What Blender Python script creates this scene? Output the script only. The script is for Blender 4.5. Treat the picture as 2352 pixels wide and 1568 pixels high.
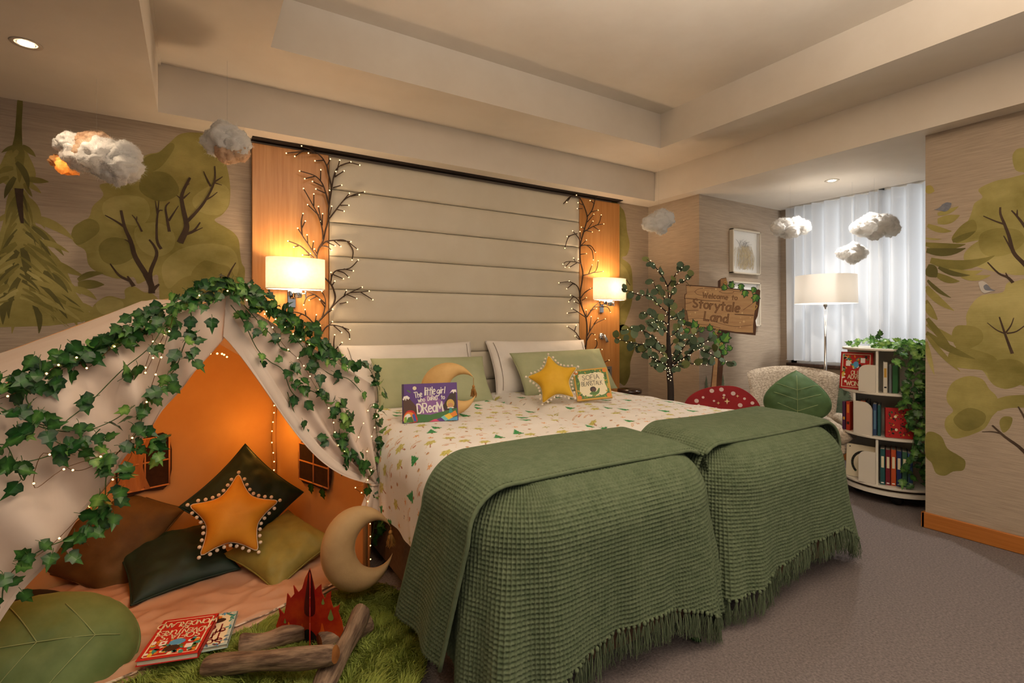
import bpy, math, random
import numpy as np
from mathutils import Vector, Matrix, noise as mnoise

for _o in list(bpy.data.objects):
    bpy.data.objects.remove(_o, do_unlink=True)
SC = bpy.context.scene
COL = SC.collection
random.seed(7)
RNG = np.random.default_rng(7)

# ------------------------------------------------------------------ camera
CAM_H = 1.21
FPX, CXP, CYP = 1177.0, 1176.0, 745.0          # focal length and principal point in 2352x1568 pixels
YAW = math.atan(730 / 1177)                    # camera turned to the right of the headboard-wall normal
cam_data = bpy.data.cameras.new('camera')
cam_data.sensor_width = 36.0
cam_data.lens = 36.0 * FPX / 2352.0
cam_data.shift_y = -(784.0 - CYP) / 2352.0
cam_data.clip_start = 0.05
cam = bpy.data.objects.new('camera', cam_data)
COL.objects.link(cam)
cam.location = (0, 0, CAM_H)
cam.rotation_euler = (math.pi / 2, 0, -YAW)
SC.camera = cam

# ------------------------------------------------------------------ world, large lights, exposure
world = bpy.data.worlds.new('world')
SC.world = world
world.use_nodes = True
world.node_tree.nodes['Background'].inputs[0].default_value = (1.0, 0.94, 0.86, 1)
world.node_tree.nodes['Background'].inputs[1].default_value = 0.22
SC.view_settings.view_transform = 'Standard'
SC.view_settings.look = 'None'
SC.view_settings.exposure = 0.70
SC.view_settings.gamma = 1.0
SC.view_settings.use_curve_mapping = False
SC.cycles.max_bounces = 5
SC.cycles.diffuse_bounces = 3
SC.cycles.glossy_bounces = 2
SC.cycles.transmission_bounces = 3
SC.cycles.transparent_max_bounces = 8
SC.cycles.caustics_reflective = False
SC.cycles.caustics_refractive = False
SC.cycles.use_adaptive_sampling = True
SC.cycles.adaptive_threshold = 0.08


def lamp(name, kind, loc, power, color, size=0.05, rot=(0, 0, 0), size_y=None, spot=None, blend=0.5):
    l = bpy.data.lights.new(name, kind)
    l.energy = power
    l.color = color
    if kind == 'AREA':
        l.shape = 'RECTANGLE' if size_y else 'SQUARE'
        l.size = size
        if size_y:
            l.size_y = size_y
    else:
        l.shadow_soft_size = size
    if kind == 'SPOT':
        l.spot_size = spot or math.radians(100)
        l.spot_blend = blend
    o = bpy.data.objects.new(name, l)
    COL.objects.link(o)
    o.location = loc
    o.rotation_euler = rot
    return o


WARM = (1.0, 0.62, 0.30)
WARM2 = (1.0, 0.76, 0.52)
# daylight outside the alcove window, shining in through glass and sheers
lamp('window_daylight', 'AREA', (5.30, 2.12, 1.6), 6.5, (0.90, 0.95, 1.0), 1.4, (0, math.radians(90), 0), 1.5)

# added fill spot behind the camera, no lamp stands there: washes the ceiling, which lights the beds from above
lamp('ceiling_fill_spot', 'SPOT', (1.1, -.15, 1.70), 285, (1.0, .91, .81), .10, (math.pi, 0, 0), spot=math.radians(150), blend=.6)

# ------------------------------------------------------------------ helpers
def S(r, g, b):
    def f(c):
        c /= 255.0
        return c / 12.92 if c <= 0.04045 else ((c + 0.055) / 1.055) ** 2.4
    return (f(r), f(g), f(b), 1.0)


FW = np.array([math.sin(YAW), math.cos(YAW), 0.0])
RT = np.array([math.cos(YAW), -math.sin(YAW), 0.0])
UP = np.array([0, 0, 1.0])
CC = np.array([0, 0, CAM_H])


def ray(u, v):
    return FW + RT * ((u - CXP) / FPX) - UP * ((v - CYP) / FPX)


def on_plane(u, v, n, d):
    r = ray(u, v)
    n = np.array(n, float)
    return CC + r * ((d - n @ CC) / (n @ r))


def onY(u, v, y):
    return on_plane(u, v, (0, 1, 0), y)


def onX(u, v, x):
    return on_plane(u, v, (1, 0, 0), x)


def onZ(u, v, z):
    return on_plane(u, v, (0, 0, 1), z)


def at_depth(u, v, d):
    return CC + ray(u, v) * d


# ---- materials -----------------------------------------------------------
def M(name, col, rough=0.6, col2=None, scale=8.0, stretch=(1, 1, 1), detail=4.0, lo=0.35, hi=0.65, bump=0.0,
      bscale=None, bstretch=None, bdetail=4.0, metal=0.0, sheen=0.0, sss=0.0, translucent=0.0, trans_col=None,
      transparent=0.0, coat=0.0, rand=0.0, attr=None, emit=None, estr=0.0, spec=0.5, gen=False, transmission=0.0, ior=1.45):
    m = bpy.data.materials.get(name)
    if m:
        return m
    m = bpy.data.materials.new(name)
    m.use_nodes = True
    nt = m.node_tree
    N, L = nt.nodes, nt.links
    p = N['Principled BSDF']
    out = N['Material Output']
    p.inputs['Roughness'].default_value = rough
    p.inputs['Metallic'].default_value = metal
    p.inputs['Base Color'].default_value = col
    p.inputs['Specular IOR Level'].default_value = spec
    p.inputs['IOR'].default_value = ior
    if sheen:
        p.inputs['Sheen Weight'].default_value = sheen
        p.inputs['Sheen Roughness'].default_value = 0.35
        p.inputs['Sheen Tint'].default_value = tuple(min(1, c * 1.6 + 0.05) for c in col[:3]) + (1,)
    if sss:
        p.inputs['Subsurface Weight'].default_value = sss
        p.inputs['Subsurface Radius'].default_value = (0.03, 0.02, 0.015)
    if coat:
        p.inputs['Coat Weight'].default_value = coat
        p.inputs['Coat Roughness'].default_value = 0.15
    if transmission:
        p.inputs['Transmission Weight'].default_value = transmission
    if emit:
        p.inputs['Emission Color'].default_value = emit
        p.inputs['Emission Strength'].default_value = estr
    tc = N.new('ShaderNodeTexCoord')
    coord = tc.outputs['Generated' if gen else 'Object']

    def mapped(st):
        mp = N.new('ShaderNodeMapping')
        mp.inputs['Scale'].default_value = st
        L.new(coord, mp.inputs['Vector'])
        return mp.outputs[0]
    csock = None
    if attr:
        a = N.new('ShaderNodeAttribute')
        a.attribute_name = attr
        csock = a.outputs['Color']
    elif col2 is not None:
        nz = N.new('ShaderNodeTexNoise')
        nz.inputs['Scale'].default_value = scale
        nz.inputs['Detail'].default_value = detail
        nz.inputs['Roughness'].default_value = 0.6
        L.new(mapped(stretch), nz.inputs['Vector'])
        rp = N.new('ShaderNodeValToRGB')
        rp.color_ramp.elements[0].position = lo
        rp.color_ramp.elements[0].color = col
        rp.color_ramp.elements[1].position = hi
        rp.color_ramp.elements[1].color = col2
        L.new(nz.outputs[0], rp.inputs[0])
        csock = rp.outputs[0]
    if rand:
        oi = N.new('ShaderNodeObjectInfo')
        hs = N.new('ShaderNodeHueSaturation')
        mr = N.new('ShaderNodeMapRange')
        mr.inputs['To Min'].default_value = 1 - rand
        mr.inputs['To Max'].default_value = 1 + rand
        L.new(oi.outputs['Random'], mr.inputs['Value'])
        L.new(mr.outputs[0], hs.inputs['Value'])
        mr2 = N.new('ShaderNodeMapRange')
        mr2.inputs['To Min'].default_value = 0.5 + rand * 0.06
        mr2.inputs['To Max'].default_value = 0.5 - rand * 0.06
        L.new(oi.outputs['Random'], mr2.inputs['Value'])
        L.new(mr2.outputs[0], hs.inputs['Hue'])
        hs.inputs['Color'].default_value = col
        if csock:
            L.new(csock, hs.inputs['Color'])
        csock = hs.outputs[0]
    if csock:
        L.new(csock, p.inputs['Base Color'])
    if bump:
        nb = N.new('ShaderNodeTexNoise')
        nb.inputs['Scale'].default_value = bscale or scale
        nb.inputs['Detail'].default_value = bdetail
        L.new(mapped(bstretch or stretch), nb.inputs['Vector'])
        b = N.new('ShaderNodeBump')
        b.inputs['Strength'].default_value = 1.0
        b.inputs['Distance'].default_value = bump
        L.new(nb.outputs[0], b.inputs['Height'])
        L.new(b.outputs[0], p.inputs['Normal'])
    sh = p.outputs[0]
    if translucent:
        t = N.new('ShaderNodeBsdfTranslucent')
        t.inputs['Color'].default_value = trans_col or col
        if csock and not trans_col:
            L.new(csock, t.inputs['Color'])
        mx = N.new('ShaderNodeMixShader')
        mx.inputs[0].default_value = translucent
        L.new(sh, mx.inputs[1])
        L.new(t.outputs[0], mx.inputs[2])
        sh = mx.outputs[0]
    if transparent:
        t = N.new('ShaderNodeBsdfTransparent')
        mx = N.new('ShaderNodeMixShader')
        mx.inputs[0].default_value = transparent
        L.new(sh, mx.inputs[1])
        L.new(t.outputs[0], mx.inputs[2])
        sh = mx.outputs[0]
    L.new(sh, out.inputs[0])
    m.diffuse_color = col
    return m


# ---- meshes ---------------------------------------------------------------
def to_mesh(name, V, F, mats, smooth=False, fm=None, attr=None):
    me = bpy.data.meshes.new(name)
    V = np.asarray(V, dtype=float)
    if isinstance(F, np.ndarray):
        n, k = F.shape
        me.vertices.add(len(V))
        me.vertices.foreach_set('co', V.ravel())
        me.loops.add(n * k)
        me.loops.foreach_set('vertex_index', F.ravel().astype(np.int32))
        me.polygons.add(n)
        me.polygons.foreach_set('loop_start', np.arange(0, n * k, k, dtype=np.int32))
        me.update(calc_edges=True)
    else:
        me.from_pydata([tuple(v) for v in V], [], [tuple(f) for f in F])
        me.update()
    if not isinstance(mats, (list, tuple)):
        mats = [mats]
    for m in mats:
        me.materials.append(m)
    if fm is not None:
        me.polygons.foreach_set('material_index', np.asarray(fm, dtype=np.int32))
    if smooth:
        me.polygons.foreach_set('use_smooth', np.ones(len(me.polygons), dtype=bool))
    if attr is not None:
        ca = me.color_attributes.new(attr[0], 'FLOAT_COLOR', 'POINT')
        c = np.ones((len(V), 4))
        c[:, :3] = attr[1]
        ca.data.foreach_set('color', c.ravel())
    me.update()
    return me


def link(name, me, parent=None, mw=None):
    o = bpy.data.objects.new(name, me)
    COL.objects.link(o)
    if parent is not None:
        o.parent = parent
    if mw is not None:
        o.matrix_basis = mw
    return o


def tag(o, label, cat, group=None):
    o['label'] = label
    o['category'] = cat
    if group:
        o['group'] = group
    return o


def thing(name, label, cat, mw=(0, 0, 0), group=None):
    o = bpy.data.objects.new(name, None)
    o.empty_display_size = 0.05
    COL.objects.link(o)
    o.matrix_basis = mw if isinstance(mw, Matrix) else Matrix.Translation(Vector([float(c) for c in mw]))
    return tag(o, label, cat, group)


def part(root, name, VF, mat, smooth=False, world=False, fm=None, attr=None, mw=None):
    """a mesh child of root; vertices in root space, or in world space with world=True"""
    V, F = VF
    V = np.asarray(V, float)
    if world and root is not None:
        inv = np.array(root.matrix_basis.inverted())
        if root.parent is not None:
            inv = inv @ np.array(root.parent.matrix_basis.inverted())
        V = V @ inv[:3, :3].T + inv[:3, 3]
    return link(name, to_mesh(name, V, F, mat, smooth, fm, attr), root, mw)


def solo(name, VF, mat, label, cat, smooth=False, group=None, fm=None, attr=None, mw=None):
    o = link(name, to_mesh(name, VF[0], VF[1], mat, smooth, fm, attr), None, mw)
    return tag(o, label, cat, group)


def struct(name, VF, mat, smooth=False, parent=None):
    o = link(name, to_mesh(name, VF[0], VF[1], mat, smooth), parent)
    if parent is None:
        o['kind'] = 'structure'
    return o


def join(*vfs):
    V, F = [], []
    n = 0
    for v, f in vfs:
        v = np.asarray(v, float)
        V.append(v)
        F += [tuple(int(i) + n for i in q) for q in f]
        n += len(v)
    return np.concatenate(V), F


def joinm(*vfms):
    """join (V,F) pairs with material numbers: ((V,F),m)..."""
    V, F, FM = [], [], []
    n = 0
    for (v, f), m in vfms:
        v = np.asarray(v, float)
        V.append(v)
        F += [tuple(int(i) + n for i in q) for q in f]
        FM += [m] * len(f)
        n += len(v)
    return (np.concatenate(V), F), FM


def box(x0, x1, y0, y1, z0, z1):
    V = [(x0, y0, z0), (x1, y0, z0), (x1, y1, z0), (x0, y1, z0), (x0, y0, z1), (x1, y0, z1), (x1, y1, z1), (x0, y1, z1)]
    F = [(0, 3, 2, 1), (4, 5, 6, 7), (0, 1, 5, 4), (1, 2, 6, 5), (2, 3, 7, 6), (3, 0, 4, 7)]
    return np.array(V, float), F


def bbox(x0, x1, y0, y1, z0, z1, b=0.005):
    """box with chamfered edges"""
    c = np.array([(x0 + x1) / 2, (y0 + y1) / 2, (z0 + z1) / 2])
    h = np.array([(x1 - x0) / 2, (y1 - y0) / 2, (z1 - z0) / 2])
    b = min(b, *(h * 0.45))
    V, idx = [], {}
    for sx in (-1, 1):
        for sy in (-1, 1):
            for sz in (-1, 1):
                s = np.array([sx, sy, sz])
                for a in range(3):
                    q = h - b
                    q = q.copy()
                    q[a] = h[a]
                    idx[(sx, sy, sz, a)] = len(V)
                    V.append(c + s * q)
    F = []
    for a in range(3):
        o1, o2 = (a + 1) % 3, (a + 2) % 3
        for s in (-1, 1):
            f = []
            for p, q in ((-1, -1), (1, -1), (1, 1), (-1, 1)):
                k = [0, 0, 0]
                k[a], k[o1], k[o2] = s, p, q
                f.append(idx[(*k, a)])
            F.append(tuple(f if s > 0 else f[::-1]))
    for a in range(3):
        o1, o2 = (a + 1) % 3, (a + 2) % 3
        for p in (-1, 1):
            for q in (-1, 1):
                k0, k1 = [0, 0, 0], [0, 0, 0]
                k0[a], k1[a] = -1, 1
                k0[o1] = k1[o1] = p
                k0[o2] = k1[o2] = q
                f = [idx[(*k0, o1)], idx[(*k1, o1)], idx[(*k1, o2)], idx[(*k0, o2)]]
                F.append(tuple(f if p * q < 0 else f[::-1]))
    for sx in (-1, 1):
        for sy in (-1, 1):
            for sz in (-1, 1):
                f = [idx[(sx, sy, sz, a)] for a in range(3)]
                F.append(tuple(f if sx * sy * sz > 0 else f[::-1]))
    return np.array(V), F


def grid_faces(nu, nv, wrap_u=False):
    i = np.arange(nu - (0 if wrap_u else 1))
    j = np.arange(nv - 1)
    I, J = np.meshgrid(i, j, indexing='ij')
    I2 = (I + 1) % nu
    return np.stack([I * nv + J, I2 * nv + J, I2 * nv + J + 1, I * nv + J + 1], -1).reshape(-1, 4)


def tube(pts, r, n=8, caps=True):
    """tube along points, r a number or one per point"""
    P = np.asarray(pts, float)
    k = len(P)
    r = np.full(k, r, float) if np.isscalar(r) else np.asarray(r, float)
    T = np.gradient(P, axis=0)
    T /= np.linalg.norm(T, axis=1)[:, None] + 1e-12
    ref = np.array([0, 0, 1.0]) if abs(T[0][2]) < 0.9 else np.array([1.0, 0, 0])
    V = []
    a = np.cross(T[0], ref)
    a /= np.linalg.norm(a)
    th = np.arange(n) * 2 * np.pi / n
    for i in range(k):
        a = a - T[i] * (a @ T[i])
        a /= np.linalg.norm(a) + 1e-12
        b = np.cross(T[i], a)
        V.append(P[i] + r[i] * (np.cos(th)[:, None] * a + np.sin(th)[:, None] * b))
    V = np.concatenate(V)
    F = []
    for i in range(k - 1):
        for j in range(n):
            F.append((i * n + j, i * n + (j + 1) % n, (i + 1) * n + (j + 1) % n, (i + 1) * n + j))
    if caps:
        F.append(tuple(range(n))[::-1])
        F.append(tuple(range((k - 1) * n, k * n)))
    return V, F


def catmull(pts, n=6, closed=False):
    P = np.asarray(pts, float)
    k = len(P)
    if k < 3:
        return P
    out = []
    rng = range(k) if closed else range(k - 1)
    for i in rng:
        if closed:
            p0, p1, p2, p3 = P[(i - 1) % k], P[i], P[(i + 1) % k], P[(i + 2) % k]
        else:
            p0, p1, p2, p3 = P[max(i - 1, 0)], P[i], P[i + 1], P[min(i + 2, k - 1)]
        for s in np.arange(n) / n:
            out.append(0.5 * ((2 * p1) + (-p0 + p2) * s + (2 * p0 - 5 * p1 + 4 * p2 - p3) * s * s + (-p0 + 3 * p1 - 3 * p2 + p3) * s ** 3))
    if not closed:
        out.append(P[-1])
    return np.array(out)


def lathe(prof, n=32, axis_pt=(0, 0, 0)):
    """profile [(r,z)...] turned about z"""
    th = np.arange(n) * 2 * np.pi / n
    P = np.asarray(prof, float)
    V = np.stack([P[:, 0][:, None] * np.cos(th), P[:, 0][:, None] * np.sin(th), np.repeat(P[:, 1][:, None], n, 1)], -1).reshape(-1, 3)
    F = []
    for i in range(len(P) - 1):
        for j in range(n):
            F.append((i * n + j, i * n + (j + 1) % n, (i + 1) * n + (j + 1) % n, (i + 1) * n + j))
    if P[0, 0] > 1e-6:
        F.append(tuple(range(n))[::-1])
    if P[-1, 0] > 1e-6:
        F.append(tuple(range((len(P) - 1) * n, len(P) * n)))
    return V + np.asarray(axis_pt, float), F


def ball(c, r, n=8, m=6, sq=(1, 1, 1)):
    prof = [(max(math.sin(math.pi * i / m), 1e-4) * r, -math.cos(math.pi * i / m) * r) for i in range(m + 1)]
    V, F = lathe(prof, n)
    return V * np.array(sq) + np.asarray(c, float), F


def extrude(poly, t, O=(0, 0, 0), ex=(1, 0, 0), ey=(0, 1, 0)):
    """a flat outline (list of xy) given thickness t along ex x ey"""
    P = np.asarray(poly, float)
    ex, ey = np.asarray(ex, float), np.asarray(ey, float)
    n = np.cross(ex, ey)
    A = np.asarray(O, float) + P[:, :1] * ex + P[:, 1:2] * ey
    k = len(P)
    area = 0.5 * np.sum(P[:, 0] * np.roll(P[:, 1], -1) - np.roll(P[:, 0], -1) * P[:, 1])
    V = np.concatenate([A, A + n * t])
    f0, f1 = tuple(range(k)), tuple(range(k, 2 * k))
    sides = [(i, (i + 1) % k, k + (i + 1) % k, k + i) for i in range(k)]
    if area > 0:
        return V, [f0[::-1], f1] + sides
    return V, [f0, f1[::-1]] + [s[::-1] for s in sides]


def vnoise(x, y, seed=0):
    """smooth value noise in [-1,1], vectorised"""
    r = np.random.default_rng(seed).uniform(-1, 1, (64, 64))
    xi, yi = np.floor(x).astype(int), np.floor(y).astype(int)
    fx, fy = x - xi, y - yi
    fx = fx * fx * (3 - 2 * fx)
    fy = fy * fy * (3 - 2 * fy)
    a, b = r[xi % 64, yi % 64], r[(xi + 1) % 64, yi % 64]
    c, d = r[xi % 64, (yi + 1) % 64], r[(xi + 1) % 64, (yi + 1) % 64]
    return (a * (1 - fx) + b * fx) * (1 - fy) + (c * (1 - fx) + d * fx) * fy


def frame_matrix(O, ex, ey, ez=None):
    ex, ey = np.asarray(ex, float), np.asarray(ey, float)
    ex = ex / np.linalg.norm(ex)
    if ez is None:
        ez = np.cross(ex, ey)
    ez = ez / np.linalg.norm(ez)
    ey = np.cross(ez, ex)
    m = Matrix.Identity(4)
    for i in range(3):
        m[i][0], m[i][1], m[i][2], m[i][3] = float(ex[i]), float(ey[i]), float(ez[i]), float(O[i])
    return m


def facing(O, tilt=0.0, roll=0.0, yaw=0.0):
    """frame whose z looks back to the camera; tilt leans the top away, roll turns in its plane, yaw about the vertical"""
    O = np.asarray(O, float)
    w = CC - O
    w[2] = 0
    w /= np.linalg.norm(w)
    a = math.radians(yaw)
    w = np.array([w[0] * math.cos(a) - w[1] * math.sin(a), w[0] * math.sin(a) + w[1] * math.cos(a), 0])
    ex = np.cross(UP, w)
    t = math.radians(tilt)
    ey = UP * math.cos(t) - w * math.sin(t)
    ez = np.cross(ex, ey)
    r = math.radians(roll)
    ex2 = ex * math.cos(r) + ey * math.sin(r)
    ey2 = -ex * math.sin(r) + ey * math.cos(r)
    return frame_matrix(O, ex2, ey2, ez)


# ---- flat print on a plane --------------------------------------------------
GLYPHS = {
    'A': (.7, ['0,0 .35,1 .7,0', '.14,.38 .56,.38']), 'B': (.6, ['0,0 0,1', '~0,1 .45,.97 .5,.75 .4,.55 0,.53', '~0,.53 .5,.5 .6,.25 .45,.02 0,0']),
    'D': (.65, ['0,0 0,1', '~0,1 .4,.95 .65,.5 .4,.05 0,0']), 'E': (.5, ['.5,1 0,1 0,0 .5,0', '0,.52 .4,.52']), 'F': (.5, ['.52,1 0,1 0,0', '0,.52 .4,.52']),
    'I': (.1, ['.05,0 .05,1']), 'K': (.6, ['0,0 0,1', '.55,1 0,.42', '.18,.58 .6,0']), 'L': (.5, ['0,1 0,0 .5,0']), 'M': (.8, ['0,0 .06,1 .4,.3 .74,1 .8,0']),
    'N': (.65, ['0,0 0,1 .65,0 .65,1']), 'O': (.72, ['~.36,1 .06,.82 0,.5 .08,.15 .36,0 .64,.15 .72,.5 .66,.82 .36,1']), 'R': (.6, ['0,0 0,1', '~0,1 .45,.97 .55,.75 .42,.53 0,.5', '.22,.5 .6,0']),
    'S': (.55, ['~.52,.85 .3,1 .05,.82 .15,.58 .42,.42 .53,.18 .28,0 0,.15']), 'T': (.66, ['0,1 .66,1', '.33,1 .33,0']), 'U': (.62, ['~0,1 .02,.3 .3,0 .6,.3 .62,1']),
    'V': (.65, ['0,1 .32,0 .65,1']), 'W': (.95, ['0,1 .24,0 .48,.8 .72,0 .95,1']), "'": (.15, ['.08,1 .05,.78']), 'C': (.6, ['~.6,.85 .35,1 .05,.75 .02,.4 .2,.05 .6,.15']),
    'a': (.5, ['~.48,.6 .2,.62 .02,.38 .1,.05 .3,.02 .47,.3', '.48,.64 .48,0']), 'c': (.45, ['~.45,.5 .25,.63 .03,.4 .08,.1 .28,0 .45,.1']),
    'd': (.5, ['~.48,.5 .2,.62 .02,.35 .1,.05 .3,.02 .48,.25', '.5,1 .5,0']), 'e': (.48, ['~.03,.33 .46,.37 .38,.6 .2,.64 .03,.4 .08,.08 .28,0 .47,.1']),
    'f': (.4, ['~.42,.95 .25,1 .16,.8 .16,0', '0,.6 .36,.6']), 'g': (.5, ['~.48,.6 .2,.63 .02,.4 .1,.12 .3,.1 .47,.4', '~.49,.64 .5,.0 .4,-.3 .15,-.33 .02,-.2']),
    'h': (.48, ['0,1 0,0', '~0,.4 .22,.62 .44,.5 .46,0']), 'i': (.1, ['.05,.62 .05,0', '.05,.86 .06,.9']), 'k': (.45, ['0,1 0,0', '.42,.62 0,.25', '.14,.35 .45,0']),
    'l': (.1, ['.05,1 .05,0']), 'm': (.75, ['0,.62 0,0', '~0,.4 .18,.62 .36,.5 .37,0', '~.37,.4 .55,.62 .73,.5 .75,0']), 'n': (.48, ['0,.62 0,0', '~0,.4 .22,.62 .45,.5 .47,0']),
    'o': (.5, ['~.25,.63 .04,.5 .02,.2 .2,0 .42,.08 .5,.35 .42,.58 .25,.63']), 'r': (.36, ['0,.62 0,0', '~0,.38 .14,.58 .36,.6']), 's': (.4, ['~.38,.55 .2,.63 .04,.48 .2,.33 .38,.2 .2,0 .0,.1']),
    't': (.36, ['.16,.9 .17,.0 ', '0,.62 .36,.64']), 'u': (.48, ['~0,.62 .02,.15 .22,0 .44,.2 .47,.62', '.47,.62 .48,0']), 'w': (.7, ['0,.62 .17,0 .35,.5 .53,0 .7,.62']),
    'y': (.5, ['0,.62 .26,.05', '.5,.62 .12,-.34']), ' ': (.32, []),
}


class Flat:
    """printed shapes on a plane: origin O, right ex, up ey (outward = ex x ey)"""

    def __init__(self, O, ex, ey, step=0.00025):
        self.O, self.ex, self.ey = (np.asarray(a, float) for a in (O, ex, ey))
        self.n = np.cross(self.ex, self.ey)
        self.step = step
        self.V, self.F, self.FM, self.mats = [], [], [], []

    def _m(self, mat):
        if mat not in self.mats:
            self.mats.append(mat)
        return self.mats.index(mat)

    def poly(self, pts, mat, layer=1, smooth=0):
        P = np.asarray(pts, float)
        if smooth:
            P = catmull(P, smooth, closed=True)
        a = 0.5 * np.sum(P[:, 0] * np.roll(P[:, 1], -1) - np.roll(P[:, 0], -1) * P[:, 1])
        if a < 0:
            P = P[::-1]
        b = len(self.V)
        for x, y in P:
            self.V.append(self.O + self.ex * x + self.ey * y + self.n * self.step * layer)
        self.F.append(tuple(range(b, b + len(P))))
        self.FM.append(self._m(mat))

    def ell(self, cx, cy, rx, ry, mat, layer=1, n=14, rot=0):
        t = np.arange(n) * 2 * np.pi / n
        c, s = math.cos(rot), math.sin(rot)
        x, y = np.cos(t) * rx, np.sin(t) * ry
        self.poly(np.stack([cx + x * c - y * s, cy + x * s + y * c], -1), mat, layer)

    def rect(self, x0, y0, x1, y1, mat, layer=1):
        self.poly([(x0, y0), (x1, y0), (x1, y1), (x0, y1)], mat, layer)

    def stroke(self, pts, w, mat, layer=2, smooth=0, taper=False):
        P = np.asarray(pts, float)
        if smooth:
            P = catmull(P, smooth)
        T = np.gradient(P, axis=0) if len(P) > 1 else np.array([[1, 0]])
        T /= np.linalg.norm(T, axis=1)[:, None] + 1e-12
        Nn = np.stack([-T[:, 1], T[:, 0]], -1)
        ww = np.full(len(P), w / 2) if np.isscalar(w) else np.asarray(w) / 2
        if taper:
            ww = ww * np.linspace(1, 0.25, len(P))
        b = len(self.V)
        for i in range(len(P)):
            for s in (1, -1):
                q = P[i] + Nn[i] * ww[i] * s
                self.V.append(self.O + self.ex * q[0] + self.ey * q[1] + self.n * self.step * layer)
        for i in range(len(P) - 1):
            self.F.append((b + 2 * i + 1, b + 2 * i + 3, b + 2 * i + 2, b + 2 * i))
            self.FM.append(self._m(mat))

    def text(self, s, x, y, h, mat, w=0.12, layer=3, gap=0.16, rot=0.0, slant=0.0, centre=False, jitter=0.0, xs=1.0):
        rnd = random.Random(len(s) + int(h * 1e5))
        tw = sum((GLYPHS[c][0] + gap) for c in s) * h * xs
        pen = -tw / 2 if centre else 0.0
        c, sn = math.cos(rot), math.sin(rot)
        for ch in s:
            gw, st = GLYPHS[ch]
            dy = rnd.uniform(-jitter, jitter) * h
            for k in st:
                sm = k.startswith('~')
                P = np.array([[float(a) for a in q.split(',')] for q in k.lstrip('~').split()])
                if not sm and len(P) > 2:
                    segs = [P[i:i + 2] for i in range(len(P) - 1)]
                else:
                    segs = [P]
                for Q in segs:
                    Q = Q.copy()
                    if sm:
                        Q = catmull(Q, 5)
                    else:
                        dd = Q[-1] - Q[0]
                        dd = dd / (np.linalg.norm(dd) + 1e-9) * w * 0.45
                        Q[0] -= dd
                        Q[-1] += dd
                    X = pen + (Q[:, 0] * xs + Q[:, 1] * slant) * h
                    Y = Q[:, 1] * h + dy
                    self.stroke(np.stack([x + X * c - Y * sn, y + X * sn + Y * c], -1), w * h, mat, layer)
            pen += (gw + gap) * h * xs
        return pen

    def build(self, name, parent, world=False):
        o = part(parent, name, (np.array(self.V), self.F), self.mats, world=world, fm=self.FM)
        return o


# ---- soft things -------------------------------------------------------------
def cushion(w, h, T, pinch=0.10, n=26, seed=1, wr=0.006, k=2.4):
    """pillow in the xy plane, seam in z=0"""
    a = np.linspace(-1, 1, n)
    a = np.sign(a) * (1 - (1 - np.abs(a)) ** 1.35)
    X, Y = np.meshgrid(a, a, indexing='ij')
    px = w / 2 * X * (1 - pinch * (1 - Y ** 2) * np.abs(X) ** 1.5)
    py = h / 2 * Y * (1 - pinch * (1 - X ** 2) * np.abs(Y) ** 1.5)
    t = (np.clip(1 - np.abs(X) ** k, 0, 1) * np.clip(1 - np.abs(Y) ** k, 0, 1)) ** 0.55
    edge = np.clip(1 - np.maximum(np.abs(X), np.abs(Y)), 0, 1)
    out = []
    for s, sd in ((1, seed), (-1, seed + 9)):
        nz = vnoise(X * 2.2 + 5, Y * 2.2 + 5, sd) * 1.2 + vnoise(X * 6 + 3, Y * 6 + 7, sd + 1) * 0.7
        ang = np.arctan2(Y, X)
        rad = np.cos(ang * 14 + sd) * np.clip(1 - edge * 4, 0, 1) * 0.8
        z = s * (T / 2 * t + (nz * wr + rad * wr * 0.6) * np.clip(edge * 5, 0, 1))
        out.append(np.stack([px, py, z], -1).reshape(-1, 3))
    F1 = grid_faces(n, n)
    F2 = grid_faces(n, n)[:, ::-1] + n * n
    V = np.concatenate(out)
    # weld the seam: bottom border points onto the top border
    idx = np.arange(n * n).reshape(n, n)
    b = np.concatenate([idx[0], idx[-1], idx[:, 0], idx[:, -1]])
    mp = np.arange(2 * n * n)
    mp[b + n * n] = b
    return V, mp[np.concatenate([F1, F2])]


def seam_loop(w, h, pinch, n=20, r=0.004):
    t = np.linspace(-1, 1, n)
    q = 1 - pinch * (1 - t ** 2)
    P = []
    P += [(a * w / 2, -h / 2 * b) for a, b in zip(t, q)]
    P += [(w / 2 * b, a * h / 2) for a, b in zip(t, q)][1:]
    P += [(-a * w / 2, h / 2 * b) for a, b in zip(t, q)][1:]
    P += [(-w / 2 * b, -a * h / 2) for a, b in zip(t, q)][1:]
    return tube([(x, y, 0) for x, y in P], r, 5, False)


def inside(P, poly):
    x, y = P[:, 0], P[:, 1]
    r = np.zeros(len(P), bool)
    n = len(poly)
    for i in range(n):
        (x1, y1), (x2, y2) = poly[i], poly[(i + 1) % n]
        r ^= ((y1 > y) != (y2 > y)) & (x < (x2 - x1) * (y - y1) / (y2 - y1 + 1e-12) + x1)
    return r


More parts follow.
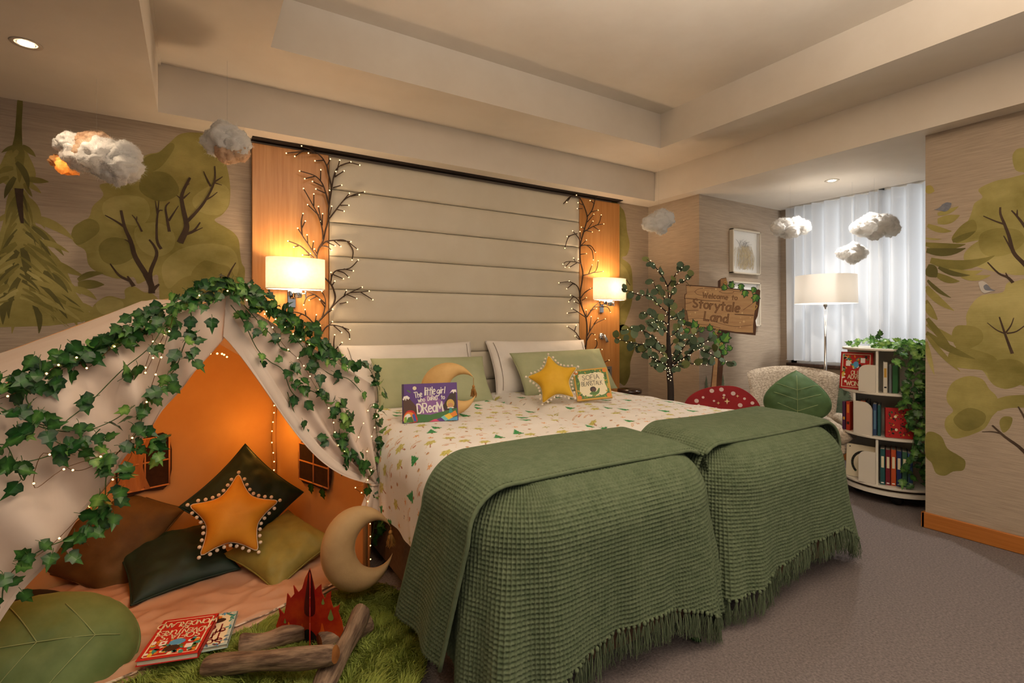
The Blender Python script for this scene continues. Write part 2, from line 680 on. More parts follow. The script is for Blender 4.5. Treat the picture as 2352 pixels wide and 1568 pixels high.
def membrane(P, n=80):
    """height field of a padded outline: Poisson membrane, sampled by the returned function (0..1)"""
    lo, hi = P.min(0) - .01, P.max(0) + .01
    gx, gy = np.linspace(lo[0], hi[0], n), np.linspace(lo[1], hi[1], n)
    X, Y = np.meshgrid(gx, gy, indexing='ij')
    m = inside(np.stack([X.ravel(), Y.ravel()], -1), P).reshape(n, n)
    z = np.zeros((n, n))
    hx2, hy2 = (gx[1] - gx[0]) ** 2, (gy[1] - gy[0]) ** 2
    for _ in range(700):
        z[1:-1, 1:-1] = ((z[2:, 1:-1] + z[:-2, 1:-1]) * hy2 + (z[1:-1, 2:] + z[1:-1, :-2]) * hx2 + hx2 * hy2) / (2 * (hx2 + hy2))
        z[~m] = 0
    z = np.sqrt(z / z.max())

    def f(x, y):
        u = np.clip((x - lo[0]) / (hi[0] - lo[0]) * (n - 1), 0, n - 1.001)
        v = np.clip((y - lo[1]) / (hi[1] - lo[1]) * (n - 1), 0, n - 1.001)
        i, j = u.astype(int), v.astype(int)
        a, b = u - i, v - j
        return z[i, j] * (1 - a) * (1 - b) + z[i + 1, j] * a * (1 - b) + z[i, j + 1] * (1 - a) * b + z[i + 1, j + 1] * a * b
    return f


def inflate(outline, c, T, rings=14, k=2.6, seed=3, wr=0.004):
    """padded shape from a star-shaped outline about c, in the xy plane"""
    P = np.asarray(outline, float)
    c = np.asarray(c, float)
    n = len(P)
    mem = membrane(P)
    rho = 1 - (1 - np.linspace(0, 1, rings + 1)) ** 1.5
    rho[0] = .02
    V = []
    for s in (1, -1):
        for i, r in enumerate(rho):
            if s < 0 and i == rings:
                continue
            Q = c + (P - c) * r
            if r >= 1:
                zz = np.zeros(n)
            else:
                h = mem(Q[:, 0], Q[:, 1])
                zz = s * (T / 2 * h + wr * vnoise(Q[:, 0] * 30 + 9, Q[:, 1] * 30 + 9, seed) * np.clip(h * 2, 0, 1))
            V.append(np.column_stack([Q, zz]))
    V = np.concatenate(V)
    F = []
    for i in range(rings):
        for j in range(n):
            j2 = (j + 1) % n
            F.append((i * n + j, (i + 1) * n + j, (i + 1) * n + j2, i * n + j2))
    F.append(tuple(range(n)))
    off = (rings + 1) * n
    k0 = len(F)
    for i in range(rings):
        for j in range(n):
            j2 = (j + 1) % n
            o0, o1 = off + i * n, off + (i + 1) * n if i < rings - 1 else rings * n
            F.append((o0 + j, o0 + j2, o1 + j2, o1 + j))
    F.append(tuple(range(off, off + n))[::-1])
    return V, F


def star_outline(R, r, n=5, rot=0.0, per=8, tipround=0.10):
    pts = []
    for i in range(n):
        for kk, rad in ((0, R), (1, r)):
            a = math.pi / 2 + rot + (2 * i + kk) * math.pi / n
            pts.append((math.cos(a) * rad, math.sin(a) * rad))
    P = np.array(pts)
    out = []
    m = len(P)
    for i in range(m):
        a, b = P[i], P[(i + 1) % m]
        for s in np.arange(per) / per:
            q = a + (b - a) * s
            bow = 0.07 * np.sin(np.pi * s)
            q = q * (1 - bow)
            out.append(q)
    P = np.array(out)
    for _ in range(2):
        P = 0.5 * P + 0.25 * (np.roll(P, 1, 0) + np.roll(P, -1, 0))
    return P


def crescent(Ro, ci, Ri, thick, n=48, m=14, a0=None, a1=None, wr=0.0):
    """padded moon: outer circle radius Ro at 0, inner circle radius Ri at ci; opening towards ci"""
    ci = np.asarray(ci, float)
    d = np.linalg.norm(ci)
    base = math.atan2(ci[1], ci[0])
    # intersection of the two circles seen from ci
    x = (Ro ** 2 - Ri ** 2 + d * d) / (2 * d)
    y = math.sqrt(max(Ro ** 2 - x * x, 1e-9))
    ang = math.atan2(y, x - d)
    V = []
    for i in range(n):
        s = i / (n - 1)
        s2 = 0.5 - 0.5 * math.cos(math.pi * s) * (0.9 + 0.1 * abs(math.cos(math.pi * s)))
        al = ang + (2 * math.pi - 2 * ang) * s2
        dirv = np.array([math.cos(al + base), math.sin(al + base)])
        pi = ci + dirv * Ri
        # hit outer circle from ci
        bq = ci @ dirv
        t = -bq + math.sqrt(max(bq * bq - d * d + Ro * Ro, 1e-9))
        po = ci + dirv * max(t, Ri + 1e-4)
        mid, half = (pi + po) / 2, (po - pi) / 2
        hl = np.linalg.norm(half)
        tz = thick / 2 * min(1, (hl / ((Ro - Ri + d) / 2)) ** 0.75)
        for j in range(m):
            th = 2 * math.pi * j / m
            q = mid + half * math.cos(th)
            z = tz * math.sin(th)
            pl = 1 + wr * math.cos(al * 26 + j) * (0.5 - 0.5 * math.cos(th))
            V.append((q[0], q[1], z * pl))
    F = [tuple(f) for f in grid_faces_closed(n, m)]
    F.append(tuple(range(m))[::-1])
    F.append(tuple(range((n - 1) * m, n * m)))
    return np.array(V), F


def grid_faces_closed(n, m):
    out = []
    for i in range(n - 1):
        for j in range(m):
            out.append((i * m + j, i * m + (j + 1) % m, (i + 1) * m + (j + 1) % m, (i + 1) * m + j))
    return out


def tassel_mesh(name, L, mat, nst=16, spread=0.012, knot=0.006, seed=0, sr=0.0011):
    """hanging tuft, knot at the origin, strands along -z"""
    r = random.Random(seed)
    vfs = [ball((0, 0, 0), knot, 7, 5, (1, 1, 1.2))]
    for i in range(nst):
        a = r.uniform(0, 6.28)
        q = spread * math.sqrt(r.random())
        l = L * r.uniform(0.82, 1.05)
        ex, ey = math.cos(a) * q, math.sin(a) * q
        b = r.uniform(-1, 1) * 0.004
        P = [(ex * .2, ey * .2, -knot * .5), (ex * .7 + b, ey * .7, -l * .35), (ex - b, ey + b, -l * .7), (ex * 1.1 + b, ey * 1.1 - b, -l)]
        vfs.append(tube(P, [sr * 1.2, sr * 1.1, sr, sr * .7], 3, False))
    V, F = join(*vfs)
    return to_mesh(name, V, F, mat, True)
# ------------------------------------------------------------------ main materials
PAINT = M('ceiling_paint', S(224, 212, 196), 0.85, S(230, 219, 204), 3)
WALLP = M('grasscloth_wallpaper', S(168, 150, 130), 0.8, S(196, 178, 157), 7, (1.0, 1.0, 26), 6, 0.30, 0.72, bump=0.0016, bscale=10, bstretch=(1.2, 1.2, 60))
CARPET = M('carpet', S(102, 93, 92), 0.95, S(136, 126, 123), 110, (1, 1, 1), 5, 0.35, 0.65, bump=0.006, bscale=160, sheen=0.2)
OAK = M('honey_oak_veneer', S(188, 124, 62), 0.38, S(210, 150, 86), 3.0, (22, 22, 0.9), 6, 0.3, 0.7, coat=0.15)
OAKB = M('oak_baseboard', S(172, 102, 40), 0.4, S(192, 120, 54), 3.0, (1.2, 1.2, 26), 5, 0.3, 0.7, coat=0.2)
CREAM = M('cream_leather', S(210, 199, 178), 0.42, S(216, 206, 187), 2.5, bump=0.0006, bscale=240)
DARK = M('dark_gap', S(46, 34, 26), 0.8)
CHROME = M('chrome', S(225, 225, 228), 0.08, metal=1.0)
WHITE = M('white_lacquer', S(232, 228, 220), 0.4)
BLACK = M('black_plastic', S(22, 20, 20), 0.5)
MARBLE = M('dark_marble', S(60, 42, 36), 0.2, S(100, 76, 66), 9, (1, 1, 1), 8)

XR = 3.713      # right wall plane
ZS = 2.338      # soffit height
ZC = 2.601      # ceiling height
YB = 3.5        # headboard wall
YP = 2.914      # alcove picture wall
XW = 4.941      # window wall
# ------------------------------------------------------------------ the room
struct('floor', box(-2.6, 5.3, -1.8, 3.6, -0.06, 0.0), CARPET)
wall_back = struct('wall_back', box(-2.6, 3.80, YB, YB + .1, 0, 2.95), WALLP)
wall_alcove = struct('wall_alcove', box(XR, XW + .12, YP, YB + .1, 0, 2.95), WALLP)
wall_right = struct('wall_right', box(XR, XW + .12, -1.8, 1.30, 0, 2.95), WALLP)
wall_window = struct('wall_window', join(box(XW, XW + .12, 1.30, YP, 0, .815), box(XW, XW + .12, 2.835, YP, .815, ZS), box(XW, XW + .12, 1.30, 1.36, .815, ZS)), WALLP)
struct('wall_left', box(-2.7, -2.6, -1.8, 3.6, 0, 2.95), WALLP)
RX0, RX1, RY0, RY1, ZT = .326, 3.131, -.4, 2.822, 2.87
BY, BX = 3.303, 3.587
struct('ceiling', join(
    box(-2.6, -.163, -1.8, 3.6, ZS, 2.96), box(-.163, BX, BY, 3.6, ZS, 2.96), box(BX, XW + .3, -1.8, 3.6, ZS, 2.96),
    box(-.163, BX, RY1, BY, ZC, 2.96), box(RX1, BX, -1.8, RY1, ZC, 2.96), box(-.163, RX0, -1.8, RY1, ZC, 2.96), box(RX0, RX1, -1.8, RY0, ZC, 2.96),
    box(RX0, RX1, RY0, RY1, ZT, 2.96)), PAINT)
struct('trim_1', box(-.163, -.150, -1.8, BY, ZC - .012, ZC + .001), PAINT)
struct('trim_slot_shade', box(.297, 3.307, 3.420, YB, ZS - .006, ZS + .001), DARK)  # shade of the open soffit slot, painted as a dark strip
struct('baseboard_right', join(bbox(XR - .016, XR + .002, -1.8, 1.318, 0, .092, .004), bbox(XR - .016, 4.0, 1.298, 1.316, 0, .092, .004)), OAKB)
struct('baseboard_window', join(bbox(XW - .016, XW + .002, 1.3, YP, 0, .092, .004), bbox(XR, XW, YP - .016, YP + .002, 0, .092, .004)), OAKB)
struct('baseboard_back', bbox(-2.6, XR, YB - .016, YB + .002, 0, .092, .004), OAKB)

win = struct('window_1', join(box(XW + .05, XW + .10, 1.36, 1.42, .83, ZS), box(XW + .05, XW + .10, 2.78, 2.835, .83, ZS), box(XW + .05, XW + .10, 1.36, 2.835, .83, .89),
                              box(XW + .05, XW + .10, 1.36, 2.835, ZS - .06, ZS), box(XW + .055, XW + .095, 2.07, 2.12, .89, ZS - .06)), WHITE)
GLASS = M('window_glass', (0.97, 0.98, 1, 1), 0.0, transparent=0.92)
struct('window_pane', box(XW + .07, XW + .076, 1.42, 2.07, .89, ZS - .06), GLASS, parent=win)
struct('window_pane', box(XW + .07, XW + .076, 2.12, 2.78, .89, ZS - .06), GLASS, parent=win)
struct('window_sill', bbox(XW - .035, XW + .06, 1.36, 2.84, .812, .84, .004), MARBLE, parent=win)

# ------------------------------------------------------------------ painted mural, flat print on the walls
OL = {}
for nm, c1, c2 in (('light', (196, 183, 118), (140, 130, 64)), ('mid', (182, 169, 100), (122, 113, 50)), ('deep', (152, 142, 76), (102, 95, 40)), ('dark', (114, 108, 56), (80, 76, 36)), ('pale', (190, 172, 100), (164, 150, 80))):
    OL[nm] = M('mural_olive_' + nm, S(*c1), 0.8, S(*c2), 2.6, (1, 1, 1.3), 9, 0.32, 0.68, bump=0.0016, bscale=10, bstretch=(1.2, 1.2, 60))
UMB = M('mural_umber', S(66, 50, 38), 0.8, S(84, 66, 50), 8, bump=0.0016, bscale=10, bstretch=(1.2, 1.2, 60))
BIRDB = M('mural_bird_blue', S(112, 116, 128), 0.8, S(140, 142, 150), 30)
BIRDW = M('mural_bird_white', S(205, 198, 190), 0.8)


def z3(p):      # coordinates read in the enlarged left-wall view -> wall plane (x, z)
    q = onY(p[0] * .34443, 180 + p[1] * .34443, YB)
    return (q[0], q[2] )


mural = Flat((0, YB - .0004, 0), (1, 0, 0), (0, 0, 1), 0.00018)


_mp = [0.0]


def mpoly(pts, mat, layer, sm=4):
    _mp[0] += .03
    mural.poly([z3(p) for p in pts], OL[mat], layer * .7 + _mp[0], sm)


def mstroke(pts, w, mat=UMB, layer=8):
    P = np.array([z3(p) for p in pts])
    P = catmull(P, 4)
    k = len(P)
    ww = np.linspace(w, w * .35, k) * .0013
    _mp[0] += .03
    mural.stroke(P, ww, mat, layer + 4 + _mp[0])


mpoly([(475, 1040), (500, 980), (590, 930), (620, 850), (690, 780), (665, 710), (760, 690), (850, 640), (925, 545), (990, 505), (1060, 490), (1130, 430), (1200, 372), (1300, 360), (1400, 380), (1460, 440),
       (1492, 520), (1520, 620), (1533, 700), (1535, 780), (1525, 850), (1480, 910), (1430, 945), (1500, 990), (1560, 1030), (1592, 1080), (1600, 1150), (1612, 1230), (1634, 1280), (1620, 1420), (1600, 1560), (1200, 1640), (1080, 1560),
       (1060, 1390), (1050, 1310), (1000, 1330), (920, 1370), (890, 1325), (780, 1335), (650, 1290), (590, 1240), (570, 1150), (510, 1110), (480, 1070)], 'mid', 1)
mpoly([(600, 1640), (610, 1540), (660, 1480), (730, 1450), (830, 1470), (832, 1410), (890, 1385), (960, 1425), (1010, 1430), (1070, 1500), (1080, 1640)], 'mid', 1)
mpoly([(900, 640), (925, 560), (1000, 510), (1060, 495), (1130, 432), (1165, 450), (1130, 520), (1060, 600), (960, 640)], 'deep', 2)
mpoly([(930, 740), (950, 650), (1040, 620), (1130, 640), (1190, 720), (1180, 780), (1090, 820), (1000, 800)], 'deep', 3)
mpoly([(1190, 520), (1300, 460), (1420, 500), (1460, 600), (1400, 680), (1280, 700), (1210, 620)], 'mid', 2)
mpoly([(1300, 780), (1440, 700), (1525, 740), (1520, 850), (1460, 910), (1360, 900), (1290, 850)], 'light', 3)
mpoly([(475, 1040), (500, 985), (585, 935), (650, 960), (660, 1020), (590, 1080), (520, 1110), (485, 1075)], 'deep', 2)
mpoly([(690, 830), (800, 780), (960, 800), (1000, 900), (940, 980), (800, 960), (700, 920)], 'light', 2)
mpoly([(660, 1120), (740, 1060), (880, 1090), (900, 1180), (800, 1240), (690, 1220)], 'deep', 3)
mpoly([(900, 1000), (1040, 960), (1160, 1030), (1150, 1140), (1040, 1190), (930, 1130)], 'light', 3)
mpoly([(1080, 1250), (1200, 1140), (1380, 1100), (1540, 1130), (1590, 1230), (1560, 1330), (1380, 1300), (1220, 1330), (1120, 1400)], 'light', 2)
mpoly([(1280, 1290), (1360, 1215), (1450, 1235), (1530, 1260), (1560, 1360), (1400, 1400), (1290, 1370)], 'mid', 4)
mpoly([(1160, 1040), (1220, 970), (1330, 1010), (1330, 1080), (1230, 1100)], 'mid', 4)
mpoly([(640, 1500), (720, 1460), (820, 1490), (800, 1560), (680, 1570)], 'light', 3)
for P, w in (([(1012, 1432), (1000, 1350), (905, 1195), (872, 1085), (832, 992), (808, 880)], 24), ([(832, 992), (770, 950), (700, 912)], 10), ([(1018, 1420), (1002, 1300), (1045, 1180), (1030, 1120), (995, 1075)], 18),
             ([(1010, 1400), (985, 1350), (958, 1308)], 16), ([(1015, 1415), (1040, 1390), (1062, 1372)], 18), ([(892, 1386), (870, 1350), (850, 1318)], 16), ([(870, 1350), (795, 1312), (735, 1235)], 12), ([(880, 1130), (860, 1090), (832, 1075)], 8),
             ([(1200, 1095), (1240, 1010), (1242, 960), (1218, 850), (1215, 770), (1268, 662)], 26), ([(1242, 960), (1310, 890), (1372, 810), (1430, 690), (1432, 585)], 14), ([(1430, 690), (1460, 672), (1485, 655)], 8),
             ([(1425, 695), (1480, 712)], 7), ([(1405, 720), (1380, 670), (1358, 620)], 9), ([(1368, 812), (1410, 790), (1450, 758)], 8), ([(1222, 800), (1268, 760)], 8), ([(1215, 810), (1178, 780)], 8), ([(1232, 1040), (1290, 1018), (1335, 960)], 14),
             ([(1270, 1032), (1352, 995)], 8), ([(1225, 730), (1265, 700)], 6), ([(1075, 1138), (1046, 1070), (1052, 900), (1085, 880)], 12), ([(1050, 905), (1035, 815)], 7), ([(1052, 890), (1060, 815)], 7), ([(1130, 1022), (1115, 940), (1105, 860), (1132, 825)], 12),
             ([(1125, 950), (1190, 850)], 9), ([(947, 1022), (908, 945), (880, 910)], 8), ([(910, 948), (914, 920)], 6), ([(1508, 1345), (1540, 1280), (1572, 1228)], 10), ([(1470, 1335), (1475, 1300)], 8)):
    mstroke(P, w)


def leafstroke(fl, conv, a, b, bend, w, mat, layer):
    """a painted needle: thick tapering brush stroke"""
    a, b = np.array(a, float), np.array(b, float)
    m = (a + b) / 2 + np.array([-(b - a)[1], (b - a)[0]]) * bend
    t = np.linspace(0, 1, 9)[:, None]
    P = (1 - t) ** 2 * a + 2 * t * (1 - t) * m + t * t * b
    ww = w * np.sin(np.pi * np.clip(np.linspace(.16, 1.0, 9), 0, .985)) ** .8
    T = np.gradient(P, axis=0)
    T /= np.linalg.norm(T, axis=1)[:, None]
    N_ = np.stack([-T[:, 1], T[:, 0]], -1)
    A = [conv(p) for p in P + N_ * ww[:, None] / 2]
    B = [conv(p) for p in P - N_ * ww[:, None] / 2]
    fl.poly(A + B[::-1], mat, layer)


_ly = [4.0]


def LY():
    _ly[0] += .07
    return _ly[0]


# tall fir on the left of the headboard wall
mpoly([(118, 140), (152, 145), (146, 300), (150, 440), (165, 520), (130, 700), (100, 540), (80, 470), (98, 380), (108, 260)], 'deep', 2)
mpoly([(60, 760), (140, 730), (200, 800), (230, 950), (300, 1100), (420, 1240), (500, 1420), (560, 1620), (-260, 1640), (-180, 1400), (-60, 1200), (20, 960)], 'mid', 1, 3)
mpoly([(60, 470), (140, 440), (200, 530), (240, 640), (200, 720), (100, 740), (30, 700), (-30, 660), (10, 560)], 'mid', 1, 3)
rf = random.Random(5)
for a, b, w, mt in (((150, 450), (238, 522), 36, 'deep'), ((130, 455), (10, 495), 30, 'deep'), ((120, 480), (95, 530), 34, 'mid'), ((180, 670), (325, 690), 40, 'deep'), ((170, 690), (275, 765), 34, 'mid'), ((160, 700), (215, 790), 30, 'deep'),
                    ((110, 560), (190, 740), 44, 'dark'), ((100, 660), (30, 800), 44, 'dark'), ((90, 600), (-20, 640), 40, 'deep'), ((90, 560), (10, 560), 26, 'mid'), ((60, 660), (-30, 720), 36, 'deep'),
                    ((165, 790), (275, 945), 40, 'mid'), ((180, 850), (300, 1000), 40, 'mid'), ((200, 930), (490, 1075), 60, 'mid'), ((210, 980), (425, 1180), 46, 'deep'), ((215, 990), (345, 1105), 34, 'dark'), ((190, 1020), (330, 1200), 40, 'deep'),
                    ((200, 1090), (460, 1160), 40, 'mid'), ((180, 1080), (350, 1290), 40, 'mid'), ((230, 1180), (560, 1320), 60, 'mid'), ((330, 1290), (540, 1440), 50, 'mid'), ((520, 1345), (690, 1300), 42, 'deep'), ((520, 1375), (695, 1375), 60, 'deep'), ((480, 1400), (645, 1475), 44, 'mid'),
                    ((350, 1300), (480, 1420), 44, 'deep'), ((290, 1290), (455, 1430), 40, 'dark'), ((270, 1320), (390, 1470), 40, 'deep'), ((240, 1340), (330, 1500), 44, 'deep'), ((200, 1370), (220, 1540), 40, 'deep'), ((170, 1380), (150, 1560), 40, 'mid'),
                    ((300, 1400), (560, 1560), 40, 'deep'), ((330, 1420), (450, 1600), 40, 'dark'), ((260, 1430), (360, 1620), 44, 'deep'), ((120, 1150), (40, 1390), 60, 'dark'), ((150, 1130), (190, 1370), 60, 'dark'), ((110, 1100), (-60, 1290), 50, 'deep'),
                    ((90, 1050), (-90, 1200), 44, 'mid'), ((100, 980), (-40, 1130), 44, 'mid'), ((90, 1280), (-80, 1470), 50, 'deep'), ((60, 1380), (-120, 1560), 50, 'deep'), ((130, 1330), (60, 1600), 50, 'dark'), ((80, 900), (-30, 960), 36, 'mid'), ((40, 1430), (20, 1640), 50, 'dark'),
                    ((130, 1420), (80, 1700), 46, 'mid'), ((220, 1480), (260, 1700), 46, 'dark'), ((380, 1500), (520, 1660), 40, 'mid'), ((440, 1500), (680, 1580), 44, 'mid')):
    leafstroke(mural, z3, a, b, rf.uniform(-.12, .12) + (.10 if b[0] > a[0] else -.10) * -1, w, OL[mt], LY())
for k in range(64):
    yy = rf.uniform(800, 1560)
    sd = rf.choice((-1, 1))
    reach = (yy - 640) * rf.uniform(.22, .48)
    x0_ = 130 + sd * rf.uniform(0, reach * .4)
    leafstroke(mural, z3, (x0_, yy - 60), (x0_ + sd * reach * .8, yy + rf.uniform(40, 160)), -.12 * sd, rf.uniform(16, 34), OL[rf.choice(('deep', 'mid', 'deep', 'dark', 'light'))], LY())
mstroke([(128, 735), (135, 850), (150, 965)], 26, UMB, 14)
# crown slice between the right-hand panel and the corner


def z2(p):
    q = onY(p[0], p[1], YB)
    return (q[0], q[2])


for pts, mt, ly in (([(1400, 480), (1428, 478), (1437, 500), (1440, 530), (1446, 560), (1440, 585), (1428, 592), (1448, 610), (1453, 650), (1452, 690), (1440, 730), (1425, 760), (1400, 760)], 'mid', 1),
                    ([(1400, 770), (1430, 745), (1452, 760), (1460, 790), (1448, 830), (1447, 860), (1436, 884), (1425, 880), (1400, 860)], 'deep', 1), ([(1400, 600), (1440, 620), (1446, 670), (1430, 700), (1400, 720)], 'light', 2)):
    mural.poly([z2(p) for p in pts], OL[mt], ly, 4)
mural.stroke([z2(p) for p in ((1424, 690), (1432, 640), (1447, 655))], .008, UMB, 4, 4)
mural.build('mural_forest', wall_back)

# the right wall: plane x = XR, drawn as (-y, z)
_ly[0] = 4.0
mr = Flat((XR - .0004, 0, 0), (0, -1, 0), (0, 0, 1), 0.00018)


def zr(p):      # full-frame pixels -> wall plane
    q = onX(p[0], p[1], XR)
    return (max(-q[1], -1.2995), q[2])


def zt_(p):     # tall strip view
    return zr((2090 + p[0] * .6633, 240 + p[1] * .6633))


def zq(p):      # enlarged bird view
    return zr((2110 + p[0] * .2296, 400 + p[1] * .2296))


def rpoly(pts, conv, mat, layer, sm=4):
    _mp[0] += .03
    mr.poly([conv(p) for p in pts], OL[mat], layer * .7 + _mp[0] - .5, sm)


rpoly([(600, 150), (760, 70), (900, 40), (1054, 0), (1200, -40), (1400, -100), (1400, 1050), (1200, 1000), (1000, 1010), (900, 1000), (700, 960), (480, 880), (455, 800), (520, 720), (600, 660), (430, 690), (330, 650), (400, 540), (490, 470), (530, 380), (560, 290), (640, 230)], zq, 'light', 1)
rpoly([(330, 650), (400, 540), (490, 470), (560, 460), (580, 560), (480, 620), (400, 690)], zq, 'mid', 2)
rpoly([(620, 600), (780, 540), (1000, 560), (1054, 680), (900, 800), (700, 820), (610, 740)], zq, 'mid', 2)
rpoly([(355, 180), (370, 155), (395, 150), (440, 150), (440, 235), (395, 235), (365, 225)], zt_, 'light', 1)
rpoly([(215, 690), (250, 660), (320, 650), (335, 620), (365, 612), (460, 625), (470, 970), (380, 970), (330, 985), (280, 960), (250, 920), (200, 915), (150, 905), (132, 870), (160, 840), (145, 800), (165, 765), (195, 765), (195, 730)], zt_, 'light', 1)
rpoly([(132, 870), (160, 840), (230, 850), (300, 880), (300, 940), (250, 920), (200, 915), (150, 905)], zt_, 'mid', 2)
rpoly([(145, 800), (165, 765), (240, 775), (250, 820), (190, 850), (160, 840)], zt_, 'mid', 3)
rpoly([(270, 900), (340, 880), (395, 900), (395, 960), (330, 984), (280, 960)], zt_, 'mid', 3)
rpoly([(128, 1000), (150, 960), (200, 940), (250, 950), (275, 985), (300, 1010), (310, 1050), (285, 1080), (260, 1120), (220, 1140), (190, 1150), (150, 1155), (122, 1120), (125, 1085), (150, 1060), (130, 1030)], zt_, 'mid', 1)
rpoly([(285, 1030), (330, 1010), (400, 1005), (470, 1010), (470, 1045), (350, 1050), (300, 1060)], zt_, 'mid', 1)
rpoly([(310, 1100), (325, 1080), (355, 1085), (345, 1120), (322, 1135)], zt_, 'mid', 1)
rpoly([(53, 1145), (75, 1132), (110, 1150), (130, 1190), (170, 1215), (192, 1235), (185, 1265), (150, 1270), (120, 1285), (90, 1275), (75, 1240), (53, 1215)], zt_, 'deep', 1)
rpoly([(150, 1090), (200, 1050), (260, 1070), (250, 1110), (190, 1130)], zt_, 'deep', 2)
for a, b, w, mt, bd in (((70, 700), (470, 700), 70, 'deep', .12), ((190, 400), (400, 322), 50, 'mid', .1), ((190, 470), (410, 410), 90, 'mid', .1), ((90, 510), (330, 570), 60, 'mid', .12), ((70, 640), (230, 650), 20, 'light', .05), ((340, 670), (570, 570), 60, 'deep', .05),
                        ((80, 760), (470, 740), 80, 'dark', .15), ((120, 860), (760, 815), 100, 'deep', .22), ((300, 960), (640, 960), 70, 'mid', .2), ((430, 1020), (720, 1010), 60, 'mid', .15), ((200, 930), (515, 1010), 50, 'dark', .15), ((180, 1000), (410, 1070), 70, 'deep', .15),
                        ((80, 930), (180, 1030), 130, 'dark', -.1), ((90, 1060), (325, 1235), 40, 'dark', .12), ((80, 1120), (355, 1365), 60, 'mid', .1), ((75, 1260), (190, 1450), 50, 'deep', .05)):
    leafstroke(mr, zq, a, b, bd, w, OL[mt], LY())
for a, b, w, mt, bd in (((55, 640), (150, 712), 22, 'mid', .08), ((56, 690), (95, 745), 26, 'mid', .1), ((56, 790), (225, 880), 26, 'deep', .1), ((60, 760), (200, 830), 24, 'mid', .1), ((60, 800), (175, 925), 18, 'mid', .06), ((56, 820), (85, 935), 18, 'light', .04), ((60, 740), (150, 850), 22, 'deep', .04), ((55, 290), (85, 300), 30, 'pale', 0)):
    leafstroke(mr, zt_, a, b, bd, w, OL[mt], LY())


def rstroke(pts, conv, w):
    P = catmull(np.array([conv(p) for p in pts]), 4)
    mr.stroke(P, np.linspace(w, w * .4, len(P)), UMB, 9 + len(mr.F) * .002)


for P, w in (([(1080, 920), (1040, 880), (950, 780), (905, 620), (860, 500), (820, 400), (818, 330)], .020), ([(860, 500), (770, 470), (648, 418)], .010), ([(940, 770), (900, 700), (852, 615)], .010), ([(1100, 580), (1040, 490), (985, 420), (930, 362)], .014),
             ([(985, 420), (988, 355)], .009), ([(945, 1085), (890, 1030), (800, 990), (690, 880)], .014), ([(890, 1030), (872, 985)], .010)):
    rstroke(P, zq, w)
for P, w in (([(355, 862), (330, 795), (310, 735)], .014), ([(328, 792), (300, 780), (268, 755)], .008), ([(332, 790), (350, 765), (360, 738)], .008), ([(335, 792), (370, 785), (410, 755)], .009), ([(470, 1300), (395, 1200), (330, 1150), (285, 1110)], .020), ([(320, 1140), (285, 1132), (250, 1133)], .008), ([(420, 1160), (400, 1090), (375, 1045)], .014)):
    rstroke(P, zt_, w)
# two small birds
for conv, flip in ((lambda p: zq((155 + p[0] * 175, 378 - p[1] * 95)), 1), (lambda p: zq((770 - p[0] * 170, 1195 - p[1] * 125)), 1)):
    mr.poly([conv(p) for p in ((0, .3), (.3, .3), (.45, .75), (.7, 1.0), (.85, 1.0), (1.0, .9), (.95, .6), (.85, .25), (.65, .05), (.45, .1))], BIRDW if conv((1, 0))[0] < conv((0, 0))[0] else BIRDB, 14, 3)
    mr.poly([conv(p) for p in ((0, .25), (.25, .4), (.5, .75), (.7, .6), (.6, .3), (.3, .25))], BIRDB, 15, 3)
mr.build('mural_forest', wall_right)

# little firs painted low in the alcove
FIRG = M('mural_fir_green', S(92, 108, 84), 0.85, S(120, 132, 104), 12)


def painted_fir(fl, x, z0, h, w, seed):
    r = random.Random(seed)
    fl.stroke([(x, z0), (x, z0 + h * .5)], h * .03, UMB, 2)
    for i in range(26):
        t = i / 25
        zz = z0 + h * (.10 + .88 * t)
        ln = w / 2 * (1 - t) ** .8 + .004
        for s in (-1, 1):
            l2 = ln * r.uniform(.75, 1.1)
            fl.poly([(x - s * ln * .12, zz + h * .02), (x + s * l2 * .6, zz - h * .005), (x + s * l2, zz - h * .045), (x + s * l2 * .5, zz - h * .035), (x, zz - h * .03)], FIRG, 3 + i * .12 + s * .05)


fl = Flat((XW - .0006, 0, 0), (0, -1, 0), (0, 0, 1), .0003)
q0, q1 = onX(1938, 988, XW), onX(1938, 842, XW)
painted_fir(fl, -q0[1], q0[2], min(q1[2], .80) - q0[2], .30, 1)
fl.build('mural_fir', wall_window)
fl = Flat((0, YP - .0006, 0), (1, 0, 0), (0, 0, 1), .0003)
for u, v0, v1, w in ((1622, 905, 862, .10), (1660, 905, 858, .11)):
    a, b = onY(u, v0, YP), onY(u, v1, YP)
    painted_fir(fl, a[0], a[2] - .12, b[2] - a[2] + .12, w, u)
fl.build('mural_fir', wall_alcove)
# ------------------------------------------------------------------ headboard, panels, lights on it
K = 3.46 / 3.5
hb = thing('headboard', 'tall cream padded headboard of horizontal channels behind both beds', 'headboard', (1.79, 3.46, 0))
part(hb, 'backing', box(.76, 2.82, 3.475, 3.499, .05, 2.30), DARK, world=True)
zs_ = [2.306] + [1.21 + (s - 1.21) * K for s in (2.104, 1.885, 1.664, 1.444, 1.224, 1.003, .783, .563, .343, .06)]


def channel(x0, x1, z0, z1):
    n, m = 17, 13
    V = []
    for i in range(n):
        a = -1 + 2 * i / (n - 1)
        for j in range(m):
            b = -1 + 2 * j / (m - 1)
            b = math.copysign(1 - (1 - abs(b)) ** 2.2, b)
            aa = math.copysign(1 - (1 - abs(a)) ** 3, a)
            t = (1 - abs(b) ** 9.0) ** .5 * (1 - abs(aa) ** 60) ** .5
            V.append(((x0 + x1) / 2 + (x1 - x0) / 2 * aa, 3.470 - .020 * t, (z0 + z1) / 2 + ((z1 - z0) / 2 - .0008) * b))
    return np.array(V), grid_faces(n, m)


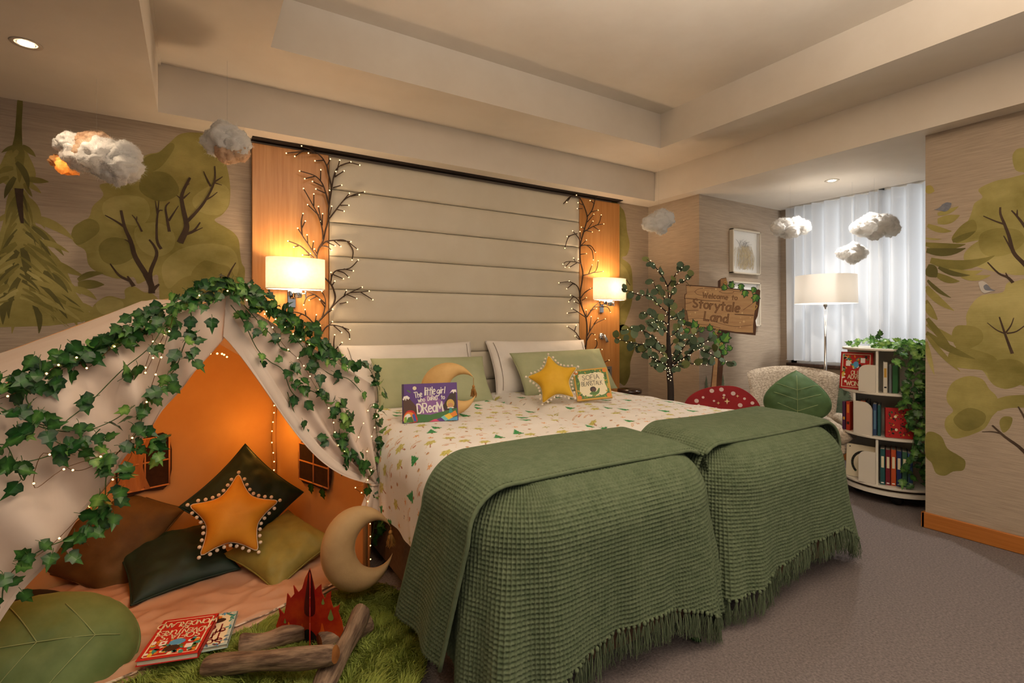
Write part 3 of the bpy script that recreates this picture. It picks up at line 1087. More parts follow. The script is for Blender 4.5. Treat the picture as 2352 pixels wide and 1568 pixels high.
for i in range(len(zs_) - 1):
    part(hb, 'padded_channel', channel(.749, 2.833, zs_[i + 1], zs_[i]), CREAM, True, world=True)
solo('wood_panel', bbox(.297, .745, 3.463, 3.4950, .10, 2.312, .003), OAK, 'honey wood wall panel on the tent side of the padded headboard', 'wall panel', group='wood panels flanking the headboard')
solo('wood_panel', bbox(2.837, 3.307, 3.463, 3.4950, .10, 2.312, .003), OAK, 'honey wood wall panel on the side of the leafy light-up tree', 'wall panel', group='wood panels flanking the headboard')

SHADE = M('lamp_shade_linen', S(250, 240, 222), 0.9, S(244, 232, 210), 60, (1, 1, 1), 3, translucent=0.10, trans_col=(0.95, 0.90, 0.80, 1))


def wall_lamp(cx, label, sgn):
    cy, z0, z1 = 3.355, 1.425, 1.612
    r = thing('wall_lamp', label, 'lamp', (cx, 3.463, 1.36), 'wall lamps beside the headboard')
    n = 48
    th = np.arange(n) * 2 * np.pi / n
    e = 2.6
    cxs = np.sign(np.cos(th)) * np.abs(np.cos(th)) ** (2 / e) * .168
    cys = np.sign(np.sin(th)) * np.abs(np.sin(th)) ** (2 / e) * .078
    V = np.array([[(cx + cxs[i], cy + cys[i], z) for z in (z0, z0 + .006, z1 - .006, z1)] for i in range(n)]).reshape(-1, 3)
    part(r, 'lamp_shade', (V, grid_faces(n, 4, True)), SHADE, True, world=True)
    ring = [(cx + cxs[i], cy + cys[i], z0) for i in range(n)] + [(cx + cxs[0], cy + cys[0], z0)]
    part(r, 'shade_trim', tube(ring, .0025, 6, False), CHROME, True, world=True)
    part(r, 'wall_bracket', join(bbox(cx - .035, cx + .015, 3.445, 3.463, 1.315, 1.425, .003), bbox(cx - .030, cx + .010, 3.395, 3.446, 1.385, 1.420, .004)), CHROME, world=True)
    V, F = lathe([(.022, 0), (.026, .004), (.026, .05), (.02, .056), (.008, .06), (.008, .12)], 20, (cx + .012, 3.37, 1.372))
    part(r, 'socket_cup', (V, F), CHROME, True, world=True)
    part(r, 'switch_lever', join(tube([(cx + .03, 3.37, 1.40), (cx + .058, 3.37, 1.40)], .004, 8), bbox(cx + .055, cx + .062, 3.362, 3.378, 1.372, 1.412, .002)), CHROME, world=True)
    l = lamp('wall_lamp_light', 'POINT', (cx, 3.355, 1.53), 6.0, (1.0, .74, .48), 0.07)
    return r


wall_lamp(.528, 'lit oval-shaded wall lamp on chrome bracket nearest the tent', 1)
wall_lamp(3.085, 'lit oval-shaded wall lamp on chrome bracket beside the leafy light-up tree', 1)

rl = thing('reading_light', 'small chrome swivel reading light on the wood panel', 'lamp', onY(1382, 773, 3.463))
q = onY(1381, 772, 3.463)
V, F = lathe([(.001, .022), (.026, .018), (.032, .006), (.033, 0)], 20)
part(rl, 'wall_rose', (np.stack([V[:, 0], -V[:, 2], V[:, 1]], -1) + q, F), CHROME, True, world=True)
p1 = onY(1388, 769, 3.42)
p2 = onY(1395, 786, 3.40)
part(rl, 'lamp_head', tube([p1, p1 * .8 + p2 * .2, p2], [.010, .013, .016], 12), CHROME, True, world=True)
part(rl, 'swivel_arm', tube([q + [0, -.02, 0], q + [.012, -.035, .004], p1], .006, 8), CHROME, True, world=True)

sw = thing('wall_socket', 'square grey socket plate on the wood panel', 'socket', onY(1396, 853, 3.463))
a, b = onY(1383, 842, 3.458), onY(1405, 866, 3.458)
part(sw, 'plate', bbox(a[0], b[0], 3.455, 3.463, b[2], a[2], .002), M('brushed_grey', S(150, 150, 152), .35, metal=.6), world=True)
part(sw, 'socket_face', bbox(a[0] + .02, b[0] - .03, 3.452, 3.456, b[2] + .025, a[2] - .025, .001), BLACK, world=True)

# ------------------------------------------------------------------ light-up twig vines
TWIG = M('brown_twig', S(52, 36, 26), .7, S(78, 56, 40), 40)
BULB = M('warm_bulb', (1, .8, .45, 1), .3, emit=(1.0, .62, .22, 1), estr=2.6)
LB = [[(430, 1330), (432, 1225), (470, 1175), (525, 1115), (548, 1060), (540, 1010), (520, 970), (478, 928), (455, 880), (438, 815), (450, 760), (475, 715), (490, 650), (505, 590), (512, 500), (525, 410), (520, 360), (505, 300), (500, 265)],
      [(432, 1225), (375, 1165), (300, 1140), (235, 1155)], [(300, 1140), (262, 1165)], [(372, 1163), (368, 1128)], [(345, 1152), (320, 1178)], [(432, 1240), (398, 1215)], [(428, 1205), (435, 1160)],
      [(470, 1175), (487, 1110), (488, 1060), (470, 1020)], [(487, 1090), (440, 1045), (395, 1020), (372, 1018)], [(440, 1045), (395, 1068)], [(420, 1035), (380, 1050), (360, 1095)], [(487, 1110), (457, 1068)],
      [(525, 1115), (575, 1065), (625, 1030), (708, 992)], [(640, 1022), (700, 1020), (750, 1015)], [(700, 1020), (772, 1065)], [(620, 1035), (675, 1058)], [(575, 1090), (618, 1082)], [(600, 1050), (615, 1012)], [(510, 1140), (532, 1125)],
      [(520, 970), (530, 920), (560, 890), (635, 878), (685, 830)], [(600, 882), (655, 893)], [(560, 892), (600, 905), (628, 930)], [(535, 915), (595, 940)], [(528, 985), (545, 957)], [(525, 950), (523, 905)],
      [(450, 760), (490, 720), (550, 710), (610, 712), (680, 762)], [(620, 715), (655, 770), (650, 825)], [(560, 712), (640, 718)], [(500, 722), (545, 742)], [(540, 712), (580, 745)], [(470, 745), (500, 748), (525, 768)],
      [(438, 815), (400, 755), (350, 680), (325, 640)], [(350, 680), (345, 600), (355, 552)], [(346, 640), (368, 597)], [(385, 735), (380, 680)], [(420, 815), (395, 795), (340, 745), (268, 715)], [(330, 742), (302, 750)], [(395, 800), (355, 798)], [(410, 775), (418, 720)], [(405, 815), (400, 792)], [(440, 800), (425, 765)],
      [(475, 715), (470, 640), (450, 570), (415, 500), (360, 402)], [(420, 505), (420, 435)], [(450, 560), (385, 498)], [(465, 600), (448, 510)], [(470, 620), (473, 553)], [(475, 660), (460, 598)],
      [(505, 590), (540, 545), (600, 470), (650, 440), (722, 420)], [(640, 445), (690, 437)], [(600, 470), (632, 430)], [(560, 525), (600, 535)], [(580, 500), (628, 500)], [(515, 560), (527, 508)],
      [(510, 500), (490, 420), (465, 360), (420, 320), (338, 295)], [(430, 325), (368, 340)], [(460, 350), (462, 290)], [(480, 390), (415, 358)], [(495, 430), (435, 403)],
      [(525, 410), (545, 310), (575, 265), (640, 240)], [(580, 262), (635, 245), (693, 258)], [(560, 290), (575, 232)], [(545, 330), (600, 295)], [(535, 395), (585, 380)], [(512, 460), (515, 413)], [(546, 325), (552, 300)],
      [(505, 300), (498, 265), (470, 215), (420, 175), (350, 145)], [(410, 172), (330, 180), (258, 187)], [(360, 170), (308, 205)], [(440, 190), (390, 187)], [(480, 230), (430, 233)], [(498, 265), (518, 225)],
      [(545, 1400), (540, 1330), (545, 1280)], [(546, 1370), (588, 1325)], [(455, 1290), (500, 1225), (560, 1222), (635, 1248)], [(590, 1228), (630, 1265), (635, 1300)], [(540, 1222), (585, 1262)], [(495, 1232), (530, 1200)], [(455, 1300), (465, 1260), (460, 1225)]]
RB = [[(2050, 1380), (2060, 1270), (2055, 1180), (2030, 1110), (2018, 1040), (2030, 960), (2035, 900), (2020, 830), (2020, 740), (2040, 660), (2060, 590), (2060, 560), (2040, 500), (2010, 450), (1965, 445), (1920, 490)],
      [(1965, 445), (1940, 480)], [(2010, 450), (1998, 440)], [(2030, 520), (2003, 520)], [(2060, 570), (2090, 530), (2105, 480), (2110, 460), (2140, 436)], [(2085, 540), (2125, 530)], [(2105, 490), (2080, 472)], [(2040, 500), (2008, 485)],
      [(2040, 660), (2090, 630), (2130, 610), (2145, 560)], [(2110, 620), (2158, 612)], [(2100, 628), (2132, 650)], [(2060, 650), (2095, 597)], [(2050, 650), (2090, 660)], [(2045, 640), (2028, 632)], [(2062, 600), (2100, 555)],
      [(2020, 740), (2012, 700), (1975, 655)], [(2000, 670), (1950, 690), (1928, 755)], [(1970, 678), (1942, 687)], [(2020, 745), (2055, 740), (2090, 770), (2098, 825)], [(2060, 740), (2085, 745), (2110, 780)], [(2022, 795), (2055, 790)], [(2025, 740), (2055, 710)], [(2022, 700), (2018, 660)],
      [(2022, 850), (1990, 840), (1940, 838), (1917, 852)], [(1960, 838), (1930, 870)], [(1990, 840), (1980, 818)], [(2000, 845), (1955, 872)], [(2015, 842), (2008, 825)],
      [(2035, 920), (2080, 910), (2115, 890), (2127, 835)], [(2090, 905), (2155, 897)], [(2070, 912), (2090, 860)], [(2018, 1040), (2005, 990), (1960, 960), (1893, 965)], [(1975, 970), (1940, 1000)], [(1985, 975), (1955, 955)],
      [(2020, 1060), (2050, 1020), (2095, 995)], [(2040, 1030), (2080, 1000)], [(2030, 1070), (2055, 1055)], [(2030, 1110), (2000, 1060), (1963, 1040)], [(1980, 1045), (1952, 1078)], [(2010, 1090), (1985, 1078)],
      [(2050, 1170), (2020, 1150), (1990, 1130), (1970, 1120)], [(2000, 1140), (1943, 1147)], [(2060, 1170), (2100, 1110), (2130, 1085), (2135, 1075)], [(2100, 1110), (2150, 1108), (2185, 1112), (2200, 1140)], [(2080, 1130), (2115, 1120)], [(2056, 1180), (2055, 1130)],
      [(2058, 1290), (2080, 1250), (2110, 1210), (2168, 1182)], [(2100, 1215), (2125, 1180)], [(2075, 1260), (2085, 1170)], [(2050, 1350), (2010, 1290), (1990, 1260), (1943, 1227)], [(1985, 1255), (1995, 1222)], [(2020, 1310), (1990, 1285)], [(2030, 1330), (1993, 1315)],
      [(2060, 1310), (2085, 1270), (2105, 1275)], [(2080, 1385), (2115, 1350), (2120, 1320), (2112, 1305)], [(2090, 1370), (2148, 1365)], [(2140, 1470), (2150, 1450), (2190, 1430)], [(2145, 1455), (2160, 1475)]]


def twig(branches, label, seed):
    r = random.Random(seed)
    root = thing('twig_vine_light', label, 'string light', (0, 0, 0), 'light-up twig vines on the headboard wall')
    first = None
    bl = []
    for i, br in enumerate(branches):
        y0 = 3.436
        dy = 0 if i == 0 else r.uniform(.0, .035)
        P = []
        k = len(br)
        for j, (x, y) in enumerate(br):
            f_ = 0 if i == 0 else j / (k - 1)
            P.append(onY(560 + x * .38265, 280 + y * .38265, y0 - dy * f_))
        P = catmull(np.array(P), 4)
        rad = np.linspace(.0062, .0048, len(P)) if i == 0 else np.linspace(.0052 if k > 2 else .0042, .0030, len(P))
        o = part(root, 'stem' if i == 0 else 'branch', tube(P, rad, 6), TWIG, True, world=True)
        if i:
            bl.append(P[-1] + (P[-1] - P[-2]) / (np.linalg.norm(P[-1] - P[-2]) + 1e-9) * .003)
    o = part(root, 'bulbs', join(*[ball(p, .0042, 7, 5) for p in bl]), BULB, True, world=True)
    o['kind'] = 'stuff'
    for j in range(3):
        sub = bl[j::3]
        c = np.mean(sub, 0)
    return root, bl


twig_l, bl_l = twig(LB, 'light-up brown twig vine climbing the panel seam nearest the tent', 3)
twig_r, bl_r = twig(RB, 'light-up brown twig vine climbing beside the leafy tree side lamp', 4)

# ------------------------------------------------------------------ recessed downlights
def downlight(x, y, label, power, col):
    r = thing('ceiling_downlight', label, 'ceiling light', (x, y, ZS), 'recessed downlights')
    part(r, 'trim_ring', lathe([(.027, -.001), (.034, .0), (.050, -.003), (.052, -.0005)], 28, (0, 0, 0)), M('downlight_trim', S(205, 190, 172), .5), True)
    part(r, 'bulb_face', lathe([(.0005, -.0015), (.026, -.0015)], 24), M('downlight_bulb', (1, .95, .85, 1), .3, emit=(1, .88, .70, 1), estr=18))
    lamp('down_spot', 'SPOT', (x, y, ZS - .02), power, col, .03, (0, 0, 0), spot=math.radians(120), blend=.8)
    return r


downlight(-.574, 2.778, 'lit recessed downlight above the tent', 9, WARM2)
downlight(4.249, 2.092, 'lit recessed downlight in the white alcove ceiling', 42, (1, .95, .88))
lamp('down_spot', 'SPOT', (-.6, .9, ZS - .02), 14, WARM2, .03, (0, 0, 0), spot=math.radians(130), blend=.8)  # added fill spot out of frame, without a downlight fitting
# ------------------------------------------------------------------ beds
DIVAN = M('divan_fabric', S(104, 80, 60), .9, S(118, 92, 70), 60, bump=.0008, bscale=400)
MATT = M('mattress_ticking', S(225, 218, 208), .8)
BEDS = ((.775, 1.80, 'fabric divan bed next to the tent'), (1.82, 2.845, 'fabric divan bed next to the leafy tree and armchair'))
YF, YH, ZTOP = 1.33, 3.44, .685
for x0, x1, lab in BEDS:
    b = thing('bed', lab, 'bed', ((x0 + x1) / 2, 2.4, 0), 'twin beds')
    part(b, 'divan_base', bbox(x0 + .02, x1 - .02, YF + .03, YH, .035, .34, .02), DIVAN, world=True)
    part(b, 'mattress', bbox(x0 + .045, x1 - .045, YF + .06, YH, .34, .585, .08), MATT, True, world=True)
    for fx in (x0 + .1, x1 - .1):
        for fy in (YF + .12, YH - .1):
            part(b, 'foot', lathe([(.02, 0), (.024, .01), (.024, .035)], 12, (fx, fy, 0)), BLACK, world=True)

PRINT = M('printed_duvet_cotton', (1, 1, 1, 1), .85, attr='print', bump=.0004, bscale=300, sheen=.1)


def paint_print(sv, tv, base, seed):
    """children's woodland print, drawn into per-vertex colour on (s,t); up = +t"""
    ns, nt_ = len(sv), len(tv)
    C = np.empty((ns, nt_, 3))
    C[:] = base[:3]
    r = random.Random(seed)
    G1, G2, Y1, Y2, BR, OR, TAN, INK = (np.array(S(*c)[:3]) for c in ((40, 138, 70), (74, 164, 92), (208, 198, 112), (182, 174, 88), (172, 112, 78), (228, 160, 86), (216, 178, 130), (76, 68, 62)))

    def area(cx, cy, R):
        i0, i1 = np.searchsorted(sv, [cx - R, cx + R])
        j0, j1 = np.searchsorted(tv, [cy - R, cy + R])
        return i0, i1, j0, j1

    def put(cx, cy, R, rot, fn):
        i0, i1, j0, j1 = area(cx, cy, R)
        if i1 - i0 < 2 or j1 - j0 < 2:
            return
        X, Y = np.meshgrid(sv[i0:i1] - cx, tv[j0:j1] - cy, indexing='ij')
        c, s = math.cos(rot), math.sin(rot)
        x, y = X * c + Y * s, -X * s + Y * c
        fn(C[i0:i1, j0:j1], x, y)

    def setc(A, m, col):
        A[m] = col

    def fir(k):
        def f(A, x, y):
            h = .072 * k
            w = .026 * k * (1 - (y + .3 * h) / h) * (0.72 + .28 * np.mod((y + h) * 62 / k, 1.0))
            body = (y > -.3 * h) & (y < .7 * h) & (np.abs(x) < w)
            setc(A, (np.abs(x) < .004 * k) & (y > -.5 * h) & (y <= -.3 * h), BR)
            setc(A, body, G1)
            setc(A, body & (np.sin(x * 700) * np.sin(y * 500) > .35), G2)
        return f

    def tree(k):
        def f(A, x, y):
            rr = .019 * k * (1 + .18 * np.sin(np.arctan2(y - .012, x) * 6))
            setc(A, (np.abs(x + .12 * y) < .003) & (y > -.032 * k) & (y < .01), BR)
            m = x * x * .8 + (y - .014 * k) ** 2 < rr ** 2
            setc(A, m, Y1)
            setc(A, m & (np.sin(x * 300 + 1) * np.sin(y * 260) > .3), Y2)
        return f

    def sprig(A, x, y):
        for dx, dy, a in ((0, .012, .3), (.011, .004, 1.2), (-.011, .002, -1.0), (.004, -.010, .2)):
            c, s = math.cos(a), math.sin(a)
            X, Y = (x - dx) * c + (y - dy) * s, -(x - dx) * s + (y - dy) * c
            setc(A, (X / .0045) ** 2 + (Y / .009) ** 2 < 1, Y2 if dx > 0 else Y1 * .8)

    def star(A, x, y):
        th = np.arctan2(x, y)
        rr = .0155 * (.62 + .38 * np.cos(5 * th))
        setc(A, x * x + y * y < rr * rr, OR)

    def arc(A, x, y):
        q = np.sqrt(x * x + (y + .018) ** 2)
        setc(A, (np.abs(q - .032) < .0024) & (y > -.006), TAN)
        setc(A, (np.abs(q - .024) < .0018) & (y > -.006), np.array(S(214, 170, 140)[:3]))
        setc(A, ((x - .012) / .010) ** 2 + ((y + .012) / .006) ** 2 < 1, BR * 1.4)

    def acorn(A, x, y):
        setc(A, (x / .007) ** 2 + (y / .009) ** 2 < 1, TAN)
        setc(A, ((x / .0075) ** 2 + ((y - .005) / .005) ** 2 < 1), BR)

    def ticks(A, x, y):
        for k in (-1, 0, 1):
            setc(A, (np.abs(x - k * .006 - y * .3) < .0013) & (np.abs(y) < .005), INK)

    g = .086
    kinds = [fir, tree, sprig, arc, star, sprig, fir, acorn, tree, ticks, arc, acorn]
    jj = 0
    for j in range(int((tv[-1] - tv[0]) / g) + 2):
        for i in range(int((sv[-1] - sv[0]) / g) + 2):
            jj = i * 5 + j * 7 + (i * j) % 3
            kd = kinds[jj % len(kinds)]
            cx, cy = sv[0] + (i + .5 * (j % 2)) * g + r.uniform(-.014, .014), tv[0] + j * g + r.uniform(-.014, .014)
            rot = r.uniform(-.35, .35)
            fn = kd(r.uniform(1.0, 1.3)) if kd in (fir, tree) else kd
            put(cx, cy, .075, rot, fn)
            for _ in range(2):
                put(cx + r.uniform(-.04, .04), cy + r.uniform(-.04, .04), .01, 0, lambda A, x, y: setc(A, (x / .0028) ** 2 + (y / .0022) ** 2 < 1, TAN))
    return C


def drape(a, x0, x1, r, top, flare=.05, left=True, right=False):
    """arc length a measured from x1 towards x0 -> x, z; past the left edge it rolls over radius r and hangs"""
    L = (x1 - x0) - r
    x = np.where(a < L, x1 - a, 0.0)
    z = np.full_like(a, top)
    th = np.clip((a - L) / r, 0, np.pi / 2)
    x = np.where(a >= L, x0 + r - r * np.sin(th), x)
    z = np.where(a >= L, top - r * (1 - np.cos(th)), z)
    ex = np.clip(a - L - r * np.pi / 2, 0, None)
    return x - ex * flare, z - ex


def duvet(x0, x1, name_label, seed, mirror=False, step=.0036, drop=.20):
    r = .165
    smax = (x1 - x0) - r + r * np.pi / 2 + drop
    sv = np.arange(0, smax, step)
    tv = np.arange(1.54, 3.36, step)
    A, T = np.meshgrid(sv, tv, indexing='ij')
    x, z = drape(A, x0, x1, r, ZTOP, .02)
    wid = x1 - x0
    puff = .022 * np.clip(np.sin(np.clip(A / (wid + .1), 0, 1) * np.pi), 0, 1) ** .5
    # roll down into the valley between the two beds
    val = np.clip(1 - A / .10, 0, 1)
    z = z + puff - .055 * val ** 2
    hang = np.clip((A - (wid - r)) / (r * 1.57 + drop), 0, 1)
    nz = vnoise(A * 4 + 3, T * 4 + 1, seed) * .008 + vnoise(A * 11 + 3, T * 9 + 1, seed + 1) * .0035 + vnoise(A * 3 + T * 14, T * 5 - A * 3, seed + 2) * .003
    z = z + nz * (1 - hang)
    x = x - hang * (vnoise(T * 7 + 2, A * 2, seed + 3) * .012 + vnoise(T * 16 + A * 6, A * 3, seed + 4) * .007)
    # hem wavers a little
    z = z + hang ** 3 * vnoise(T * 3, T * 0 + 2, seed + 5) * .02
    xx = (x0 + x1) - x if mirror else x
    V = np.stack([xx, T, z], -1).reshape(-1, 3)
    C = paint_print(sv, tv, S(238, 233, 227), seed).reshape(-1, 3)
    F = grid_faces(len(sv), len(tv))
    if not mirror:
        F = F[:, ::-1]
    return solo('duvet', (V, F), PRINT, name_label, 'duvet', True, group='printed woodland duvets', attr=('print', C))


duvet(.745, 1.806, 'white duvet printed with firs hanging over the bed side by the tent', 11, drop=.215)
duvet(1.814, 2.875, 'white duvet printed with firs on the bed by the leafy tree', 23, mirror=True, step=.0048)

# ------------------------------------------------------------------ waffle throws
WAFF = M('sage_waffle_cotton', S(91, 105, 77), .9, S(105, 117, 89), 30, sheen=.25, bump=.0005, bscale=500)
CELL = .0145


def waffle(fn, p, d, h=.0042):
    """sheet from fn(P,D)->xyz with honeycomb relief"""
    Pm, Dm = np.meshgrid(p, d, indexing='ij')
    X = fn(Pm, Dm)
    gu, gv = np.gradient(X, axis=0), np.gradient(X, axis=1)
    N = np.cross(gu, gv)
    N /= np.linalg.norm(N, axis=-1)[..., None] + 1e-9
    fu = np.abs(np.mod(Pm / CELL, 1) - .5) * 2
    fv = np.abs(np.mod(Dm / CELL, 1) - .5) * 2
    m = np.maximum(fu, fv)
    hh = h * (np.clip(m, 0, 1) ** 1.6 - .5)
    X = X + N * hh[..., None]
    return X.reshape(-1, 3), grid_faces(len(p), len(d)), N


TASS = [tassel_mesh('tassel', .100, WAFF, 14, .013, .0075, k) for k in range(4)]


def throw(x0, x1, lab, seed, hemX, hemZ, right_drop):
    root = thing('throw_blanket', lab, 'blanket', ((x0 + x1) / 2, 1.5, ZTOP), 'sage green waffle throws')
    top = ZTOP + .030
    r = .20
    xl, xr, yf = x0 - .06, x1 + .015, YF - .075       # outer faces of the hanging sheet
    rc = .06
    # plan path of the rolled edge, inset by r: left side -> corner -> foot -> right corner
    pts = []
    left_len = .11
    for t in np.linspace(0, 1, 30):
        pts.append((xl + r, yf + r + rc + left_len * (1 - t)))
    for t in np.linspace(0, 1, 24)[1:]:
        a = math.pi + t * math.pi / 2
        pts.append((xl + r + rc + rc * math.cos(a), yf + r + rc + rc * math.sin(a)))
    for t in np.linspace(0, 1, 60)[1:]:
        pts.append((xl + r + rc + (xr - r - rc - (xl + r + rc)) * t, yf + r))
    for t in np.linspace(0, 1, 24)[1:]:
        a = -math.pi / 2 + t * math.pi / 2
        pts.append((xr - r - rc + rc * math.cos(a), yf + r + rc + rc * math.sin(a)))
    for t in np.linspace(0, 1, 10)[1:]:
        pts.append((xr - r, yf + r + rc + right_drop * t))
    P = np.array(pts)
    seg = np.concatenate([[0], np.cumsum(np.linalg.norm(np.diff(P, axis=0), axis=1))])
    T = np.gradient(P, seg, axis=0)
    T /= np.linalg.norm(T, axis=1)[:, None]
    NO = np.stack([T[:, 1], -T[:, 0]], -1)             # outward
    # lengths are measured along the outer face of the hanging cloth
    PO = P + NO * (r + .02)
    seg = np.concatenate([[0], np.cumsum(np.linalg.norm(np.diff(PO, axis=0), axis=1))])
    s0 = seg[41]                                       # the tent-side corner
    s1 = seg[-21]                                      # the far corner

    def fn(p, w):
        # w: 0 at the inner edge on top .. 1 at the hem (scaled per p)
        px = np.interp(p, seg, P[:, 0])
        py = np.interp(p, seg, P[:, 1])
        nx = np.interp(p, seg, NO[:, 0])
        ny = np.interp(p, seg, NO[:, 1])
        zh = np.interp(p, hem_s, hem_z)
        Lh = (top - r) - zh
        full = .10 + r * np.pi / 2 + Lh
        d = w * full - .10
        out = np.where(d < 0, d, 0)
        th = np.clip(d / r, 0, np.pi / 2)
        out = out + r * np.sin(th)
        z = top - r * (1 - np.cos(th))
        ex = np.clip(d - r * np.pi / 2, 0, None)
        z = z - ex
        q = np.clip(ex / .5, 0, 1.2)
        c0 = np.exp(-((p - s0) / .16) ** 2)
        c1 = np.exp(-((p - s1) / .14) ** 2)
        fold = q * (.010 * np.sin(p * 21 + seed) + .012 * np.sin(p * 9.3 + seed * 2) + .004 * np.sin(p * 47))
        fold = fold + q * (c0 * (.055 + .035 * np.sin((p - s0) * 38 + 1.2)) + c1 * (.075 + .035 * np.sin((p - s1) * 34 + .4)))
        fold = fold + ex * .03
        out = out + fold
        zn = vnoise(p * 5 + 2, w * 3, seed) * .004 * (ex > 0)
        return np.stack([px + nx * out, py + ny * out, z], -1)
    hem_s = np.array([0, left_len * .6, s0 - .05, s0 + .12] + [s0 + .12 + (s1 - s0 - .24) * k for k in (.12, .4, .7, .9)] + [s1 - .03, s1 + .08, seg[-1]])
    hem_z = np.array(hemZ)
    total = .10 + r * np.pi / 2 + (top - r) - .2
    p = np.arange(0, seg[-1], CELL / 5)
    w = np.linspace(0, 1, int(total / (CELL / 5)))
    # relief measured in lengths along the sheet
    Pm, Wm = np.meshgrid(p, w, indexing='ij')
    X = fn(Pm, Wm)
    zh = np.interp(Pm, hem_s, hem_z)
    full = .10 + r * np.pi / 2 + (top - r) - zh
    D = Wm * full
    gu, gv = np.gradient(X, axis=0), np.gradient(X, axis=1)
    N = np.cross(gu, gv)
    N /= np.linalg.norm(N, axis=-1)[..., None] + 1e-9
    mm = np.maximum(np.abs(np.mod(Pm / CELL, 1) - .5), np.abs(np.mod(D / CELL, 1) - .5)) * 2
    X = X + N * (.0082 * (mm ** 3.0 - .4))[..., None] * np.sign(N[len(p) // 2, -1, 1] * -1)
    X[..., 2] = np.maximum(X[..., 2], .006)
    part(root, 'hanging_layer', (X.reshape(-1, 3), grid_faces(len(p), len(w))), WAFF, True, world=True)
    # fringe along the hem
    rr = random.Random(seed)
    hem = X[:, -1]
    k0 = np.searchsorted(p, s0 - .10)
    step = int(.021 / (CELL / 5))
    for k in range(k0, len(p) - 2, step):
        q = hem[k]
        o = bpy.data.objects.new('tassel', TASS[rr.randrange(4)])
        COL.objects.link(o)
        o.parent = root
        sc = min(1.0, max(.35, (q[2] - .01) / .100)) * rr.uniform(.9, 1.08)
        o.matrix_basis = Matrix.Translation(Vector(q) - root.matrix_basis.translation + Vector((0, 0, -.004))) @ Matrix.Rotation(rr.uniform(0, 6.28), 4, 'Z') @ Matrix.Rotation(rr.uniform(-.10, .10), 4, 'X') @ Matrix.Diagonal((1, 1, sc, 1))
    # folded-over upper layer lying across the foot of the bed and down the tent side
    top2 = ZTOP + .056
    y_start, y_end = 1.735, 1.375
    hl, hr = (.44, .06) if right_drop < .05 else (.06, .40)
    r2 = .17
    xo0, xo1 = xl - .016, xr + (.0 if right_drop < .05 else .012)
    half = (xo1 - xo0) / 2 - r2
    xm = (xo0 + xo1) / 2

    def fn2(a, t):
        # a: from the strip's middle, + to the armchair side, - to the tent side
        sgn = np.sign(a)
        b = np.abs(a)
        th = np.clip((b - half) / r2, 0, np.pi / 2)
        ex = np.clip(b - half - r2 * np.pi / 2, 0, None)
        x = np.minimum(b, half) + r2 * np.sin(th) + ex * .07
        z = top2 - r2 * (1 - np.cos(th)) - ex
        q = np.clip(ex / .45, 0, 1)
        f_ = np.clip((b - half) / .2, 0, 1)
        y = y_start + (y_end - y_start) * t
        y = y + q * .115 + .004 * np.sin(a * 7 + seed) * (1 - t)
        x = x + q * (.012 * np.sin(t * 9 + 1) + .02)
        z = z + .003 * np.sin(a * 6 + seed) * (1 - q) - .026 * np.clip((t - .5) / .5, 0, 1) ** 2 * (1 - f_)
        return np.stack([xm + sgn * x, y, z], -1)
    a = np.arange(-(half + r2 * np.pi / 2 + hl), half + r2 * np.pi / 2 + hr, CELL / 5)
    wd = y_start - y_end
    t = np.linspace(0, 1, int(wd / (CELL / 5)))
    Am, Tm = np.meshgrid(a, t, indexing='ij')
    X2 = fn2(Am, Tm)
    gu, gv = np.gradient(X2, axis=0), np.gradient(X2, axis=1)
    N = np.cross(gu, gv)
    N /= np.linalg.norm(N, axis=-1)[..., None] + 1e-9
    sg = np.sign(N[len(a) // 2, 10, 2])
    mm = np.maximum(np.abs(np.mod(Am / CELL, 1) - .5), np.abs(np.mod(Tm * wd / CELL, 1) - .5)) * 2
    X3 = X2 + N * sg * (.0082 * (mm ** 3.0 - .4))[..., None]
    Fg = grid_faces(len(a), len(t))
    part(root, 'folded_layer', (X3.reshape(-1, 3), Fg), WAFF, True, world=True)
    # rolled fold edge
    keep = (a > (-9 if right_drop < .05 else -half - .14)) & (a < (9 if right_drop > .05 else half + .14))
    edge = X2[keep][:: 10, -1] + np.array([0, 0, -.008])
    part(root, 'fold_roll', tube(edge, .0075, 8), WAFF, True, world=True)
    edge = X2[keep][:: 10, 0] + np.array([0, 0, -.004])
    part(root, 'top_hem', tube(edge, .006, 6), WAFF, True, world=True)
    return root


#                      left side,         corner,       foot ...                      far corner
throw(.775, 1.80, 'sage green waffle throw on the bed by the tent, nearest the camera', 2, None, [.16, .12, .035, .10, .155, .20, .205, .16, .07, .05, .10], .03)
throw(1.82, 2.845, 'sage green waffle throw on the bed by the armchair', 5, None, [.20, .18, .12, .14, .17, .21, .24, .25, .16, .08, .14], .10)

# ------------------------------------------------------------------ pillows
WCOT = M('white_pillow_cotton', S(228, 220, 212), .85, S(234, 227, 220), 6, bump=.0012, bscale=24)
SAGE = M('sage_pillow_cotton', S(168, 174, 136), .85, S(178, 183, 146), 6, bump=.0012, bscale=22)
PIPE = M('grey_piping', S(150, 136, 124), .8)


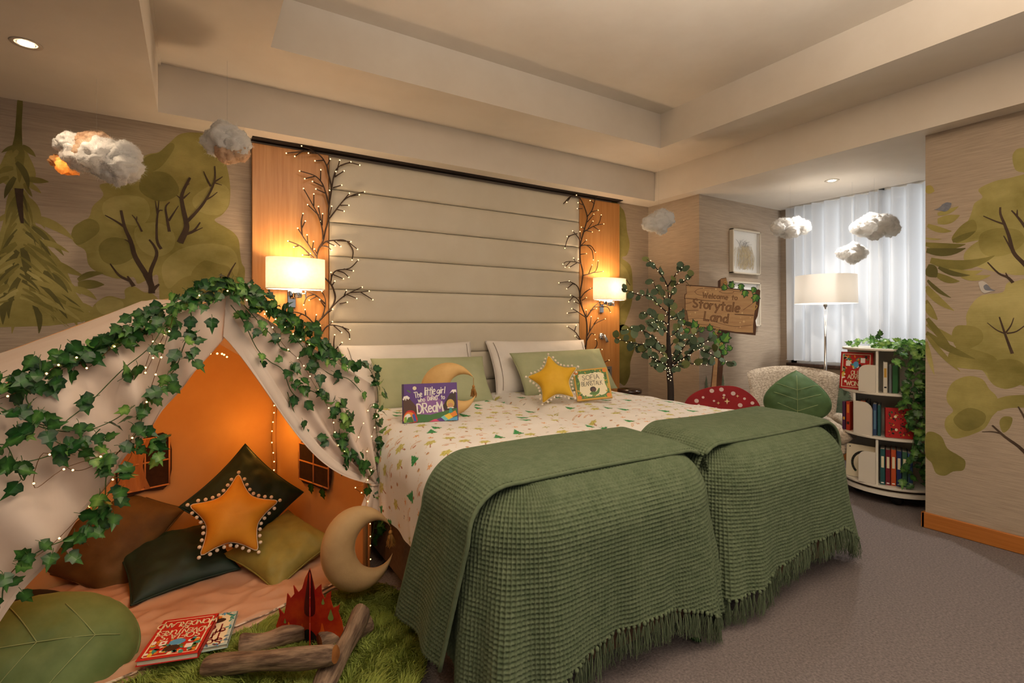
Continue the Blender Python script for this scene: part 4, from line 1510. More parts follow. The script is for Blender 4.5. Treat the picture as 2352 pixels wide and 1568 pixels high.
def bed_pillow(name, cx, cy, cz, w, h, T, lean, roll, mat, label, group, seed, piping=False, yaw=0):
    ex = np.array([math.cos(yaw), math.sin(yaw), 0])
    back = np.array([-math.sin(yaw), math.cos(yaw), 0])
    l = math.radians(lean)
    ey = UP * math.cos(l) + back * math.sin(l)
    rr = math.radians(roll)
    e1 = ex * math.cos(rr) + ey * math.sin(rr)
    e2 = -ex * math.sin(rr) + ey * math.cos(rr)
    root = thing(name, label, 'pillow', frame_matrix((cx, cy, cz), e1, e2), group)
    pc = part(root, 'pillowcase', cushion(w, h, T, .05, 30, seed, .006, 3.2), mat, True)
    part(pc, 'seam', seam_loop(w, h, .05, 20, .0022), mat, True)
    if piping:
        k = .045
        V, F = cushion(w - .0, h - .0, T, .05, 30, seed, .006, 3.2)
        for s in (-1, 1):
            ys = np.linspace(-h / 2 * .88, h / 2 * .88, 20)
            P = []
            for y in ys:
                X_ = 1 - 2 * k / w
                Yn = 2 * y / h
                x = s * w / 2 * X_ * (1 - .05 * (1 - Yn ** 2))
                t = (max(0, 1 - X_ ** 3.2) * max(0, 1 - abs(Yn) ** 3.2)) ** .55
                P.append((x, y, T / 2 * t + .005))
            part(pc, 'piping', tube(P, .0022, 5), PIPE, True)
    return root


bed_pillow('white_pillow', 1.275, 3.33, .885, .96, .42, .15, 24, 0.6, WCOT, 'white pillow with grey piping on the bed by the tent', 'white pillows', 3, True)
bed_pillow('white_pillow', 2.36, 3.33, .885, .96, .43, .15, 24, -0.5, WCOT, 'white pillow with grey piping on the bed by the leafy tree', 'white pillows', 8, True)
bed_pillow('sage_pillow', 1.345, 3.13, .835, .80, .36, .16, 32, -1.0, SAGE, 'sage green pillow behind the purple book', 'sage green pillows', 13)
bed_pillow('sage_pillow', 2.425, 3.13, .850, .88, .37, .16, 34, 1.0, SAGE, 'sage green pillow behind the yellow star cushion', 'sage green pillows', 18)

# ------------------------------------------------------------------ moon and star cushions, books on the beds
VELG = M('golden_velvet', S(206, 164, 100), .7, S(222, 182, 120), 7, sheen=.6, bump=.002, bscale=22)
VELY = M('yellow_velvet', S(222, 170, 34), .65, S(232, 184, 52), 6, sheen=.5, bump=.002, bscale=20)
GOLDT = M('gold_thread', S(190, 138, 70), .6, S(170, 118, 56), 60)
POM = M('white_pompom', S(238, 226, 208), .95, bump=.001, bscale=400)
POMM = to_mesh('pom_pom', *ball((0, 0, 0), .0085, 8, 6), POM, True)


def moon_cushion(mw, Ro, ci, Ri, thick, label, group, tassel_len, mat, xs=1.0):
    r = thing('moon_cushion', label, 'cushion', mw, group)
    V, F = crescent(Ro, ci, Ri, thick, 64, 18, wr=.05)
    V = V * np.array([xs, 1, 1])
    part(r, 'body', (V, F), mat, True)
    ci = np.array(ci)
    d = np.linalg.norm(ci)
    x = (Ro ** 2 - Ri ** 2 + d * d) / (2 * d)
    y = math.sqrt(max(Ro ** 2 - x * x, 1e-9))
    b = math.atan2(ci[1], ci[0])
    tips = [np.array([x * math.cos(b) - s * y * math.sin(b), x * math.sin(b) + s * y * math.cos(b)]) for s in (1, -1)]
    return r, [t * np.array([xs, 1]) for t in tips]


def hang_tassel(root, p3, L, mat, cord=.05, sc=1.0):
    """cord and tassel hanging in world z from p3 (root space given as world point)"""
    p3 = np.asarray(p3, float)
    e = p3 + np.array([0, 0, -cord])
    part(root, 'cord', tube([p3, e], .0018, 5), mat, True, world=True)
    me = tassel_mesh('tassel', L, mat, 34, .016 * sc, .008 * sc, 5, .0016)
    inv = root.matrix_basis.inverted()
    o = link('tassel', me, root)
    o.matrix_basis = inv @ Matrix.Translation(Vector(e))


def star_cushion(mw, R, T, label, rot, mat, group):
    r = thing('star_cushion', label, 'cushion', mw, group)
    O = star_outline(R, R * .53, 5, rot)
    part(r, 'body', inflate(O, (0, 0), T, 12, 2.4, 5, .004), mat, True)
    C = np.concatenate([O, O[:1]])
    tr_ = part(r, 'trim', tube([(x, y, 0) for x, y in C], .0028, 5, False), POM, True)
    seg = np.concatenate([[0], np.cumsum(np.linalg.norm(np.diff(C, axis=0), axis=1))])
    k = int(seg[-1] / (R * .145))
    for i in range(k):
        s = seg[-1] * i / k
        x, y = np.interp(s, seg, C[:, 0]), np.interp(s, seg, C[:, 1])
        n = np.array([np.interp(s + .004, seg, C[:, 1], period=seg[-1]) - np.interp(s - .004, seg, C[:, 1], period=seg[-1]), -(np.interp(s + .004, seg, C[:, 0], period=seg[-1]) - np.interp(s - .004, seg, C[:, 0], period=seg[-1]))])
        n /= np.linalg.norm(n) + 1e-9
        o = link('pom_pom', POMM, tr_)
        sg = 1
        o.location = (x + n[0] * .013 * sg, y + n[1] * .013 * sg, random.uniform(-.004, .004))
    return r


dm = 2.86
c = at_depth(1030, 893, dm)
mw = facing(c, 26, 0)
r_, tips = moon_cushion(mw, .155, (.084, .008), .080, .12, 'golden velvet moon cushion with tassel, leaning behind the purple book', 'moon cushions', .05, VELG)
tp = r_.matrix_basis @ Vector((tips[0][0], tips[0][1], 0))
hang_tassel(r_, tp, .062, GOLDT, .05, 1.1)
c = at_depth(1272, 872, 3.27)
star_cushion(facing(c, 24, 0), .178, .13, 'yellow star cushion with white pompoms propped on the bed', math.radians(12), VELY, 'star cushions')


COVERS = {}


def book_mesh(root, w, h, t, cover, pages, overhang=.004, rounded=True):
    """closed book lying in xy, spine on -x, front cover towards +z"""
    ct = .0028
    cv = join(bbox(-w / 2, w / 2, -h / 2, h / 2, t / 2 - ct, t / 2, .001), bbox(-w / 2, w / 2, -h / 2, h / 2, -t / 2, -t / 2 + ct, .001), bbox(-w / 2, -w / 2 + ct, -h / 2, h / 2, -t / 2, t / 2, .001))
    cvo = part(root, 'cover', cv, cover)
    COVERS[root.name] = cvo
    part(root, 'page_block', box(-w / 2 + ct, w / 2 - overhang, -h / 2 + overhang, h / 2 - overhang, -t / 2 + ct, t / 2 - ct), pages)


PAGES = M('book_pages', S(226, 218, 202), .9, S(205, 196, 178), 3, (1, 1, 220))


def ink(n, r, g, b, rough=.45):
    return M('print_' + n, S(r, g, b), rough)


I = {k: ink(k, *v) for k, v in dict(white=(240, 234, 228), cream=(238, 226, 190), violet=(92, 56, 132), lilac=(140, 94, 158), plum=(62, 36, 74), brown=(84, 56, 44), dkbrown=(58, 40, 34), skin=(196, 140, 96), blond=(206, 168, 84), grass=(70, 116, 62),
                                     lime=(134, 176, 62), teal=(60, 150, 140), aqua=(120, 196, 196), blue=(70, 92, 170), sky=(88, 160, 206), red=(196, 40, 34), orange=(226, 132, 44), yellow=(236, 196, 62), pink=(216, 78, 116), gold=(206, 160, 62), leaf=(88, 126, 58),
                                     dkleaf=(54, 88, 44), navy=(38, 48, 86), black=(34, 28, 26), maroon=(120, 26, 34), paleblue=(186, 206, 200), slate=(92, 128, 150)).items()}

# purple picture book
bw, bh = .285, .198
c = at_depth(988, 924, 2.66)
bk = thing('picture_book', 'purple picture book with white title leaning on the sage pillow', 'book', facing(c, 14, 0.5, 6))
book_mesh(bk, bw, bh, .014, I['violet'], PAGES)
f = Flat((0, 0, .0072), (1, 0, 0), (0, 1, 0), .00012)
X_ = lambda x: (x - .5) * bw
Y_ = lambda y: (.5 - y) * bh


def bp(pts, mat, ly, sm=0):
    f.poly([(X_(x), Y_(y)) for x, y in pts], mat, ly, sm)


bp([(0, 0), (.035, 0), (.035, 1), (0, 1)], I['plum'], 1)
bp([(.2, .62), (.5, .30), (.8, .62), (.7, .8), (.3, .8)], I['lilac'], 1, 5)
bp([(.02, .36), (.10, .33), (.20, .5), (.30, .68), (.30, .95), (.02, .95)], I['brown'], 2)
bp([(.72, .62), (.86, .30), (.97, .25), (.985, .75), (.8, .85)], I['dkbrown'], 2)
bp([(.01, .40), (.03, .32), (.09, .30), (.14, .36), (.11, .41), (.08, .37), (.065, .44), (.05, .37), (.03, .42)], I['white'], 3)
bp([(.86, .28), (.91, .19), (.98, .19), (.985, .27), (.95, .25), (.93, .30), (.91, .24)], I['white'], 3)
bp([(.02, .80), (.2, .78), (.5, .82), (.75, .74), (.985, .68), (.985, 1), (.02, 1)], I['grass'], 3, 0)
bp([(.03, .98), (.03, .80), (.08, .70), (.15, .68), (.22, .74), (.26, .98)], I['red'], 4, 3)
bp([(.03, .98), (.03, .82), (.09, .73), (.17, .74), (.21, .82), (.20, .98)], I['orange'], 5, 3)
bp([(.03, .98), (.035, .84), (.09, .77), (.14, .80), (.14, .98)], I['white'], 6, 3)
bp([(.025, .99), (.03, .86), (.07, .84), (.09, .99)], I['lime'], 7)
bp([(.17, .80), (.21, .77), (.25, .97), (.20, .97)], I['blue'], 7)
bp([(.06, .99), (.10, .86), (.16, .84), (.20, .99)], I['grass'], 8)
bp([(.46, 1), (.56, .94), (.66, .93), (.68, 1)], I['pink'], 4)
bp([(.60, .95), (.70, .90), (.76, 1), (.66, 1)], I['violet'], 5)
bp([(.68, .90), (.76, .84), (.84, .96), (.76, 1)], I['aqua'], 6)
bp([(.74, .86), (.84, .80), (.90, .92), (.82, .97)], I['yellow'], 7)
bp([(.84, .82), (.95, .74), (.985, .86), (.88, .92)], I['orange'], 6)
bp([(.80, .99), (.88, .93), (.985, .90), (.985, 1)], I['sky'], 5)
f.ell(X_(.225), Y_(.115), .010, .010, I['cream'], 3)
f.ell(X_(.12), Y_(.19), .013, .0035, I['leaf'], 3, rot=-.6)
f.ell(X_(.865), Y_(.56), .021, .024, I['blond'], 9)           # the little girl: a mop of fair hair, face, dress
f.ell(X_(.865), Y_(.60), .014, .013, I['skin'], 10)
bp([(.80, .66), (.86, .645), (.93, .66), (.92, .68), (.81, .68)], I['white'], 10)
bp([(.845, .665), (.885, .665), (.90, .79), (.83, .80)], I['teal'], 11)
tx = I['white']
f.text('The', X_(.225), Y_(.37), .028, tx, .15, 12, rot=.16, jitter=.05, xs=.72)
f.text('little', X_(.40), Y_(.31), .040, tx, .12, 12, rot=.06, slant=.12, jitter=.04, gap=.14, xs=.62)
f.text('girl', X_(.62), Y_(.28), .032, tx, .14, 12, slant=.15, jitter=.05, xs=.85)
f.text('who', X_(.285), Y_(.485), .022, tx, .15, 12, rot=.10, xs=.78)
f.text('DaReD', X_(.455), Y_(.45), .021, tx, .16, 12, rot=.04, jitter=.06, xs=.68)
f.text('to', X_(.70), Y_(.43), .022, tx, .15, 12, xs=.8)
f.text('DReaM', X_(.27), Y_(.775), .047, tx, .15, 12, rot=.07, jitter=.05, gap=.15, xs=.76)
f.build('printed_cover', COVERS[bk.name])

# beanstalk picture book
bw, bh = .225, .215
c = at_depth(1360, 882, 3.30)
bk = thing('picture_book', 'cream and gold picture book leaning on the yellow star cushion', 'book', facing(c, 30, 7, 4))
book_mesh(bk, bw, bh, .012, I['gold'], PAGES)
f = Flat((0, 0, .0062), (1, 0, 0), (0, 1, 0), .00012)
bp([(.05, .05), (.95, .05), (.95, .95), (.05, .95)], I['leaf'], 1)
bp([(.12, .22), (.2, .15), (.4, .17), (.6, .13), (.8, .16), (.88, .25), (.86, .5), (.9, .72), (.8, .86), (.5, .9), (.22, .86), (.12, .7), (.16, .45)], I['cream'], 2, 4)
rb = random.Random(3)
for k in range(70):
    a = rb.uniform(0, 6.28)
    q = .5 + .40 * max(-1, min(1, math.cos(a) * 1.25)), .5 + .40 * max(-1, min(1, math.sin(a) * 1.25))
    f.ell(X_(q[0] + rb.uniform(-.04, .04)), Y_(q[1] + rb.uniform(-.04, .04)), rb.uniform(.004, .009), .0035, I[rb.choice(('leaf', 'dkleaf', 'lime', 'gold'))], 3 + k % 3, 8, rb.uniform(0, 3))
for q in ((.09, .1), (.91, .1), (.09, .9), (.91, .9)):
    f.ell(X_(q[0]), Y_(q[1]), .014, .014, I['orange'], 7)
f.text('SOFIA', 0, Y_(.36), .032, I['black'], .09, 8, centre=True, gap=.2)
f.text('and the', 0, Y_(.42), .010, I['brown'], .10, 8, centre=True)
f.text('BEANSTALK', 0, Y_(.55), .028, I['black'], .09, 8, centre=True, gap=.16, xs=.70)
f.ell(0, Y_(.68), .020, .020, I['dkbrown'], 8)
f.ell(.004, Y_(.70), .012, .013, I['brown'], 9)
bp([(.38, .82), (.46, .75), (.58, .76), (.66, .66), (.69, .68), (.64, .82), (.52, .86)], I['leaf'], 9, 3)
f.build('printed_cover', COVERS[bk.name])
# ------------------------------------------------------------------ play tent (house shape), turned 20 degrees to the wall
TO = np.array([.729, 2.473, 0.0])                  # front corner post by the bed
E1 = np.array([.9404, .340, 0.0])                  # along the front, towards the bed
E2 = np.array([-.340, .9404, 0.0])                 # into the tent
NF = -E2                                           # outward normal of the front
TW, TD, TAP = 1.36, .94, 1.325
EAVE_R, EAVE_L, TMID = .915, 1.00, -.67


def TP(t, s, z):
    t, s, z = np.broadcast_arrays(np.asarray(t, float), np.asarray(s, float), np.asarray(z, float))
    return TO + t[..., None] * E1 + s[..., None] * E2 + z[..., None] * UP


def on_front(u, v, off=0.0):
    return on_plane(u, v, E2, E2 @ TO + off)


def ztop(t):
    return np.where(t > TMID, TAP + (EAVE_R - TAP) * (t - TMID) / (0 - TMID), TAP + (EAVE_L - TAP) * (TMID - t) / (TW + TMID))


FAB = M('tent_cotton', S(226, 206, 190), .85, S(232, 214, 200), 5, bump=.0012, bscale=14, translucent=.05)
FABI = M('tent_cotton_warm_lit', S(222, 168, 112), .9, S(228, 176, 120), 5, bump=.0012, bscale=10)  # same pale cotton, with the orange inner light put into its colour
tent = thing('play_tent', 'white fabric play tent draped with ivy and fairy lights', 'tent', TO)


def tsheet(name, fn, na, nb, mat=FABI, flip=False):
    A, B = np.meshgrid(np.linspace(0, 1, na), np.linspace(0, 1, nb), indexing='ij')
    F = grid_faces(na, nb)
    return part(tent, name, (fn(A, B).reshape(-1, 3), F[:, ::-1] if flip else F), mat, True, world=True)


def wob(a, b, sd, k=.006):
    return k * (vnoise(a * 5 + 1, b * 5 + 2, sd) + .5 * vnoise(a * 11, b * 9, sd + 1))


tsheet('back_wall', lambda a, b: TP(-TW * a, TD + wob(a, b, 1), b * ztop(-TW * a)), 40, 30)
tsheet('side_wall', lambda a, b: TP(wob(a, b, 2), TD * a, b * EAVE_R), 30, 26)
tsheet('side_wall', lambda a, b: TP(-TW + wob(a, b, 3), TD * a, b * EAVE_L), 30, 26)
tsheet('roof_panel', lambda a, b: TP(TMID * b, TD * 1.01 * a - .005, EAVE_R + (TAP - EAVE_R) * b + wob(a, b, 4, .004)), 24, 24, FAB)
tsheet('roof_panel', lambda a, b: TP(-TW + (TW + TMID) * b, TD * 1.01 * a - .005, EAVE_L + (TAP - EAVE_L) * b + wob(a, b, 5, .004)), 24, 24, FAB)
for t, s, z0 in ((0, TD - .02, EAVE_R), (-.012, .012, EAVE_R), (-TW + .012, TD - .02, EAVE_L), (-TW + .012, .012, EAVE_L)):
    part(tent, 'pole', tube([TP(t - .012 * (t > -1), s, 0), TP(t - .012 * (t > -1), s, z0)], .012, 10), M('tent_pole', S(206, 160, 112), .6), True, world=True)

# windows cut as dark mesh with fabric bars: one in the back wall, one in the bed-side wall
DKM = M('window_mesh_dark', S(52, 30, 22), .9, S(66, 40, 28), 40)
ORB = M('tent_binding', S(226, 156, 104), .85)
FLAP = M('window_flap_cotton', S(205, 140, 88), .85, S(190, 124, 74), 9, (6, 6, 1))


def tent_window(name, P00, ex, ey, w, h, nrm, flapside):
    r = part(tent, name, join(extrude(catmull([(0, 0), (w * .5, -.012), (w, 0), (w, h), (w * .5, h + .008), (0, h)], 3, True), .004, P00, ex, ey)), DKM, world=True)
    def bar(a, b, wd, nm='window_bar', mat=ORB):
        a, b = P00 + ex * a[0] + ey * a[1] + nrm * .006, P00 + ex * b[0] + ey * b[1] + nrm * .006
        part(tent, nm, tube([a, (a + b) / 2, b], wd, 6), mat, True, world=True)
    for a, b in (((0, 0), (w, 0)), ((w, 0), (w, h)), ((w, h), (0, h)), ((0, h), (0, 0)), ((0, h * .52), (w, h * .52)), ((w * .5, 0), (w * .5, h))):
        bar(a, b, .0045)
    if flapside:
        nn = 12
        A, B = np.meshgrid(np.linspace(0, 1, nn), np.linspace(0, 1, nn), indexing='ij')
        xx = A * w * (.44 + .16 * np.abs(2 * B - 1) ** 1.5)
        V = P00 + xx[..., None] * ex + (B * h)[..., None] * ey + ((.012 + .006 * np.sin(A * 14))[..., None]) * nrm
        part(tent, 'window_flap', (V.reshape(-1, 3), grid_faces(nn, nn)), FLAP, True, world=True)


pb = on_plane(272, 1135, E2, E2 @ TO + TD - .012)
pt = on_plane(388, 1000, E2, E2 @ TO + TD - .012)
w_, h_ = (pt - pb) @ E1, pt[2] - pb[2]
tent_window('window_screen', pb, E1, UP, w_, h_, -E2, True)
pb = on_plane(690, 1098, E1, E1 @ TO - .014)
pt = on_plane(757, 1020, E1, E1 @ TO - .014)
w_, h_ = abs((pt - pb) @ E2), pt[2] - pb[2]
tent_window('window_screen', pb, -E2, UP, w_, .20, -E1, False)
# two little ivy leaves printed under the bed-side window are built with the garland below

# front curtains
def left_curtain(a, b):
    t = TMID + .012 - (TW + TMID + .35) * a
    zt = np.where(t < -TW, EAVE_L - (-TW - t) * .5, ztop(t))
    op_t = np.array([-2.2, -1.62, -1.45, -1.28, -1.0, -.80, -.658])
    op_z = np.array([.0, .02, .16, .385, .76, 1.01, 1.175])
    zo = np.interp(t, op_t, op_z)
    z = zt + (zo - zt) * b
    dist = (t * .80 + z * .60)
    amp = .026 * np.sin(np.pi * np.clip(b, 0, 1)) ** .6 * np.clip(a * 4, 0, 1) + .018 * b * np.clip(a * 3, 0, 1)
    s = -.012 - amp * (1 + np.sin(t * 30 + z * 13 + 1.5 * np.sin(t * 7))) - .012 * np.sin(t * 13 - z * 5 + 1) * b - .022 * a
    return TP(t, s, z)


tsheet('front_curtain', left_curtain, 110, 60, FAB)
A_ = np.linspace(0, 1, 90)
hemP = left_curtain(A_, np.ones_like(A_)) + NF * .003
hemQ = left_curtain(A_, np.full_like(A_, .965)) + NF * .005
V = np.concatenate([hemP, hemQ])
part(tent, 'curtain_hem', (V, np.stack([np.arange(89), np.arange(1, 90), np.arange(91, 180), np.arange(90, 179)], -1)), FAB, True, world=True)

TIE = np.array([.0, .448])


def right_curtain(a, b):
    top = np.array([[TMID - .012, 1.165], [TMID + .0, TAP], [TMID * .66, TAP + (EAVE_R - TAP) * .34], [TMID * .33, TAP + (EAVE_R - TAP) * .67], [0.005, EAVE_R], [.022, .75]])
    ka = np.array([0, .14, .40, .64, .88, 1.0])
    tx_, tz_ = np.interp(a, ka, top[:, 0]), np.interp(a, ka, top[:, 1])
    ex_, ez_ = TIE[0] - .03 * (1 - a) + .015, TIE[1] + .012 * np.sin(a * 9)
    # opening edge bellies towards the tent's inside like hanging cloth
    bx = tx_ + (ex_ - tx_) * b
    bz = tz_ + (ez_ - tz_) * b
    sag = np.sin(np.pi * b) * (1 - a) ** 1.5
    sag = np.sin(np.pi * b ** 1.35) * (1 - a) ** 1.5
    bx = bx - .055 * sag
    bz = bz - .085 * sag
    amp = .026 * np.sin(np.pi * b) ** .7 * np.clip(1.2 - a * .3, 0, 1)
    s = -.014 - amp * (1 + np.sin(a * 26 + 1)) * .8 - .012 * np.sin(a * 11 + b * 2) * np.sin(np.pi * b) - .03 * b
    return TP(bx, s, bz)


tsheet('front_curtain', right_curtain, 110, 50, FAB)
B_ = np.linspace(0, 1, 50)
h1, h2 = right_curtain(np.zeros(50), B_) + NF * .004, right_curtain(np.full(50, .09), B_) + NF * .006
V = np.concatenate([h1, h2])
part(tent, 'curtain_hem', (V, np.stack([np.arange(49), np.arange(1, 50), np.arange(51, 100), np.arange(50, 99)], -1)), FAB, True, world=True)


def tail(a, b):      # gathered cloth below the tie
    th = a * 2 * np.pi
    rr = .016 + .040 * b ** .7 * (1 + .35 * np.sin(th * 5))
    return TP(-.015 - .03 * b + rr * np.cos(th), -.045 + rr * .6 * np.sin(th), .452 - b * (.15 + .03 * np.sin(th)))


tsheet('curtain_tail', tail, 60, 16, FAB)
part(tent, 'tie_band', tube([TP(-.012 + .024 * math.cos(k), -.045 + .020 * math.sin(k), .449) for k in np.linspace(0, 6.28, 20)], .006, 6), FAB, True, world=True)
q = on_front(152, 1255, -.06)
part(tent, 'care_label', join(extrude([(-.006, -.04), (.008, -.042), (.010, .0), (-.004, .002)], .0008, q, E1 * .9 + UP * .4, UP * .9 - E1 * .4)), M('label_pink', S(226, 190, 186), .7), world=True)

# padded floor mat
MATM = M('tent_mat_satin', S(190, 148, 120), .55, S(204, 162, 134), 4, bump=.002, bscale=8)


def mat_top(a, b):
    t, s = -1.62 + 1.60 * a, -.020 + (TD - .0) * b
    z = .036 + .012 * vnoise(t * 5 + s * 9, s * 6 - t * 3, 31) + .009 * (1 - np.abs(vnoise(t * 11 + s * 6, s * 15 - t * 4, 32)) * 2) + .008 * vnoise(t * 2, s * 3, 33)
    z = np.where((b < .02) | (a > .99), .018, z)
    return TP(t, s, np.maximum(z, .012))


mt = thing('tent_mat', 'wrinkled peach padded mat covering the tent floor', 'mat', TO)
A, B = np.meshgrid(np.linspace(0, 1, 150), np.linspace(0, 1, 90), indexing='ij')
part(mt, 'quilted_top', (mat_top(A, B).reshape(-1, 3), grid_faces(150, 90)), MATM, True, world=True)
V, F = box(-1.62, -.02, -.022, TD - .02, .003, .020)
part(mt, 'foam_edge', (TP(V[:, 0], V[:, 1], V[:, 2]), F), MATM, world=True)
P = TP(np.linspace(-1.6, -.03, 40), np.full(40, -.021), .025 + .003 * np.sin(np.arange(40) * 1.7))
part(mt, 'piping', tube(P, .005, 7), M('mat_piping', S(214, 178, 150), .6), True, world=True)
P = TP(np.linspace(-1.6, -.03, 40), np.full(40, -.004), .038 + .003 * np.sin(np.arange(40) * 1.1))
V = np.concatenate([P - E2 * .006, P + E2 * .008 + UP * .001])
part(mt, 'zip_tape', (V, np.stack([np.arange(39), np.arange(1, 40), np.arange(41, 80), np.arange(40, 79)], -1)), M('zip_tape_white', S(222, 210, 200), .6, S(120, 110, 100), 3, (9, 9, 1), 2, .45, .55), world=True)

# ------------------------------------------------------------------ ivy
IVY = M('ivy_leaf', S(28, 68, 27), .36, attr='leaf_tone', rand=.38, spec=.5)
IVYB = M('ivy_leaf_bright', S(64, 120, 44), .38, attr='leaf_tone', rand=.40, translucent=.25)  # paler leaf copy; window light on the bookcase ivy is in its colour
VINE = M('ivy_stem', S(46, 84, 34), .6, S(74, 96, 46), 20)


def ivy_leaf_mesh(name, mat, seed):
    r = random.Random(seed)
    half = [(.0, -.42), (.10, -.56), (.36, -.44), (.60, -.16), (.40, .06), (.44, .34), (.20, .38), (.0, .86)]
    k = [r.uniform(.88, 1.12) for _ in half]
    R = [(x * q, y * q) for (x, y), q in zip(half, k)]
    Lf = [(-x * r.uniform(.9, 1.1), y * q) for (x, y), q in zip(half, k)][1:-1][::-1]
    out = R + Lf
    V = [(0, -.15, 0), (0, .30, 0)]
    for x, y in out:
        z = .16 * abs(x) ** 1.2 - .22 * max(0, y) ** 2 + r.uniform(-.05, .05)
        V.append((x, y, z))
    n = len(out)
    F = []
    for i in range(n):
        a, b = 2 + i, 2 + (i + 1) % n
        ya, yb = V[a][1], V[b][1]
        c = 1 if (ya + yb) / 2 > .12 else 0
        F.append((c, a, b))
    # close the two fans
    ia = max(range(n), key=lambda i: out[i][0] if .0 < out[i][1] < .2 else -9)
    F.append((0, 2 + 4, 1))
    F.append((0, 1, 2 + n - 4))
    V = np.array(V)
    V[:, 1] += .42
    V[:, 2] += .03
    st = tube([(0, 0, 0), (0, -.25, -.05), (.05, -.45, -.15)], .022, 4)
    (V2, F2), fm = joinm(((V, F), 0), (st, 1))
    edge, mid = (S(24, 60, 24), S(58, 106, 44)) if mat is IVY else (S(62, 118, 42), S(132, 176, 88))
    C = np.tile(np.array(edge[:3]), (len(V2), 1))
    C[:2] = mid[:3]
    for i in (2, 2 + 7):
        C[i] = mid[:3]
    return to_mesh(name, V2, F2, [mat, VINE], False, fm, ('leaf_tone', C))


IVM = [ivy_leaf_mesh('leaf', IVY, k) for k in range(5)]
IVMB = [ivy_leaf_mesh('leaf', IVYB, k + 9) for k in range(4)]


def put_leaf(root, mesh, P, normal, down, size, r, tilt=.55, spin=.9):
    n = np.asarray(normal, float) + np.array([r.gauss(0, tilt) for _ in range(3)]) * .8
    n /= np.linalg.norm(n)
    y = np.asarray(down, float)
    y = y - n * (y @ n)
    y /= np.linalg.norm(y) + 1e-9
    x = np.cross(y, n)
    a = r.gauss(0, spin)
    y2 = y * math.cos(a) + x * math.sin(a)
    m = frame_matrix(P, np.cross(y2, n), y2, n)
    o = bpy.data.objects.new('leaf', mesh)
    COL.objects.link(o)
    o.parent = root
    o.matrix_basis = root.matrix_basis.inverted() @ m @ Matrix.Diagonal((size, size, size, 1))
    return o


def vine_px(pts, off, r, jit=.004):
    """pixel polyline -> points on (or just off) the tent front"""
    P = []
    for i, (u, v) in enumerate(pts):
        P.append(on_front(u, v, -off - .012 * math.sin(i * 1.7)))
    return catmull(np.array(P), 6)


def garland(label, vines, boost, seed, sizes=(.028, .044)):
    r = random.Random(seed)
    root = thing('ivy_garland', label, 'garland', TO + UP * 1.2, 'artificial ivy garlands')
    stems = []
    tot = 0
    for pts, dens, off, wide in vines:
        P = vine_px(pts, off, r)
        stems.append(tube(P, .0016, 4, False))
        seg = np.concatenate([[0], np.cumsum(np.linalg.norm(np.diff(P, axis=0), axis=1))])
        n = int(seg[-1] * dens * boost)
        for k in range(n):
            s = seg[-1] * (k + r.random()) / n
            q = np.array([np.interp(s, seg, P[:, c]) for c in range(3)])
            q = q + E1 * r.gauss(0, wide) + UP * r.gauss(0, wide) + NF * r.uniform(.004, .03 + wide * .6)
            up = -UP + E1 * r.uniform(-.9, .9)
            put_leaf(root, IVM[r.randrange(5)] if r.random() < .82 else IVMB[r.randrange(4)], q, NF * .9 + UP * .35, up, r.uniform(*sizes), r)
            tot += 1
    o = part(root, 'stem', join(*stems), VINE, True, world=True)
    return root, tot


GL = [([(0, 905), (60, 880), (130, 845), (200, 805), (270, 775), (330, 735), (390, 700), (440, 672), (500, 650)], 95, .035, .022),
      ([(0, 870), (110, 832), (220, 790), (320, 740), (420, 690), (500, 668)], 40, .03, .020),
      ([(430, 690), (440, 740), (420, 800), (400, 850), (350, 900), (330, 950), (310, 1000), (270, 1040), (245, 1090), (240, 1150), (215, 1195), (170, 1230), (100, 1260), (40, 1300), (10, 1340), (5, 1380)], 42, 0.092, .024),
      ([(400, 700), (350, 790), (280, 850), (210, 920), (160, 960), (130, 980), (60, 965), (10, 940)], 14, 0.092, .012),
      ([(90, 820), (90, 870), (60, 910), (80, 950), (90, 975)], 34, 0.087, .014),
      ([(0, 935), (40, 955), (110, 985), (190, 990), (260, 965), (310, 930)], 14, 0.092, .012),
      ([(30, 975), (50, 1000), (80, 1005)], 40, 0.092, .012),
      ([(0, 1055), (60, 1060), (130, 1040), (200, 1010), (230, 985)], 26, 0.097, .014),
      ([(110, 1000), (140, 1020), (170, 1030), (250, 1065)], 40, 0.097, .014),
      ([(0, 1020), (20, 1030), (50, 1100), (60, 1090)], 22, 0.097, .012),
      ([(370, 1000), (350, 1020), (350, 1040)], 60, 0.092, .010),
      ([(290, 1070), (270, 1110), (240, 1145), (215, 1190), (165, 1245)], 26, 0.102, .012)]
GR = [([(500, 648), (560, 668), (620, 705), (680, 745), (730, 790), (760, 815)], 150, .035, .018),
      ([(500, 655), (540, 672), (600, 700), (650, 725)], 60, .03, .020),
      ([(760, 815), (800, 835), (840, 840), (860, 870), (868, 910), (862, 960), (866, 1010), (850, 1060), (846, 1110)], 44, .045, .013),
      ([(530, 700), (560, 740), (590, 800), (620, 830), (650, 850), (670, 900), (710, 930)], 20, .045, .013),
      ([(560, 700), (600, 745), (640, 790), (660, 850), (700, 890), (760, 915), (790, 945)], 32, .045, .014),
      ([(640, 730), (690, 790), (720, 830), (760, 860), (800, 870), (830, 900)], 18, .045, .010),
      ([(760, 910), (780, 950), (780, 1000), (790, 1040), (830, 1060)], 90, .05, .018),
      ([(660, 900), (680, 960), (690, 985), (740, 1010), (770, 1030)], 12, .045, .010),
      ([(700, 780), (720, 850), (740, 900), (770, 930)], 20, .045, .012),
      ([(848, 1110), (856, 1150), (860, 1200), (852, 1240)], 60, .03, .012)]
g1, n1 = garland('trailing ivy garland over the front-left half of the tent', GL, 1.5, 21)
